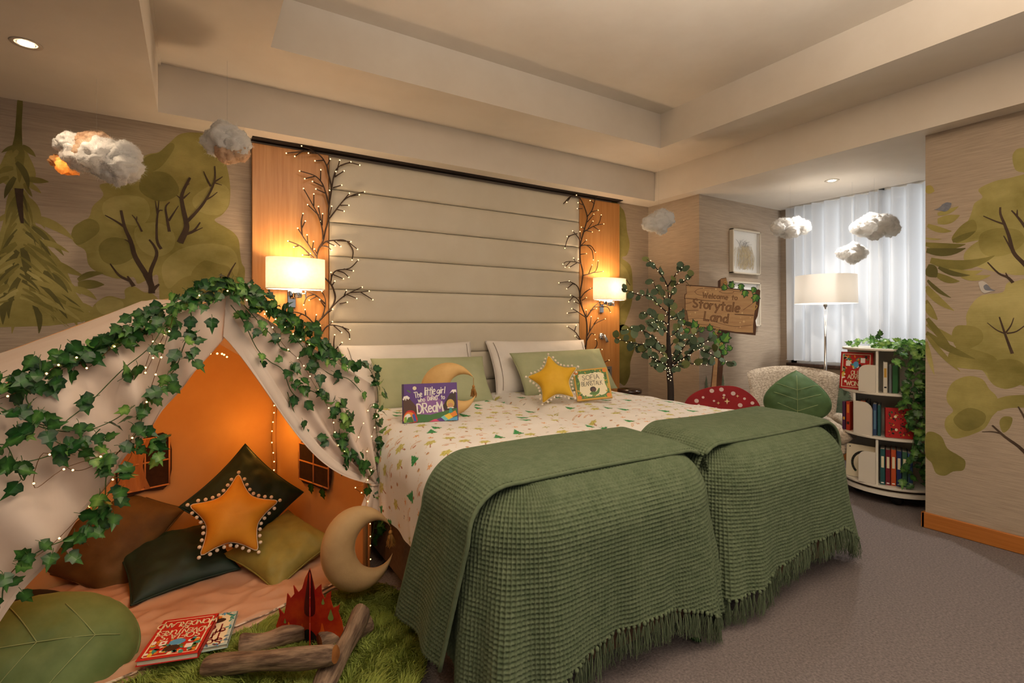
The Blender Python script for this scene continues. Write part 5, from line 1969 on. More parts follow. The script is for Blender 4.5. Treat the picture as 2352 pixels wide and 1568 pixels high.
g2, n2 = garland('trailing ivy garland over the tent half beside the bed', GR, 1.12, 22)
rl_ = random.Random(2)
for u, v in ((716, 1112), (741, 1124)):
    put_leaf(g2, IVM[0], on_plane(u, v, E1, E1 @ TO - .03), -E1, -UP, .045, rl_, .1, .2)

# ------------------------------------------------------------------ warm fairy lights on and in the tent
WIRE = M('copper_wire', S(120, 84, 40), .4, metal=.6)


def fairy(label, pts3, spacing, seed, rad=.0030, group='warm fairy-light strings'):
    r = random.Random(seed)
    root = thing('fairy_light_string', label, 'string light', pts3[0], group)
    P = catmull(np.array(pts3), 6)
    part(root, 'wire', tube(P, .0009, 4, False), WIRE, world=True)
    seg = np.concatenate([[0], np.cumsum(np.linalg.norm(np.diff(P, axis=0), axis=1))])
    bl = []
    for k in range(int(seg[-1] / spacing)):
        s = (k + .5 + r.uniform(-.2, .2)) * spacing
        bl.append([np.interp(s, seg, P[:, c]) for c in range(3)] + NF * .004)
    o = part(root, 'bulbs', join(*[ball(b, rad, 6, 5) for b in bl]), BULB, True, world=True)
    o['kind'] = 'stuff'
    return root


fairy('fairy lights woven through the ivy on the tent ridge', [on_front(u, v, -.06) for u, v in ((0, 915), (60, 890), (165, 820), (200, 845), (270, 790), (350, 770), (330, 860), (390, 745), (440, 690), (500, 660), (540, 680), (590, 700), (640, 740), (690, 780), (730, 800))], .045, 1)
fairy('fairy lights trailing down the left tent curtain', [on_front(u, v, -.105) for u, v in ((400, 720), (350, 880), (300, 1010), (230, 1060), (170, 1080), (100, 1040), (80, 1120), (160, 1070), (300, 1036), (250, 1110), (120, 1250), (30, 1310), (15, 1360))], .09, 2)
fairy('fairy lights trailing down the bed-side tent curtain', [on_front(u, v, -.062) for u, v in ((600, 710), (650, 790), (690, 830), (720, 880), (760, 950), (775, 1020), (810, 1030), (850, 930), (864, 960), (850, 1010), (840, 1050), (852, 1085), (830, 1115), (815, 1120), (838, 1140), (848, 1180), (850, 1300))], .055, 3)
cc = lambda t, s, z: TP(t, s, z)
fairy('fairy lights strung up the inside corner of the tent', [TP(-.04, TD - .05, .22), TP(-.03, TD - .05, .40), TP(-.045, TD - .05, .55), TP(-.03, TD - .05, .74), TP(-.10, TD - .10, .86)], .055, 4, .004)
fairy('fairy lights looped under the tent peak', [TP(TMID - .10, .25, 1.17), TP(TMID - .02, .12, 1.10), TP(TMID + .06, .18, 1.09), TP(TMID + .14, .3, 1.06)], .05, 5, .004)
ORANGE = (1.0, .43, .06)
lamp('tent_string_glow', 'POINT', TP(-.16, .74, .62), .8, ORANGE, .05)
lamp('tent_string_glow', 'POINT', TP(-.60, .40, 1.08), 1.6, ORANGE, .06)
lamp('tent_string_glow', 'POINT', TP(-1.1, .5, .85), .7, ORANGE, .06)

# ------------------------------------------------------------------ cushions in the tent
VELB = M('brown_velvet', S(92, 66, 34), .7, S(110, 82, 42), 9, sheen=.5, bump=.002, bscale=14)
VELD = M('dark_green_velvet', S(20, 42, 34), .6, S(30, 56, 44), 9, sheen=.35, bump=.002, bscale=12)
VELO = M('olive_velvet', S(134, 124, 58), .6, S(154, 142, 70), 9, sheen=.6, bump=.002, bscale=12)
VELS = M('sage_velvet', S(92, 112, 60), .65, S(112, 130, 76), 8, sheen=.7, bump=.003, bscale=12)
VELL = M('leaf_green_velvet', S(62, 92, 50), .65, S(80, 108, 64), 8, sheen=.6, bump=.002, bscale=14)
TAUPE = M('stone_velvet', S(172, 140, 96), .7, S(186, 154, 108), 7, sheen=.5, bump=.003, bscale=16)
MUST = M('mustard_velvet', S(214, 142, 30), .65, S(222, 152, 40), 6, sheen=.4, bump=.002, bscale=18)


def sq_cushion(name, mw, w, T, mat, label, seed, pinch=.09):
    r = thing(name, label, 'cushion', mw, 'velvet cushions in the tent')
    cv_ = part(r, 'cover', cushion(w, w, T, pinch, 34, seed, .009), mat, True)
    part(cv_, 'seam', seam_loop(w, w, pinch, 20, .004), mat, True)
    return r


sq_cushion('velvet_cushion', facing(at_depth(248, 1230, 2.42), 34, -30, -14), .45, .17, VELB, 'large brown velvet cushion slumped at the left of the tent', 41)
sq_cushion('velvet_cushion', facing(at_depth(562, 1146, 2.62), 24, 42, 6), .40, .16, VELD, 'dark green velvet cushion standing on its corner behind the mustard star', 42)
sq_cushion('velvet_cushion', facing(at_depth(408, 1282, 2.42), 74, 6, 6), .42, .14, VELD, 'dark green velvet cushion lying on the mat in front', 43)
sq_cushion('velvet_cushion', facing(at_depth(648, 1256, 2.52), 68, 48, -10), .37, .15, VELO, 'olive velvet cushion with a corner towards the campfire', 44)
star_cushion(facing(at_depth(537, 1186, 2.40), 26, 3), .205, .15, 'mustard star cushion with pompoms inside the tent', math.radians(-9), MUST, 'star cushions')

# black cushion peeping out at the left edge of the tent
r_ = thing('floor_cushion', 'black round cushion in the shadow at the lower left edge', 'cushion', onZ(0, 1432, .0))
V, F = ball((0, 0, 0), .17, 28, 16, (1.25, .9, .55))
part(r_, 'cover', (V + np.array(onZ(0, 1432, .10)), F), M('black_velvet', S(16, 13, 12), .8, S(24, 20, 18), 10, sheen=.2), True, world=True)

# sage leaf cushion flopped over at the front left
def leaf_outline(L, W, n=44, notch=.0):
    t = .5 - .5 * np.cos(np.pi * np.linspace(0, 1, n))
    w = t ** .55 * (1 - t) ** .98 + .02 * np.sin(np.pi * t)
    w = W * w / w.max()
    y = (t - .45) * L - notch * np.exp(-(w / W / .28) ** 2) * -1.0 * (t < .3)
    right = np.stack([w / 2, y], -1)
    left = np.stack([-w / 2, y], -1)[::-1][1:-1]
    return np.concatenate([right, left])


def leaf_cushion(mw, L, W, T, mat, label, bend, seed, veinmat, group='leaf cushions', under=None):
    r = thing('leaf_cushion', label, 'cushion', mw, group)
    O = leaf_outline(L, W)
    mem = membrane(O)
    V, F = inflate(O, (0, 0), T, 14, 2.3, seed, .004)

    def bnd(V):
        V = V.copy()
        V[:, 2] -= bend * (V[:, 0] ** 2 / W + .4 * V[:, 1] ** 2 / L)
        return V
    nF = len(F) // 2
    if under:
        cv_ = part(r, 'cover', (bnd(V), F), [mat, under], True, fm=[0] * nF + [1] * (len(F) - nF))
    else:
        cv_ = part(r, 'cover', (bnd(V), F), mat, True)
    C = np.concatenate([O, O[:1]])
    part(cv_, 'edge_piping', tube(bnd(np.column_stack([C, np.zeros(len(C))])), .004, 6, False), mat, True)

    def vein(a, b, n=16, nm='stitched_vein'):
        x, y = np.linspace(a[0], b[0], n), np.linspace(a[1], b[1], n)
        P = bnd(np.stack([x, y, T / 2 * mem(x, y) + .002], -1))
        part(cv_, nm, tube(P, .0016, 5), veinmat, True)
    vein((0, -.36 * L), (0, .44 * L), nm='midrib')
    for y0, s in ((-.26, 1), (-.26, -1), (-.05, 1), (-.05, -1), (.14, 1), (.14, -1)):
        vein((0, y0 * L), (s * W * .36 * (1 - abs(y0) * .7), (y0 + .14) * L))
    return r


STITCH = M('pale_stitch', S(150, 164, 110), .8)
c = onZ(50, 1514, .12)
m = frame_matrix(c, np.array([.34, .85, .02]), np.array([.80, -.34, .40]) * 1.0)
leaf_cushion(facing(c, 46, 78, 0), .70, .42, .24, VELS, 'sage velvet leaf cushion slumped at the lower left corner', .30, 51, STITCH, under=M('leaf_underside', S(196, 150, 92), .8))

# moon cushion standing by the bed
c = at_depth(822, 1259, 2.21)
r_, tips = moon_cushion(facing(c, 5, 0, 8), .178, (.086, .006), .100, .13, 'stone velvet moon cushion standing on the rug against the bed', 'moon cushions', .06, TAUPE, .86)
tp = r_.matrix_basis @ Vector((tips[0][0], tips[0][1], 0))
hang_tassel(r_, np.array(tp) + np.array([0, 0, .0]), .065, GOLDT, .025, 1.2)

# ------------------------------------------------------------------ shaggy green rug
RUGB = M('rug_backing', S(110, 126, 50), .95)
FUR = M('rug_pile', S(140, 158, 64), .9, S(178, 192, 98), 5, sheen=.3, translucent=.3)
rug_out = catmull([(-.45, 1.75), (-.30, 2.05), (.0, 2.17), (.35, 2.29), (.60, 2.36), (.72, 2.33), (.785, 2.20), (.79, 2.02), (.765, 1.85), (.71, 1.72), (.62, 1.60), (.48, 1.50), (.2, 1.45), (-.2, 1.5)], 6, True)
rug = thing('shaggy_rug', 'shaggy lime green rug under the pretend campfire', 'rug', (.25, 1.9, 0))
part(rug, 'backing', extrude(rug_out, .008, (0, 0, .001)), RUGB, world=True)


nb = 80000
Q = RNG.uniform([-.45, 1.45], [.80, 2.37], (nb, 2))
Q = Q[inside(Q, rug_out)]
# keep the pile clear of the tent mat
Q = Q[((Q - TO[:2]) @ E2[:2]) < .0]
n = len(Q)
clump = np.stack([vnoise(Q[:, 0] * 22, Q[:, 1] * 22, 5), vnoise(Q[:, 0] * 22 + 9, Q[:, 1] * 22, 6)], -1)
flow = np.stack([vnoise(Q[:, 0] * 5, Q[:, 1] * 5, 7), vnoise(Q[:, 0] * 5, Q[:, 1] * 5 + 9, 8)], -1)
L_ = RNG.uniform(.030, .054, n)
dirn = clump * .5 + flow * .5 + RNG.normal(0, .22, (n, 2)) + np.array([-.1, -.25])
w = RNG.uniform(.0012, .0022, n)
perp = np.stack([-dirn[:, 1], dirn[:, 0]], -1)
perp /= np.linalg.norm(perp, axis=1)[:, None] + 1e-9
z0 = np.full(n, .008)
base = np.column_stack([Q, z0])
mid = np.column_stack([Q + dirn * L_[:, None] * .45, z0 + L_ * .55])
tip = np.column_stack([Q + dirn * L_[:, None] * 1.15, z0 + L_ * .78])
pw = np.column_stack([perp * w[:, None], np.zeros(n)])
V = np.stack([base - pw, base + pw, mid + pw * .9, mid - pw * .9, tip], 1).reshape(-1, 3)
i0 = np.arange(n)[:, None] * 5
Ft = np.concatenate([i0 + np.array([[0, 1, 2]]), i0 + np.array([[0, 2, 3]]), i0 + np.array([[3, 2, 4]])]).astype(int)
o = part(rug, 'pile', (V, Ft), FUR, True, world=True)
o['kind'] = 'stuff'

# ------------------------------------------------------------------ pretend campfire
BARK = M('printed_bark', S(150, 126, 104), .8, S(98, 78, 62), 9, (5, 5, 5), 7, .40, .62, bump=.006, bscale=30)
ENDG = M('log_end', S(164, 104, 52), .7, S(134, 82, 40), 30)


def log_(a, b, r0, r1, label, seed):
    a, b = np.asarray(a, float), np.asarray(b, float)
    c = (a + b) / 2
    L = np.linalg.norm(b - a)
    ex = (b - a) / L
    side = np.cross(UP, ex)
    side /= np.linalg.norm(side)
    root = thing('toy_log', label, 'log', frame_matrix(c, ex, side), 'fabric logs of the pretend campfire')
    rr = random.Random(seed)
    ph = [rr.uniform(0, 6.28) for _ in range(4)]
    n, m_ = 26, 18
    V = []
    for i in range(n):
        s = i / (n - 1)
        x = (s - .5) * L
        rad = r0 + (r1 - r0) * s + .003 * math.sin(s * 9 + ph[0])
        if i in (0, n - 1):
            rad *= .90
        for j in range(m_):
            t = 2 * math.pi * j / m_
            q = rad * (1 + .05 * math.sin(3 * t + s * 4 + ph[1]) + .03 * math.sin(5 * t - s * 7 + ph[2]))
            V.append((x, q * math.cos(t) + .006 * math.sin(s * 5 + ph[3]), q * math.sin(t) + .004 * math.sin(s * 6 + ph[2])))
    part(root, 'bark', (np.array(V), grid_faces_closed(n, m_)), M('printed_bark_long', S(156, 130, 106), .8, S(88, 68, 54), 6, (1.2, 9, 9), 8, .38, .60, bump=.004, bscale=14, bstretch=(1, 7, 7)), True)
    for k in (0, n - 1):
        ring = V[k * m_:(k + 1) * m_]
        c0 = np.mean(ring, 0) + np.array([(-.004 if k == 0 else .004), 0, 0])
        part(root, 'cut_end', (np.array([c0] + ring), [(0, 1 + j, 1 + (j + 1) % m_) if k else (0, 1 + (j + 1) % m_, 1 + j) for j in range(m_)]), ENDG, True)
    return root


log_(onZ(472, 1531, .050), onZ(770, 1500, .136), .034, .031, 'long toy log with orange cut end across the front of the campfire', 1)
log_(onZ(742, 1592, .036), onZ(828, 1402, .112), .037, .033, 'toy log slanting up at the right of the campfire', 2)
log_(onZ(552, 1483, .052), onZ(700, 1452, .060), .036, .033, 'short toy log lying behind the left flame', 3)
log_(onZ(735, 1480, .046), onZ(852, 1432, .050), .033, .032, 'short toy log under the slanting log, behind the flames', 4)

FLM = M('printed_flame', S(150, 22, 12), .45, S(206, 84, 20), 7, (1, 1, 1), 6, .42, .75)
fc = onZ(712, 1482, .02)
fl_ = thing('paper_flame', 'red and orange cut-out campfire flame of two slotted boards', 'flame', fc)
outl = [(-.125, .03), (-.132, .075), (-.118, .12), (-.122, .150), (-.100, .125), (-.092, .17), (-.088, .215), (-.075, .195), (-.060, .215), (-.064, .25), (-.045, .222), (-.030, .240), (-.018, .285), (.0, .325), (.012, .27), (.020, .235), (.030, .248), (.044, .262),
        (.046, .225), (.058, .200), (.066, .222), (.082, .236), (.080, .200), (.090, .165), (.104, .172), (.116, .182), (.110, .150), (.124, .11), (.130, .07), (.118, .03), (.08, .0), (-.09, .0)]


def flame(ax, holes, sc):
    P = np.array(outl) * np.array([sc, .88])
    k = len(P)
    ax = np.asarray(ax, float)
    V, F = extrude(P, .004, fc - np.cross(ax, UP) * .002, ax, UP)
    ob = part(fl_, 'flame_board', (V, F), FLM, world=True)
    return ob


u1 = RT * .93 - FW * .10
u1 /= np.linalg.norm(u1)
b1 = flame(u1, 0, 1.0)
u2 = RT * .35 - FW * .9
u2 /= np.linalg.norm(u2)
b2 = flame(u2, 0, .8)
# painted drop-shaped windows and scorched foot
HOLE = M('flame_hole_print', S(108, 124, 52), .8, S(128, 142, 64), 20)
DKR = M('flame_dark_print', S(88, 12, 10), .5, S(60, 10, 8), 10)
FOR = M('flame_orange_print', S(214, 104, 26), .5, S(188, 60, 18), 12)
fp = Flat(fc - np.cross(u1, UP) * -.0026, u1, UP, .0002)
for x, y, s in ((.082, .115, .020), (.052, .165, .011), (-.096, .085, .009)):
    fp.poly([(x - s * .55, y - s * .4), (x, y - s * .85), (x + s * .55, y - s * .4), (x + s * .3, y + s * .5), (x, y + s * 1.3), (x - s * .3, y + s * .5)], HOLE, 3, 4)
for k in range(9):
    x = -.11 + .026 * k
    if abs(x) < .03:
        continue
    h = .05 + .02 * math.sin(k * 2.3)
    fp.poly([(x - .010, .02), (x + .010, .022), (x + .012, .02 + h * .5), (x + .002, .02 + h), (x - .004, .02 + h * .6), (x - .012, .02 + h * .45)], FOR, 1, 4)
fp.poly([(-.035, .0), (.035, .0), (.03, .03), (.01, .055), (-.015, .06), (-.03, .03)], BLACK, 2, 4)
fp.poly([(-.02, .12), (.02, .12), (.016, .22), (0, .285), (-.012, .22)], DKR, 1, 4)
fp.build('flame_print', fl_, world=True)

# ------------------------------------------------------------------ two story books on the mat
def lay_book(corners, z, t, name_label, covmat, group):
    """corners px: bl, br, tr, tl of the top face as seen upside-down or not; returns root, w, h"""
    P = [onZ(u, v, z) for u, v in corners]
    c = np.mean(P, 0)
    ex = (P[1] - P[0]) + (P[2] - P[3])
    ey = (P[3] - P[0]) + (P[2] - P[1])
    w, h = np.linalg.norm(ex) / 2, np.linalg.norm(ey) / 2
    c = c - UP * t / 2
    r = thing('story_book', name_label, 'book', frame_matrix(c, ex, ey, UP), group)
    book_mesh(r, w, h, t, covmat, PAGES)
    return r, w, h


# the lettering reads towards the tent: +y of the cover points at the camera side
r_, bw, bh = lay_book([(545, 1398), (405, 1430), (370, 1500), (525, 1482)], .060, .016, 'pale blue and cream story book half under the red one', I['paleblue'], 'story books on the tent mat')
f = Flat((0, 0, .0082), (1, 0, 0), (0, 1, 0), .00012)
bp([(.07, .05), (.93, .05), (.93, .95), (.07, .95)], I['cream'], 1, 0)
rb = random.Random(8)
for k in range(60):
    a = rb.uniform(0, 6.28)
    q = .5 + .43 * max(-1, min(1, math.cos(a) * 1.3)), .5 + .45 * max(-1, min(1, math.sin(a) * 1.3))
    f.ell(X_(q[0] + rb.uniform(-.03, .03)), Y_(q[1] + rb.uniform(-.03, .03)), rb.uniform(.006, .013), .004, I[rb.choice(('slate', 'sky', 'teal', 'slate'))], 2 + k % 3, 8, rb.uniform(0, 3))
for s_, y_, h_ in (('Sofi', .20, .040), ('Treas', .36, .044), ('of Fa', .49, .036), ('Tales', .62, .044)):
    f.text(s_, X_(.12), Y_(y_), h_ * 1.05, I['maroon'], .12, 6, gap=.12)
f.ell(X_(.3), Y_(.76), .03, .018, I['dkbrown'], 5)
f.ell(X_(.34), Y_(.86), .022, .012, I['orange'], 6)
f.build('printed_cover', COVERS[r_.name])
r_, bw, bh = lay_book([(509, 1406), (383, 1424), (303, 1519), (449, 1499)], .082, .020, 'red story book with white title on top of the pale blue one', I['red'], 'story books on the tent mat')
f = Flat((0, 0, .0102), (1, 0, 0), (0, 1, 0), .00012)
for a, b in (((.06, .05), (.94, .065)), ((.06, .935), (.94, .95)), ((.06, .05), (.085, .95)), ((.915, .05), (.94, .95))):
    f.rect(X_(a[0]), Y_(b[1]), X_(b[0]), Y_(a[1]), I['cream'], 2)
f.text('WONDERLAND', 0, Y_(.87), .030, I['cream'], .14, 5, centre=True, gap=.12, xs=.86)
f.text('IN', 0, Y_(.755), .020, I['cream'], .14, 5, centre=True)
f.text('ADVENTURES', 0, Y_(.665), .028, I['cream'], .14, 5, centre=True, gap=.12, xs=.86)
f.text("SOFIA'S", 0, Y_(.55), .030, I['cream'], .14, 5, centre=True)
for k in range(70):
    x, y = rb.uniform(.10, .90), rb.uniform(.08, .40)
    f.ell(X_(x), Y_(y), rb.uniform(.005, .013), rb.uniform(.004, .009), I[rb.choice(('yellow', 'leaf', 'cream', 'black', 'orange', 'teal', 'white'))], 2 + k % 4, 9, rb.uniform(0, 3))
f.ell(X_(.48), Y_(.34), .026, .018, I['sky'], 7)
f.ell(X_(.52), Y_(.20), .026, .018, I['dkbrown'], 7)
f.rect(X_(.66), Y_(.40), X_(.78), Y_(.30), I['white'], 7)
f.rect(X_(.18), Y_(.26), X_(.30), Y_(.16), I['white'], 7)
f.ell(X_(.72), Y_(.35), .005, .005, I['red'], 8)
f.build('printed_cover', COVERS[r_.name])
# ------------------------------------------------------------------ alcove: sheers, pictures, lamp, chair
SHEER = M('sheer_voile', S(226, 225, 224), .9, translucent=.55, trans_col=(.90, .92, .95, 1), transparent=.06)


def sheer(y0, y1, label, seed):
    n, m_ = 150, 14
    yy = np.linspace(y0, y1, n)
    zz = np.linspace(.868, ZS - .012, m_)
    Y, Z = np.meshgrid(yy, zz, indexing='ij')
    ph = vnoise(yy * 4, yy * 0 + seed, seed)[:, None] * 2.5
    k = (Z - .868) / 1.46
    x = 4.862 + .042 * np.sin(Y * 62 + ph) * (.75 + .25 * k) + .010 * np.sin(Y * 23 + ph * 2)
    V = np.stack([x, Y + .010 * np.sin(Y * 40) * (1 - k), Z], -1).reshape(-1, 3)
    r = thing('sheer_curtain', label, 'curtain', (4.87, (y0 + y1) / 2, .86), 'white sheer window curtains')
    part(r, 'voile', (V, grid_faces(n, m_)), SHEER, True, world=True)
    part(r, 'hem', tube([(4.868 + .030 * math.sin(a * 62 + b), a, .872) for a, b in zip(yy, ph[:, 0])], .004, 5), SHEER, True, world=True)
    part(r, 'curtain_track', box(4.855, 4.885, min(y0, y1), max(y0, y1), ZS - .013, ZS - .001), WHITE, world=True)


sheer(2.80, 1.98, 'white sheer curtain panel behind the floor lamp', 3)
sheer(2.02, 1.34, 'white sheer curtain panel behind the ivy-topped bookcase', 6)

FRM = M('frame_ivory', S(214, 202, 182), .6)
MATB = M('mount_board', S(238, 236, 230), .9)
STRAW = M('dried_grass', S(214, 190, 130), .9, S(190, 164, 100), 40)


def picture(px0, px1, label, seed):
    y1 = YP - .001
    y0 = YP - .042
    a, b = onY(px0[0], px0[1], y0), onY(px1[0], px1[1], y0)
    x0, x1, z1, z0 = a[0], b[0], a[2], b[2]
    r = thing('box_frame', label, 'picture', ((x0 + x1) / 2, y1, z0), 'framed pictures in the alcove')
    t = .014
    for q in ((x0, x0 + t, z0, z1), (x1 - t, x1, z0, z1), (x0, x1, z0, z0 + t), (x0, x1, z1 - t, z1)):
        part(r, 'frame_rail', bbox(q[0], q[1], y0, y1, q[2], q[3], .002), FRM, world=True)
    part(r, 'mount', box(x0 + t, x1 - t, y1 - .006, y1, z0 + t, z1 - t), MATB, world=True)
    rr = random.Random(seed)
    vfs = []
    cx, w, h = (x0 + x1) / 2, x1 - x0, z1 - z0
    for k in range(130):
        x = cx + rr.gauss(0, .15) * w
        zb = z0 + h * rr.uniform(.10, .20)
        zt2 = z0 + h * rr.uniform(.52, .68)
        P = [(x + rr.gauss(0, .05) * w, y1 - .012, zb), (x + rr.gauss(0, .035) * w, y1 - .020, (zb + zt2) / 2), (cx + (x - cx) * .8, y1 - .012, zt2)]
        vfs.append(tube(catmull(P, 3), .0014, 3, False))
    part(r, 'dried_grass', join(*vfs), STRAW, world=True)['kind'] = 'stuff'
    vfs = []
    for k in range(16):
        x = cx + rr.gauss(0, .07) * w
        P = [(x, y1 - .012, z0 + h * .60), (x + rr.gauss(0, .05) * w, y1 - .014, z0 + h * .68), (x + rr.gauss(0, .10) * w, y1 - .012, z0 + h * rr.uniform(.70, .80))]
        vfs.append(tube(catmull(P, 3), .0011, 3, False))
    part(r, 'dark_stems', join(*vfs), M('dried_stem', S(60, 54, 44), .8), world=True)['kind'] = 'stuff'
    part(r, 'glazing', box(x0 + t, x1 - t, y0 + .006, y0 + .008, z0 + t, z1 - t), M('picture_glass', (1, 1, 1, 1), .02, transparent=.90), world=True)


picture((1684, 523), (1748, 632), 'ivory box frame of dried grasses, upper of the two', 1)
picture((1684, 645), (1748, 749), 'ivory box frame half hidden by the wooden sign', 2)

# floor lamp
q = at_depth(1896, 745, 4.33)
fx, fy = q[0], q[1]
r_ = thing('floor_lamp', 'chrome floor lamp with white drum shade beside the window', 'lamp', (fx, fy, 0))
part(r_, 'base', lathe([(.001, .022), (.13, .020), (.14, .012), (.14, 0)][::-1], 36), CHROME, True)
part(r_, 'pole', lathe([(.011, .02), (.011, 1.42)], 16), CHROME, True)
part(r_, 'collar', lathe([(.017, 1.362), (.017, 1.392), (.011, 1.395)], 16), CHROME, True)
z0, z1 = 1.21 + (745 - 697) / FPX * 4.33, 1.21 + (745 - 633) / FPX * 4.33
part(r_, 'lamp_shade', lathe([(.231, z0), (.231, z0 + .006), (.226, z1 - .004), (.226, z1)], 48)[0:1] + ([f for f in lathe([(.231, z0), (.231, z0 + .006), (.226, z1 - .004), (.226, z1)], 48)[1] if len(f) == 4],), M('drum_shade_linen', S(250, 246, 238), .9, translucent=.26, trans_col=(.96, .90, .82, 1)), True)
for k in range(3):
    a = k * 2.094
    part(r_, 'shade_spoke', tube([(0, 0, z0 + .02), (.228 * math.cos(a), .228 * math.sin(a), z0 + .02)], .003, 6), CHROME)
part(r_, 'light_bulb', ball((0, 0, z0 + .09), .035, 14, 10), M('lamp_bulb', (1, .95, .88, 1), .4, emit=(1, .93, .85, 1), estr=4), True)
lamp('floor_lamp_light', 'POINT', (fx, fy, z0 + .10), 2.8, (1, .93, .85), .05)

# armchair
TWEED = M('basket_weave_tweed', S(206, 191, 170), .9, S(160, 143, 124), 60, (1, 1.6, 1), 3, .40, .62, bump=.004, bscale=80)


def chair_m():
    c = at_depth(1822, 900, 4.16)
    c[2] = 0
    return facing(c, 0, 0, 10)


cm = chair_m()
ch = thing('armchair', 'beige woven wing armchair with a green leaf cushion on it', 'armchair', cm)
# chair frame: x right, y up, z towards the viewer


def sweep_back(n=40, m_=22):
    """curved shell back: wider at the top, rolled edges"""
    V = []
    for side in (0, 1):
        for i in range(n):
            a = -1 + 2 * i / (n - 1)
            for j in range(m_):
                b = j / (m_ - 1)
                w = .255 + .085 * b ** .8
                x = a * w
                zc = .16 * abs(a) ** 2.2 - .11 * b + .0
                thk = .075 * (1 - abs(a) ** 8) ** .5 * (1 - (2 * b - 1) ** 10) ** .5
                y = .30 + .545 * b - .035 * (1 - abs(a)) ** .5 * 0 + .014 * math.cos(a * 2.6) * b - .03 * abs(a) ** 6 * b
                V.append((x, y, zc - .10 + (thk / 2 if side == 0 else -thk / 2)))
    F1 = grid_faces(n, m_)
    return np.array(V), np.concatenate([F1, F1[:, ::-1] + n * m_])


part(ch, 'backrest', sweep_back(), TWEED, True)
V, F = cushion(.60, .58, .19, .02, 26, 5, .003, 6)
part(ch, 'seat', (np.stack([V[:, 0], V[:, 2] + .40, V[:, 1] + .16], -1), F[:, ::-1]), TWEED, True)
for sx in (-1, 1):
    pts = [(sx * .30, .46, -.04), (sx * .325, .475, .08), (sx * .33, .47, .20), (sx * .32, .45, .32), (sx * .29, .42, .40)]
    part(ch, 'arm', tube(catmull(pts, 5), [.045] * 21, 12), TWEED, True)
for sx in (-1, 1):
    for zz in (-.12, .36):
        part(ch, 'leg', tube([(sx * .22, .32, zz * .9), (sx * .25, 0.0, zz)], [.020, .012], 10), M('dark_wood', S(66, 44, 30), .4), True)
part(ch, 'seat_rail', bbox(-.27, .27, .27, .34, -.12, .42, .02), TWEED)
# leaf cushion on the chair
c = at_depth(1830, 915, 3.98)
leaf_cushion(facing(c, 16, 0, 4), .40, .46, .13, VELL, 'green velvet leaf cushion sitting in the woven armchair', .12, 61, STITCH)

# small dark round side table between bed and wall
c = at_depth(1446, 893, 4.36)
r_ = thing('side_table', 'small dark round side table behind the far bed', 'table', (c[0], c[1], 0))
DKW = M('espresso_wood', S(48, 30, 22), .25, S(62, 40, 28), 6, (8, 1, 1), coat=.3)
part(r_, 'top', lathe([(.10, c[2] - .035), (.105, c[2] - .02), (.100, c[2]), (.001, c[2] + .001)], 32), DKW, True)
part(r_, 'pedestal', lathe([(.02, .02), (.02, c[2] - .03)], 16), DKW, True)
part(r_, 'foot', lathe([(.10, 0), (.10, .015), (.02, .025)], 24), DKW, True)

# ------------------------------------------------------------------ wooden welcome sign (flat printed board)
SGW = M('sign_wood_print', S(188, 146, 104), .7, S(212, 174, 128), 5, (1, 6, 1), 5, .3, .7)
SGD = M('sign_edge_print', S(104, 70, 50), .7, S(84, 56, 40), 8)
SGL = M('sign_line_print', S(92, 60, 42), .7)
SGT = M('sign_letter_print', S(172, 130, 88), .7)
SGG1, SGG2, SGGD = (M('sign_leaf_' + k, S(*v), .6) for k, v in (('light', (126, 176, 70)), ('mid', (70, 134, 60)), ('dark', (34, 58, 34))))
SGY = M('sign_curl_print', S(206, 172, 96), .7)
SGS = M('sign_spark_print', S(238, 214, 160), .6)
c = at_depth(1660, 745, 4.20)
smw = facing((c[0], c[1], 0), 0, 0, 4)
sg = thing('welcome_sign', 'wooden-look cut-out sign on a post with painted ivy', 'sign', smw)
sO = np.array(smw.translation)
sx_, sy_, sn_ = (np.array(smw.col[k][:3]) for k in range(3))


def sp(u, v):        # pixel -> sign board plane (x,y)
    p = on_plane(u, v, sn_, sn_ @ sO) - sO
    return (p @ sx_, p @ sy_)


def s8(x, y):        # enlarged sign view
    return sp(1540 + x * .11478, 620 + y * .11478)


post = [sp(*p) for p in ((1649, 645), (1657, 639), (1668, 637), (1672, 660), (1672, 760), (1664, 800), (1657, 890), (1655, 1060), (1630, 1060), (1632, 890), (1641, 800), (1648, 760))]
part(sg, 'post', extrude(post, .010, (0, 0, -.010)), SGD)
pf = Flat((0, 0, .0), (1, 0, 0), (0, 1, 0), .0003)
pf.poly([sp(*p) for p in ((1634, 890), (1643, 800), (1651, 790), (1645, 890), (1642, 1058), (1632, 1058))], SGW, 1)
pf.poly([s8(*p) for p in ((1005, 180), (1110, 160), (1140, 250), (1140, 360), (1000, 360))], SGT, 1)
pf.build('post_print', sg)
bo = [s8(*p) for p in ((310, 295), (620, 315), (1000, 345), (1420, 385), (1700, 405), (1760, 385), (1795, 410), (1775, 700), (1740, 920), (1700, 1010), (1715, 1120), (1700, 1305), (1300, 1265), (1060, 1225), (700, 1170), (560, 1150), (330, 1120), (345, 1000), (320, 820), (285, 800), (290, 590), (272, 565), (285, 480), (315, 470))]
part(sg, 'board', extrude(bo, .010, (0, 0, .0005)), SGD)
f = Flat((0, 0, .0108), (1, 0, 0), (0, 1, 0), .0003)
f.poly([s8(*p) for p in ((318, 310), (700, 335), (1300, 390), (1690, 430), (1710, 640), (1670, 900), (1650, 1100), (1650, 1255), (1300, 1235), (1060, 1195), (700, 1145), (560, 1125), (345, 1095), (360, 1000), (330, 820), (300, 795), (300, 590), (290, 560), (300, 490), (325, 480))], SGW, 1)
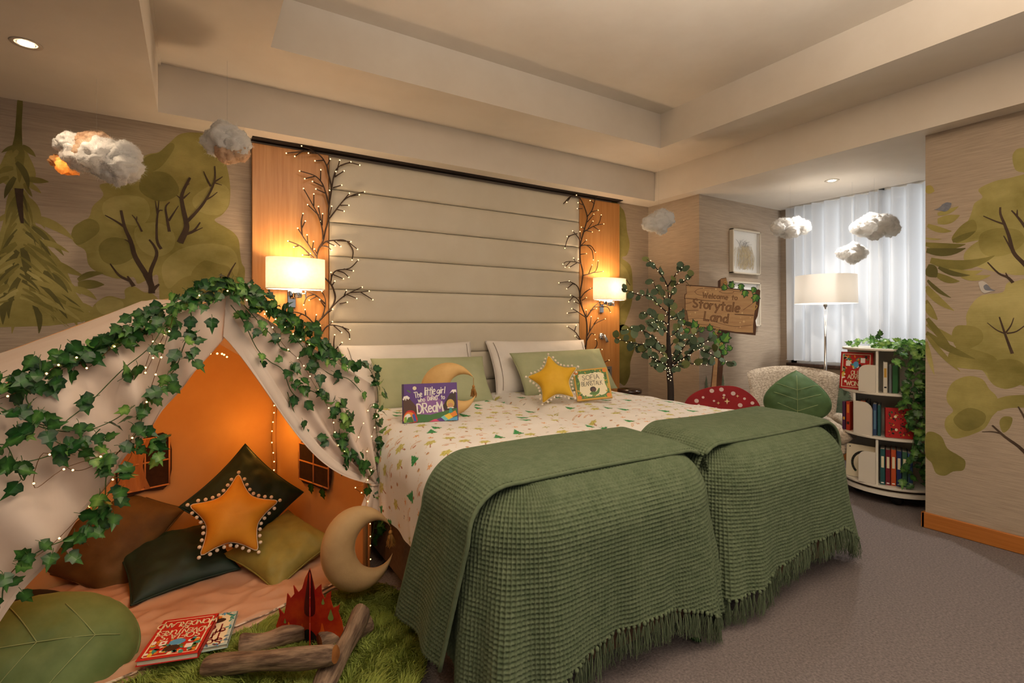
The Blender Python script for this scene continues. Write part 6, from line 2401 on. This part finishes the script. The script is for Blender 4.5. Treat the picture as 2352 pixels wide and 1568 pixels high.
for P, w in (([(275, 565), (450, 580), (700, 612), (1000, 620)], .005), ([(290, 810), (560, 805)], .004), ([(1660, 905), (1450, 895), (1280, 885)], .006), ([(340, 985), (560, 965), (800, 1000), (1000, 1070), (1300, 1130), (1620, 1100)], .003), ([(480, 440), (560, 380), (740, 365), (900, 380)], .003), ([(490, 440), (540, 490), (660, 510)], .003),
             ([(970, 430), (1100, 400), (1260, 420), (1230, 460), (1080, 465), (970, 435)], .003), ([(1270, 420), (1400, 440)], .003), ([(300, 680), (420, 650)], .003), ([(1450, 800), (1650, 660)], .003), ([(570, 1080), (800, 1110), (1000, 1160)], .003), ([(318, 310), (700, 335), (1300, 390), (1690, 430)], .004)):
    f.stroke([s8(*p) for p in P], w, SGL, 2, 4)


def sign_text(s, x, y, h8, rot, gap=.14):
    a, b = s8(x, y), s8(x + 100, y + 100 * rot)
    ang = math.atan2(b[1] - a[1], b[0] - a[0])
    h = h8 * .11478 / FPX * 4.2
    f.text(s, a[0], a[1], h, SGL, .19, 4, gap, ang, jitter=.02)
    f.text(s, a[0], a[1], h, SGT, .075, 5, gap, ang, jitter=.02)


sign_text('Welcome', 640, 545, 96, .105, .20)
sign_text('to', 1225, 590, 90, .10, .20)
sign_text('Storytale', 440, 740, 165, .105, .20)
sign_text('Land', 672, 1000, 165, .11, .22)


def sign_leaf(x, y, s, rot):
    O = np.array([(0, -.5), (.25, -.45), (.55, -.2), (.38, 0), (.5, .3), (.22, .3), (0, .7), (-.22, .3), (-.5, .3), (-.38, 0), (-.55, -.2), (-.25, -.45)])
    cs, sn2 = math.cos(rot), math.sin(rot)
    R = lambda P, k: [s8(x + (a * cs - b * sn2) * s * k, y - (a * sn2 + b * cs) * s * k) for a, b in P]
    f.poly(R(O, 1.15), SGGD, 7)
    f.poly(R(O, .95), SGG2, 8)
    f.poly(R(O[[0, 1, 2, 3, 4, 5, 6]] * [.9, .9], .9), SGG1, 9)


LV = ((1075, 350, 110, .2), (1220, 300, 120, -.3), (1410, 340, 120, 3.0), (1490, 470, 125, 2.9), (1660, 400, 110, 2.8), (1700, 560, 150, 2.6), (480, 1090, 150, .3), (260, 1045, 110, .2), (325, 1210, 110, 1.2), (620, 1190, 110, -.9), (790, 1160, 120, .1))
for l in LV:
    sign_leaf(*l)
for P in (([(1070, 240), (1100, 225), (1125, 250), (1090, 280), (1070, 260)]), ([(1690, 650), (1650, 720), (1680, 800), (1730, 720), (1700, 700)]), ([(580, 1150), (600, 1115), (630, 1120), (610, 1150)]), ([(900, 1260), (910, 1190), (950, 1180), (940, 1220), (900, 1260), (950, 1300)])):
    f.stroke([s8(*p) for p in P], .006, SGY, 8, 4)
for x, y, s in ((700, 440, 26), (905, 385, 26), (795, 405, 12), (495, 850, 26), (395, 880, 14), (1465, 1030, 34), (1390, 1050, 20), (1595, 950, 18), (1400, 955, 14), (1395, 1140, 20), (1430, 860, 24), (1325, 1160, 10), (665, 365, 14)):
    f.poly([s8(*p) for p in ((x, y - s), (x + s * .25, y - s * .25), (x + s, y), (x + s * .25, y + s * .25), (x, y + s), (x - s * .25, y + s * .25), (x - s, y), (x - s * .25, y - s * .25))], SGS, 6)
f.build('board_print', sg)
f = Flat((0, 0, .0015), (1, 0, 0), (0, 1, 0), .0004)
for l in ((870, 1290, 110, .2), (990, 1220, 70, -.2), (1100, 1350, 200, -.6), (930, 1420, 150, .4), (1030, 1530, 130, -.8), (1180, 1560, 110, .6), (1080, 1640, 120, .1), (960, 1700, 110, -.3), (1040, 1850, 90, .5)):
    sign_leaf(*l)
for P in (([(900, 1260), (910, 1190), (950, 1180), (940, 1220)]), ([(990, 1520), (1000, 1460), (1040, 1470), (1020, 1500)])):
    f.stroke([s8(*p) for p in P], .007, SGY, 12, 4)
f.build('post_ivy_print', sg)
part(sg, 'foot_board', bbox(-.16, .10, 0, .02, -.12, .10, .004), SGD)

# ------------------------------------------------------------------ red toadstool cut-out
c = at_depth(1660, 920, 3.92)
mmw = facing((c[0], c[1], 0), 0, 0, 0)
ms = thing('toadstool_cutout', 'red spotted toadstool cut-out standing behind the far bed', 'toadstool', mmw)
mO = np.array(mmw.translation)
mx_, my_, mn_ = (np.array(mmw.col[k][:3]) for k in range(3))


def mp_(u, v):
    p = on_plane(u, v, mn_, mn_ @ mO) - mO
    return (p @ mx_, p @ my_)


CAPR = M('toadstool_red', S(168, 28, 34), .45, S(146, 22, 30), 6)
cap = catmull([mp_(*p) for p in ((1572, 940), (1574, 922), (1590, 905), (1618, 892), (1655, 886), (1692, 888), (1720, 902), (1740, 922), (1748, 940), (1744, 952), (1700, 968), (1650, 972), (1600, 964), (1578, 954))], 4, True)
part(ms, 'cap', extrude(cap, .012, (0, 0, -.006)), CAPR)
sw_ = [(-.10, 0), (.10, 0), (.085, .06), (.06, .30), (.07, .52), (-.07, .52), (-.06, .30), (-.085, .06)]
part(ms, 'stalk', extrude(catmull(sw_, 2, True), .010, (0, 0, -.012)), M('toadstool_stalk', S(226, 210, 184), .7))
part(ms, 'foot_board', bbox(-.14, .14, 0, .012, -.10, .08, .004), M('toadstool_stalk', S(226, 210, 184), .7))
f = Flat((0, 0, .0065), (1, 0, 0), (0, 1, 0), .0003)
rb = random.Random(12)
SPOT = M('toadstool_spot', S(232, 206, 198), .6)
for u, v, s in ((1600, 920, 5), (1635, 897, 5), (1657, 894, 5), (1684, 903, 5), (1605, 930, 3), (1625, 935, 3), (1640, 920, 2.5), (1663, 907, 3), (1700, 930, 5), (1722, 940, 5), (1660, 942, 4), (1615, 912, 3), (1710, 915, 3), (1728, 925, 4), (1645, 938, 3), (1590, 938, 4), (1738, 945, 4), (1690, 950, 3), (1670, 955, 3), (1630, 955, 3)):
    a = mp_(u, v)
    f2 = Flat((0, 0, .0065), (1, 0, 0), (0, 1, 0), .0003)
    f2.ell(a[0], a[1], s / FPX * 3.9, s * .95 / FPX * 3.9, SPOT, 2)
    f2.build('spot', ms)
for u, v, s in ((1670, 921, 7), (1662, 913, 4), (1694, 909, 4), (1650, 925, 4)):
    f.poly([mp_(*p) for p in ((u, v - s), (u + s * .25, v - s * .25), (u + s, v), (u + s * .25, v + s * .25), (u, v + s), (u - s * .25, v + s * .25), (u - s, v), (u - s * .25, v - s * .25))], SGS, 3)
f.build('sparkle_print', ms)['kind'] = 'stuff'

# ------------------------------------------------------------------ leafy tree with tiny lights
TRK = M('tree_bark_black', S(34, 26, 22), .75, S(50, 40, 34), 30, bump=.003, bscale=40)
EUC = M('eucalyptus_leaf', S(74, 96, 74), .6, S(98, 116, 82), 30, rand=.35)
EUCO = M('eucalyptus_leaf_olive', S(92, 104, 56), .6, S(120, 126, 74), 30, rand=.35)


def euc_mesh(mat, seed):
    r = random.Random(seed)
    n = 10
    V = [(0, .45, .06)]
    for i in range(n):
        a = 2 * math.pi * i / n - math.pi / 2
        rr = 1 + r.uniform(-.05, .05) + (.12 if i == n // 2 else 0)
        x, y = .46 * math.cos(a) * rr, .5 + .5 * math.sin(a) * rr
        V.append((x, y, .12 * abs(x) - .10 * (y - .3) ** 2))
    F = [(0, 1 + i, 1 + (i + 1) % n) for i in range(n)]
    st = tube([(0, .02, 0), (0, -.3, -.04)], .02, 4)
    (V2, F2), fm = joinm(((np.array(V), F), 0), (st, 1))
    return to_mesh('leaf', V2, F2, [mat, TRK], True, fm)


EM = [euc_mesh(EUC, k) for k in range(3)] + [euc_mesh(EUCO, 7)]
dT = 4.0
tb = at_depth(1540, 745, dT)
tree = thing('light_up_tree', 'artificial eucalyptus tree with tiny lights beside the sign', 'tree', (tb[0], tb[1], 0))


def tq(p, dd=0.0):
    return at_depth(1410 + p[0] * .2169, 580 + p[1] * .2169, dT + dd)


rt_ = random.Random(17)
trunk = np.array([(tb[0], tb[1], 0), (tb[0], tb[1], .35)] + [tuple(tq(p)) for p in ((602, 1480), (592, 1300), (582, 1050), (575, 830), (585, 600), (570, 360))])
TP_ = catmull(trunk, 6)
part(tree, 'trunk', tube(TP_, np.interp(np.arange(len(TP_)), [0, len(TP_) * .45, len(TP_) * .62, len(TP_) * .75, len(TP_) - 1], [.026, .024, .016, .008, .003]), 10), TRK, True, world=True)
part(tree, 'base', lathe([(.001, .028), (.11, .025), (.12, .0)][::-1], 24), BLACK, True)
EB = [[(570, 360), (520, 260), (470, 190), (400, 110), (350, 70)], [(570, 360), (620, 280), (665, 220), (720, 170), (740, 120)], [(590, 500), (640, 360), (700, 320), (760, 290), (840, 240)], [(575, 540), (520, 470), (450, 380), (410, 290)], [(575, 640), (480, 560), (380, 460), (270, 450), (160, 410), (80, 380)],
      [(580, 650), (460, 700), (360, 650), (280, 640)], [(575, 760), (500, 720), (440, 740), (360, 740)], [(575, 700), (650, 680), (740, 590)], [(580, 660), (660, 700), (750, 690)], [(555, 1040), (450, 930), (340, 840), (190, 810), (90, 820)], [(560, 1060), (430, 980), (270, 970), (60, 920), (10, 900)], [(590, 1180), (460, 1150), (300, 1050), (220, 1000)],
      [(590, 1240), (540, 1180), (450, 1130), (360, 1080)], [(595, 1260), (520, 1230), (430, 1190)], [(600, 1190), (680, 1090), (740, 1000), (820, 900), (900, 830)], [(600, 1220), (700, 1160), (880, 1180), (1020, 1180)], [(605, 1190), (760, 1100), (860, 1020), (950, 1040), (1130, 1130), (1270, 1180)], [(840, 1040), (900, 980), (1040, 900)], [(600, 1100), (680, 1000), (700, 880), (680, 830)],
      [(580, 900), (660, 840), (720, 770), (780, 740)], [(580, 860), (500, 800), (420, 820)], [(600, 1250), (660, 1200), (740, 1200)], [(590, 600), (610, 560), (640, 500)], [(600, 1150), (500, 1060), (400, 1000), (310, 990)], [(605, 1200), (800, 1080), (900, 1000), (1100, 1030)], [(590, 1000), (660, 930), (780, 900)]]
tl = []
for bi, b in enumerate(EB):
    sgn = rt_.uniform(-.28, .16)
    P = [tq(p, sgn * (k / (len(b) - 1))) for k, p in enumerate(b)]
    P = catmull(np.array(P), 5)
    part(tree, 'branch', tube(P, np.linspace(.0055, .0020, len(P)), 5), TRK, True, world=True)
    seg = np.concatenate([[0], np.cumsum(np.linalg.norm(np.diff(P, axis=0), axis=1))])
    n = max(5, int(seg[-1] * 27))
    for k in range(n):
        s = seg[-1] * (.18 + .82 * (k + rt_.random() * .8) / n)
        q = np.array([np.interp(s, seg, P[:, c_]) for c_ in range(3)])
        j = min(np.searchsorted(seg, s), len(P) - 1)
        tdir = P[j] - P[j - 1]
        tdir /= np.linalg.norm(tdir) + 1e-9
        nrm = -FW * 1.0 + UP * .35 + np.array([rt_.gauss(0, .6) for _ in range(3)])
        dn = tdir * .4 + np.array([rt_.gauss(0, .7) for _ in range(3)])
        put_leaf(tree, EM[rt_.choice((0, 1, 2, 0, 1, 2, 3))], q, nrm, dn, rt_.uniform(.046, .072), rt_, .2, .3)
    for k in range(int(seg[-1] / .045)):
        s = (k + .5) * .045
        tl.append(np.array([np.interp(s, seg, P[:, c_]) for c_ in range(3)]) - FW * .008 + np.array([rt_.gauss(0, .006) for _ in range(3)]))
for k in range(8):
    q = tq((592 + rt_.uniform(-22, 26), 1220 + k * 19), -.03)
    tl.append(q)
o = part(tree, 'bulbs', join(*[ball(b, .0030, 6, 4) for b in tl]), M('tiny_bulb', (1, .85, .55, 1), .3, emit=(1, .72, .36, 1), estr=2.4), True, world=True)
o['kind'] = 'stuff'

# ------------------------------------------------------------------ round revolving bookcase with ivy
bc = np.array([4.185, 1.655, 0.0])
bdir = CC - bc
bdir[2] = 0
bdir /= np.linalg.norm(bdir)
bmw = frame_matrix(bc, np.cross(UP, bdir), bdir * 1.0, UP)
# local: x image right, y towards the camera, z up  (x cross y = z requires a mirrored x, so use explicit axes)
bx_ = np.cross(UP, bdir)          # image right
bmw = frame_matrix(bc, bdir, bx_, UP)
BW = M('bookcase_white', S(226, 219, 205), .45)
bs = thing('revolving_bookcase', 'round white three-tier revolving bookcase with ivy', 'bookcase', Matrix.Translation(Vector(bc)))


def BP(xr, yc, z):
    """xr: to the image right, yc: towards the camera"""
    return bc + bx_ * xr + bdir * yc + UP * z


RZ = .300
for z, nm in ((1.032, 'top_disc'), (.735, 'shelf_disc'), (.440, 'shelf_disc'), (.118, 'bottom_disc')):
    part(bs, nm, lathe([(.001, 0), (RZ - .003, 0), (RZ, .003), (RZ, .013), (RZ - .003, .016), (.001, .016)], 64, (0, 0, z)), BW, False)
part(bs, 'base_ring', lathe([(.001, .075), (RZ, .075), (RZ, .100), (.001, .100)], 64), BW, False)
part(bs, 'turntable', lathe([(RZ - .03, .100), (RZ - .03, .118)], 48), M('turntable_brown', S(80, 56, 36), .6))  # brown ring set back between the white discs
for k in range(4):
    a = k * math.pi / 2 + .5
    part(bs, 'castor', ball((.2 * math.cos(a), .2 * math.sin(a), .037), .036, 12, 8, (1, 1, 1)), BLACK, True)


def bpanel(x0, y0, x1, y1, z0, z1, t=.014, nm='divider'):
    a, b = np.array([x0, y0]), np.array([x1, y1])
    d = (b - a) / np.linalg.norm(b - a)
    n = np.array([-d[1], d[0]]) * t / 2
    c4 = [a - n, b - n, b + n, a + n]
    V = np.array([BP(p[0], p[1], z) for z in (z0, z1) for p in c4])
    part(bs, nm, (V, [(0, 1, 2, 3)[::-1], (4, 5, 6, 7), (0, 1, 5, 4), (1, 2, 6, 5), (2, 3, 7, 6), (3, 0, 4, 7)]), BW, world=True)


def bplate(x0, y0, x1, y1, z0, h, rnd_left, t=.012):
    """stop plate with one rounded upper corner"""
    a, b = BP(x0, y0, z0), BP(x1, y1, z0)
    L = np.linalg.norm(b - a)
    ex = (b - a) / L
    r = min(.07, L * .5)
    th = np.linspace(0, math.pi / 2, 8)
    if rnd_left:
        O = [(0, 0), (L, 0), (L, h)] + [(r - r * math.sin(q), h - r + r * math.cos(q)) for q in th]
    else:
        O = [(0, 0), (L, 0)] + [(L - r + r * math.cos(q), h - r + r * math.sin(q)) for q in th] + [(0, h)]
    part(bs, 'stop_plate', extrude(O, t, a, ex, UP), BW, world=True)


tiers = ((.751, 1.032), (.456, .735), (.134, .440))
for k, (z0, z1) in enumerate(tiers):
    if k in (0, 2):
        bpanel(-.085, .275, -.085, -.28, z0, z1)
        bpanel(-.085, .02, .28, .02, z0, z1)
        bpanel(-.27, -.04, -.085, -.04, z0, z1)
        bplate(-.185, .232, -.090, .272, z0, .185 if k == 0 else .215, True)
    else:
        bpanel(-.215, .20, -.215, -.20, z0, z1)
        bpanel(-.215, .02, .29, .02, z0, z1)
        bplate(-.212, .205, -.110, .262, z0, .225, False)

SPN = {k: M('book_' + k, S(*v), .45) for k, v in dict(offwhite=(222, 214, 196), grey=(120, 124, 128), green=(46, 104, 56), purple=(74, 36, 74), flame=(180, 54, 32), orange=(200, 86, 38), black=(30, 28, 30), denim=(52, 74, 110), teal=(38, 88, 88), red=(178, 30, 28), maroon=(120, 28, 40), rust=(196, 84, 42), navy=(36, 52, 104), sage=(64, 110, 84), blue=(64, 92, 150), cream=(226, 214, 186)).items()}


def shelf_book(xr, yc, z, w, h, d, col, label, yaw=0, lean=0, deco=None, group='books in the revolving bookcase'):
    """spine towards the camera: w thickness (image right), d depth, h height"""
    a = math.radians(yaw)
    ex = bx_ * math.cos(a) - bdir * math.sin(a)
    ez = bdir * math.cos(a) + bx_ * math.sin(a)
    l = math.radians(lean)
    up = UP * math.cos(l) + ex * math.sin(l)
    # book_mesh: spine on -x, thickness z ; want -x = towards camera, y = up, z = image right (or left)
    m = frame_matrix(BP(xr, yc - d / 2 * math.cos(a), z + h / 2 + .001), -ez, up, None)
    r = thing('shelf_book', label, 'book', m, group)
    book_mesh(r, d, h, w, SPN[col], PAGES, .003)
    if deco:
        for (y0, y1, mk) in deco:
            fl2 = Flat((-d / 2 - .0003, 0, 0), (0, 0, -1), (0, 1, 0), .0002)
            fl2.rect(-w * .28, h * y0, w * .28, h * y1, I[mk], 1)
            fl2.build('spine_label', COVERS[r.name])
    return r


def face_book(xr, yc, z, w, h, t, col, label, yaw, lean):
    p = BP(xr, yc, z)
    a = math.radians(yaw)
    n = bdir * math.cos(a) + bx_ * math.sin(a)
    ex = np.cross(UP, n)
    l = math.radians(lean)
    up = UP * math.cos(l) - n * math.sin(l)
    m = frame_matrix(p + up * h / 2, ex, up, np.cross(ex, up))
    r = thing('shelf_book', label, 'book', m, 'books in the revolving bookcase')
    book_mesh(r, w, h, t, SPN[col], PAGES, .003)
    return r


# top tier
bw, bh = .205, .262
r_ = face_book(-.212, .165, .753, bw, bh, .014, 'red', 'red story book facing out on the bookcase top shelf', -22, 6)
f = Flat((0, 0, .0072), (1, 0, 0), (0, 1, 0), .00015)
for a, b in (((.06, .05), (.94, .065)), ((.06, .935), (.94, .95)), ((.06, .05), (.085, .95)), ((.915, .05), (.94, .95))):
    f.rect(X_(a[0]), Y_(b[1]), X_(b[0]), Y_(a[1]), I['cream'], 2)
f.text('OLIVIA', X_(.36), Y_(.60), .026, I['cream'], .17, 5, gap=.14) if False else f.text('OLI', X_(.36), Y_(.60), .026, I['cream'], .17, 5, gap=.14)
f.text('ADVE', X_(.26), Y_(.72), .026, I['cream'], .17, 5, gap=.14)
f.text('WONDER', X_(.22), Y_(.90), .030, I['cream'], .17, 5, gap=.14)
rb = random.Random(4)
for k in range(46):
    x, y = (rb.uniform(.10, .90), rb.uniform(.09, .42)) if k < 34 else (rb.uniform(.09, .2), rb.uniform(.4, .9))
    f.ell(X_(x), Y_(y), rb.uniform(.006, .013), rb.uniform(.005, .010), I[rb.choice(('yellow', 'leaf', 'cream', 'black', 'orange', 'teal', 'white', 'red'))], 2 + k % 4, 9, rb.uniform(0, 3))
f.rect(X_(.18), Y_(.38), X_(.32), Y_(.24), I['white'], 7)
f.rect(X_(.64), Y_(.28), X_(.78), Y_(.15), I['white'], 7)
f.ell(X_(.5), Y_(.33), .018, .022, I['sky'], 7)
f.build('printed_cover', COVERS[r_.name])
shelf_book(-.040, .245, .751, .024, .205, .15, 'offwhite', 'white-spined book on the bookcase top shelf', deco=((.0, .3, 'gold'), (-.35, -.3, 'black')))
shelf_book(-.014, .240, .751, .015, .19, .15, 'grey', 'thin grey book on the bookcase top shelf')
shelf_book(.018, .235, .751, .030, .185, .14, 'green', 'green book on the bookcase top shelf', yaw=-4)
# middle tier
shelf_book(-.262, .115, .456, .022, .20, .12, 'purple', 'purple-spined book on the bookcase middle shelf', yaw=-20, deco=((-.15, -.05, 'gold'),))
shelf_book(-.236, .135, .456, .026, .205, .12, 'flame', 'flame-red book on the bookcase middle shelf', yaw=-20, deco=((.1, .4, 'orange'), (-.3, -.2, 'black')))
shelf_book(-.165, .18, .456, .026, .222, .13, 'orange', 'orange book standing behind the middle stop plate', deco=((.25, .4, 'yellow'),))
shelf_book(-.135, .19, .456, .018, .226, .15, 'black', 'black book behind the middle stop plate')
shelf_book(-.098, .235, .456, .022, .212, .16, 'denim', 'denim blue book on the bookcase middle shelf', deco=((-.3, .3, 'slate'),))
shelf_book(-.074, .240, .456, .018, .208, .16, 'teal', 'teal book on the bookcase middle shelf')
r_ = face_book(.035, .235, .457, .155, .195, .034, 'red', 'thick red ornate book facing out on the middle shelf', 8, 2)
bw, bh = .155, .195
f = Flat((0, 0, .0172), (1, 0, 0), (0, 1, 0), .00015)
for k in range(70):
    x, y = rb.uniform(.1, .92), rb.uniform(.08, .92)
    f.ell(X_(x), Y_(y), rb.uniform(.003, .009), rb.uniform(.003, .006), I[rb.choice(('black', 'maroon', 'dkleaf', 'black', 'gold'))], 1 + k % 4, 8, rb.uniform(0, 3))
f.ell(X_(.35), Y_(.28), .008, .009, I['cream'], 6)
f.ell(X_(.38), Y_(.72), .008, .009, I['cream'], 6)
f.build('printed_cover', COVERS[r_.name])
# bottom tier
bw, bh = .185, .225
r_ = face_book(-.180, .150, .136, bw, bh, .016, 'cream', 'cream picture book with a dark wreath on the bottom shelf', -16, 5)
f = Flat((0, 0, .0082), (1, 0, 0), (0, 1, 0), .00015)
for k in range(40):
    a = math.pi * (.25 + 1.0 * k / 39)
    f.ell(X_(.62) + .075 * math.cos(a), Y_(.55) + .080 * math.sin(a), .009, .006, I['black' if k % 3 else 'dkleaf'], 1 + k % 3, 8, a)
f.ell(X_(.12), Y_(.08), .005, .004, I['black'], 2)
f.build('printed_cover', COVERS[r_.name])
for k, (cn, hh) in enumerate((('teal', .238), ('maroon', .236), ('rust', .240), ('navy', .234), ('sage', .232), ('blue', .225))):
    shelf_book(-.055 + k * .0295, .250 - .004 * k, .134, .027, hh, .15, cn, cn.replace('rust', 'rust orange').replace('blue', 'pale blue').replace('sage', 'leaf green') + ' spined book in the row on the bottom shelf', deco=((-.02, .30, 'cream'), (-.46, -.43, 'white')) if k != 5 else None)

# ivy over the bookcase
r = random.Random(31)
gv = thing('ivy_garland', 'bright ivy garland spilling over the revolving bookcase', 'garland', bc + UP * 1.05, 'artificial ivy garlands')
stems = []
cnt = 0
for k in range(116):
    a = r.uniform(0, 6.28)
    q = .27 * math.sqrt(r.random())
    put_leaf(gv, IVMB[r.randrange(4)], BP(q * math.cos(a) + .015, q * math.sin(a), 1.055 + r.uniform(0, .045)), UP * .8 + bdir * .5, bdir + bx_ * r.uniform(-1, 1), r.uniform(.026, .042), r, .5, 1.2)
for sx, y0, zl, dens in ((.07, .28, .36, 46), (.12, .265, .72, 50), (.16, .24, .90, 52), (.20, .20, .80, 46), (.09, .275, .62, 40), (.23, .17, .9, 44), (.14, .255, .5, 40), (.03, .29, .10, 30)):
    P = [BP(sx * .6, y0 * .7, 1.07), BP(sx, y0 + .02, 1.055)]
    n_ = 6
    for i in range(1, n_ + 1):
        P.append(BP(sx + r.uniform(-.03, .03) - .01 * i * (sx > .12), y0 + .03 + r.uniform(0, .02), 1.05 - zl * i / n_))
    P = catmull(np.array(P), 5)
    stems.append(tube(P, .0014, 4, False))
    seg = np.concatenate([[0], np.cumsum(np.linalg.norm(np.diff(P, axis=0), axis=1))])
    n_ = int(seg[-1] * dens * .66)
    for i in range(n_):
        s = seg[-1] * (i + r.random()) / n_
        q = np.array([np.interp(s, seg, P[:, c_]) for c_ in range(3)]) + bx_ * r.gauss(0, .018) + bdir * r.uniform(.0, .02)
        put_leaf(gv, (IVMB if r.random() < .5 else IVM)[r.randrange(4)], q, bdir + UP * .3, -UP + bx_ * r.uniform(-.8, .8), r.uniform(.034, .050), r, .5, .7)
q0 = BP(-.08, .05, 1.06)
P = catmull(np.array([q0, BP(-.075, .05, 1.10), BP(-.07, .05, 1.125)]), 4)
stems.append(tube(P, .0014, 4, False))
put_leaf(gv, IVM[0], BP(-.07, .06, 1.135), bdir, UP, .036, r, .1, .2)
put_leaf(gv, IVM[1], BP(-.095, .06, 1.125), bdir, UP, .032, r, .1, .8)
part(gv, 'stem', join(*stems), VINE, True, world=True)
lf = onZ(1608, 1474, .004)
o = link('fallen_leaf', IVM[2], None)
o.matrix_basis = Matrix.Translation(Vector(lf) + Vector((0, 0, .006))) @ Matrix.Rotation(.6, 4, 'Z') @ Matrix.Diagonal((.035, .035, .02, 1))
tag(o, 'single ivy leaf fallen on the carpet at the bed foot', 'leaf')

# ------------------------------------------------------------------ cotton clouds on threads
COT = M('cotton_wool', S(252, 250, 247), 1.0, translucent=.45, bump=.003, bscale=70)
COTO = M('cotton_wool_orange', S(236, 168, 84), .95, S(240, 196, 140), 8, translucent=.5, bump=.004, bscale=60)
COTP = M('cotton_wool_peach', S(240, 212, 182), .95, S(234, 196, 160), 8, translucent=.5, bump=.004, bscale=60)


def cloud(u, v, d, wpx, hpx, label, blobs, seed, zc):
    c = at_depth(u, v, d)
    k = d / FPX
    root = thing('cotton_cloud', label, 'cloud ornament', c, 'fluffy cotton clouds on threads')
    r = random.Random(seed)
    groups = {}
    for bx, by, br, mk in blobs:
        groups.setdefault(mk, []).append((bx * wpx * k, by * hpx * k, br * hpx * k))
    nr = np.random.default_rng(seed)
    for mk, bl in groups.items():
        vfs = []
        fz = []
        for x, y, R in bl:
            p0 = RT * x + UP * y + FW * r.uniform(-.3, .3) * R
            V, F = ball((0, 0, 0), 1.0, 44, 28)
            V = V / (np.linalg.norm(V, axis=1)[:, None] + 1e-9)
            disp = np.array([mnoise.fractal(Vector(q * 2.2) + Vector((seed * 3.1 + x * 20, y * 20, 0)), .9, 2.1, 5) for q in V])
            W = V * (R * (.90 + .24 * disp))[:, None] * np.array([1, 1, .94])
            vfs.append((W + p0, F))
            # loose fibres
            n_ = int(7000 * (R / .08) ** 1.2)
            ii = nr.integers(0, len(W), n_)
            B = W[ii] * .97 + p0
            dr = V[ii] * .6 + nr.normal(0, .9, (n_, 3))
            L = nr.uniform(.02, .085, n_) * R
            side = np.cross(dr, nr.normal(0, 1, (n_, 3)))
            side /= np.linalg.norm(side, axis=1)[:, None] + 1e-9
            curl = nr.normal(0, .9, (n_, 3))
            M1 = B + dr * (L * .6)[:, None]
            T1 = B + (dr + curl) * L[:, None]
            w_ = .0004
            fz.append(np.stack([B - side * w_, B + side * w_, M1 + side * w_, M1 - side * w_, T1], 1).reshape(-1, 3))
        mat = {'w': COT, 'o': COTO, 'p': COTP}[mk]
        V, F = join(*vfs)
        part(root, 'cotton_puff', (V, F), mat, True)
        V = np.concatenate(fz)
        i0 = np.arange(len(V) // 5)[:, None] * 5
        Ft = np.concatenate([i0 + np.array([[0, 1, 2]]), i0 + np.array([[0, 2, 3]]), i0 + np.array([[3, 2, 4]])]).astype(int)
        o = part(root, 'cotton_fibres', (V, Ft), mat, True)
        o['kind'] = 'stuff'
    part(root, 'thread', tube([(0, 0, 0), (0, 0, zc - c[2] - .002)], .0004, 4), M('nylon_thread', S(220, 215, 205), .3, transparent=.6))
    return root


cloud(222, 362, 2.35, 215, 125, 'big cotton cloud with an orange tail above the tent', [(.12, -.02, .40, 'w'), (.27, -.10, .36, 'w'), (-.06, .12, .36, 'p'), (.32, .06, .26, 'w'), (-.18, .02, .30, 'w'), (.05, .22, .26, 'p'), (.20, -.24, .28, 'w'), (-.34, -.12, .20, 'o'), (-.43, -.06, .12, 'o'), (-.24, .25, .22, 'w'), (-.36, .22, .14, 'w'), (-.08, .30, .18, 'p')], 3, ZC if False else ZS)
lamp('cloud_glow', 'POINT', at_depth(150, 375, 2.35), .12, (1, .55, .18), .02)
cloud(522, 328, 2.70, 112, 96, 'cotton cloud hanging in front of the left wood panel top', [(0, .06, .44, 'w'), (.22, -.04, .36, 'w'), (-.22, .0, .34, 'w'), (.05, -.26, .30, 'p'), (-.05, .25, .28, 'w'), (.25, -.22, .26, 'p')], 4, ZC)
cloud(1513, 508, 4.10, 72, 60, 'round cotton cloud above the leafy light-up tree', [(0, 0, .46, 'w'), (.24, .08, .36, 'w'), (-.26, -.08, .34, 'w'), (.08, -.22, .30, 'w'), (.12, .26, .26, 'w')], 5, ZC)
cloud(1815, 522, 4.15, 90, 54, 'cotton cloud overlapping the alcove wall and curtain edge', [(-.16, .02, .44, 'w'), (.14, .06, .44, 'w'), (.32, 0, .34, 'w'), (-.32, -.04, .32, 'w'), (.0, -.18, .34, 'w'), (-.1, -.34, .16, 'w')], 6, ZS)
cloud(2008, 520, 3.95, 110, 62, 'widest cotton cloud in front of the window curtain', [(-.20, -.02, .42, 'w'), (.10, .02, .46, 'w'), (.30, .10, .36, 'w'), (.30, -.10, .34, 'w'), (-.36, -.04, .26, 'w'), (.0, -.26, .28, 'w'), (-.06, .22, .30, 'w')], 7, ZS)
cloud(1957, 582, 4.05, 76, 52, 'smallest cotton cloud just above the floor lamp shade', [(0, 0, .46, 'w'), (.26, .04, .36, 'w'), (-.28, .0, .32, 'w'), (.05, -.20, .30, 'w'), (.0, .22, .30, 'w')], 8, ZS)
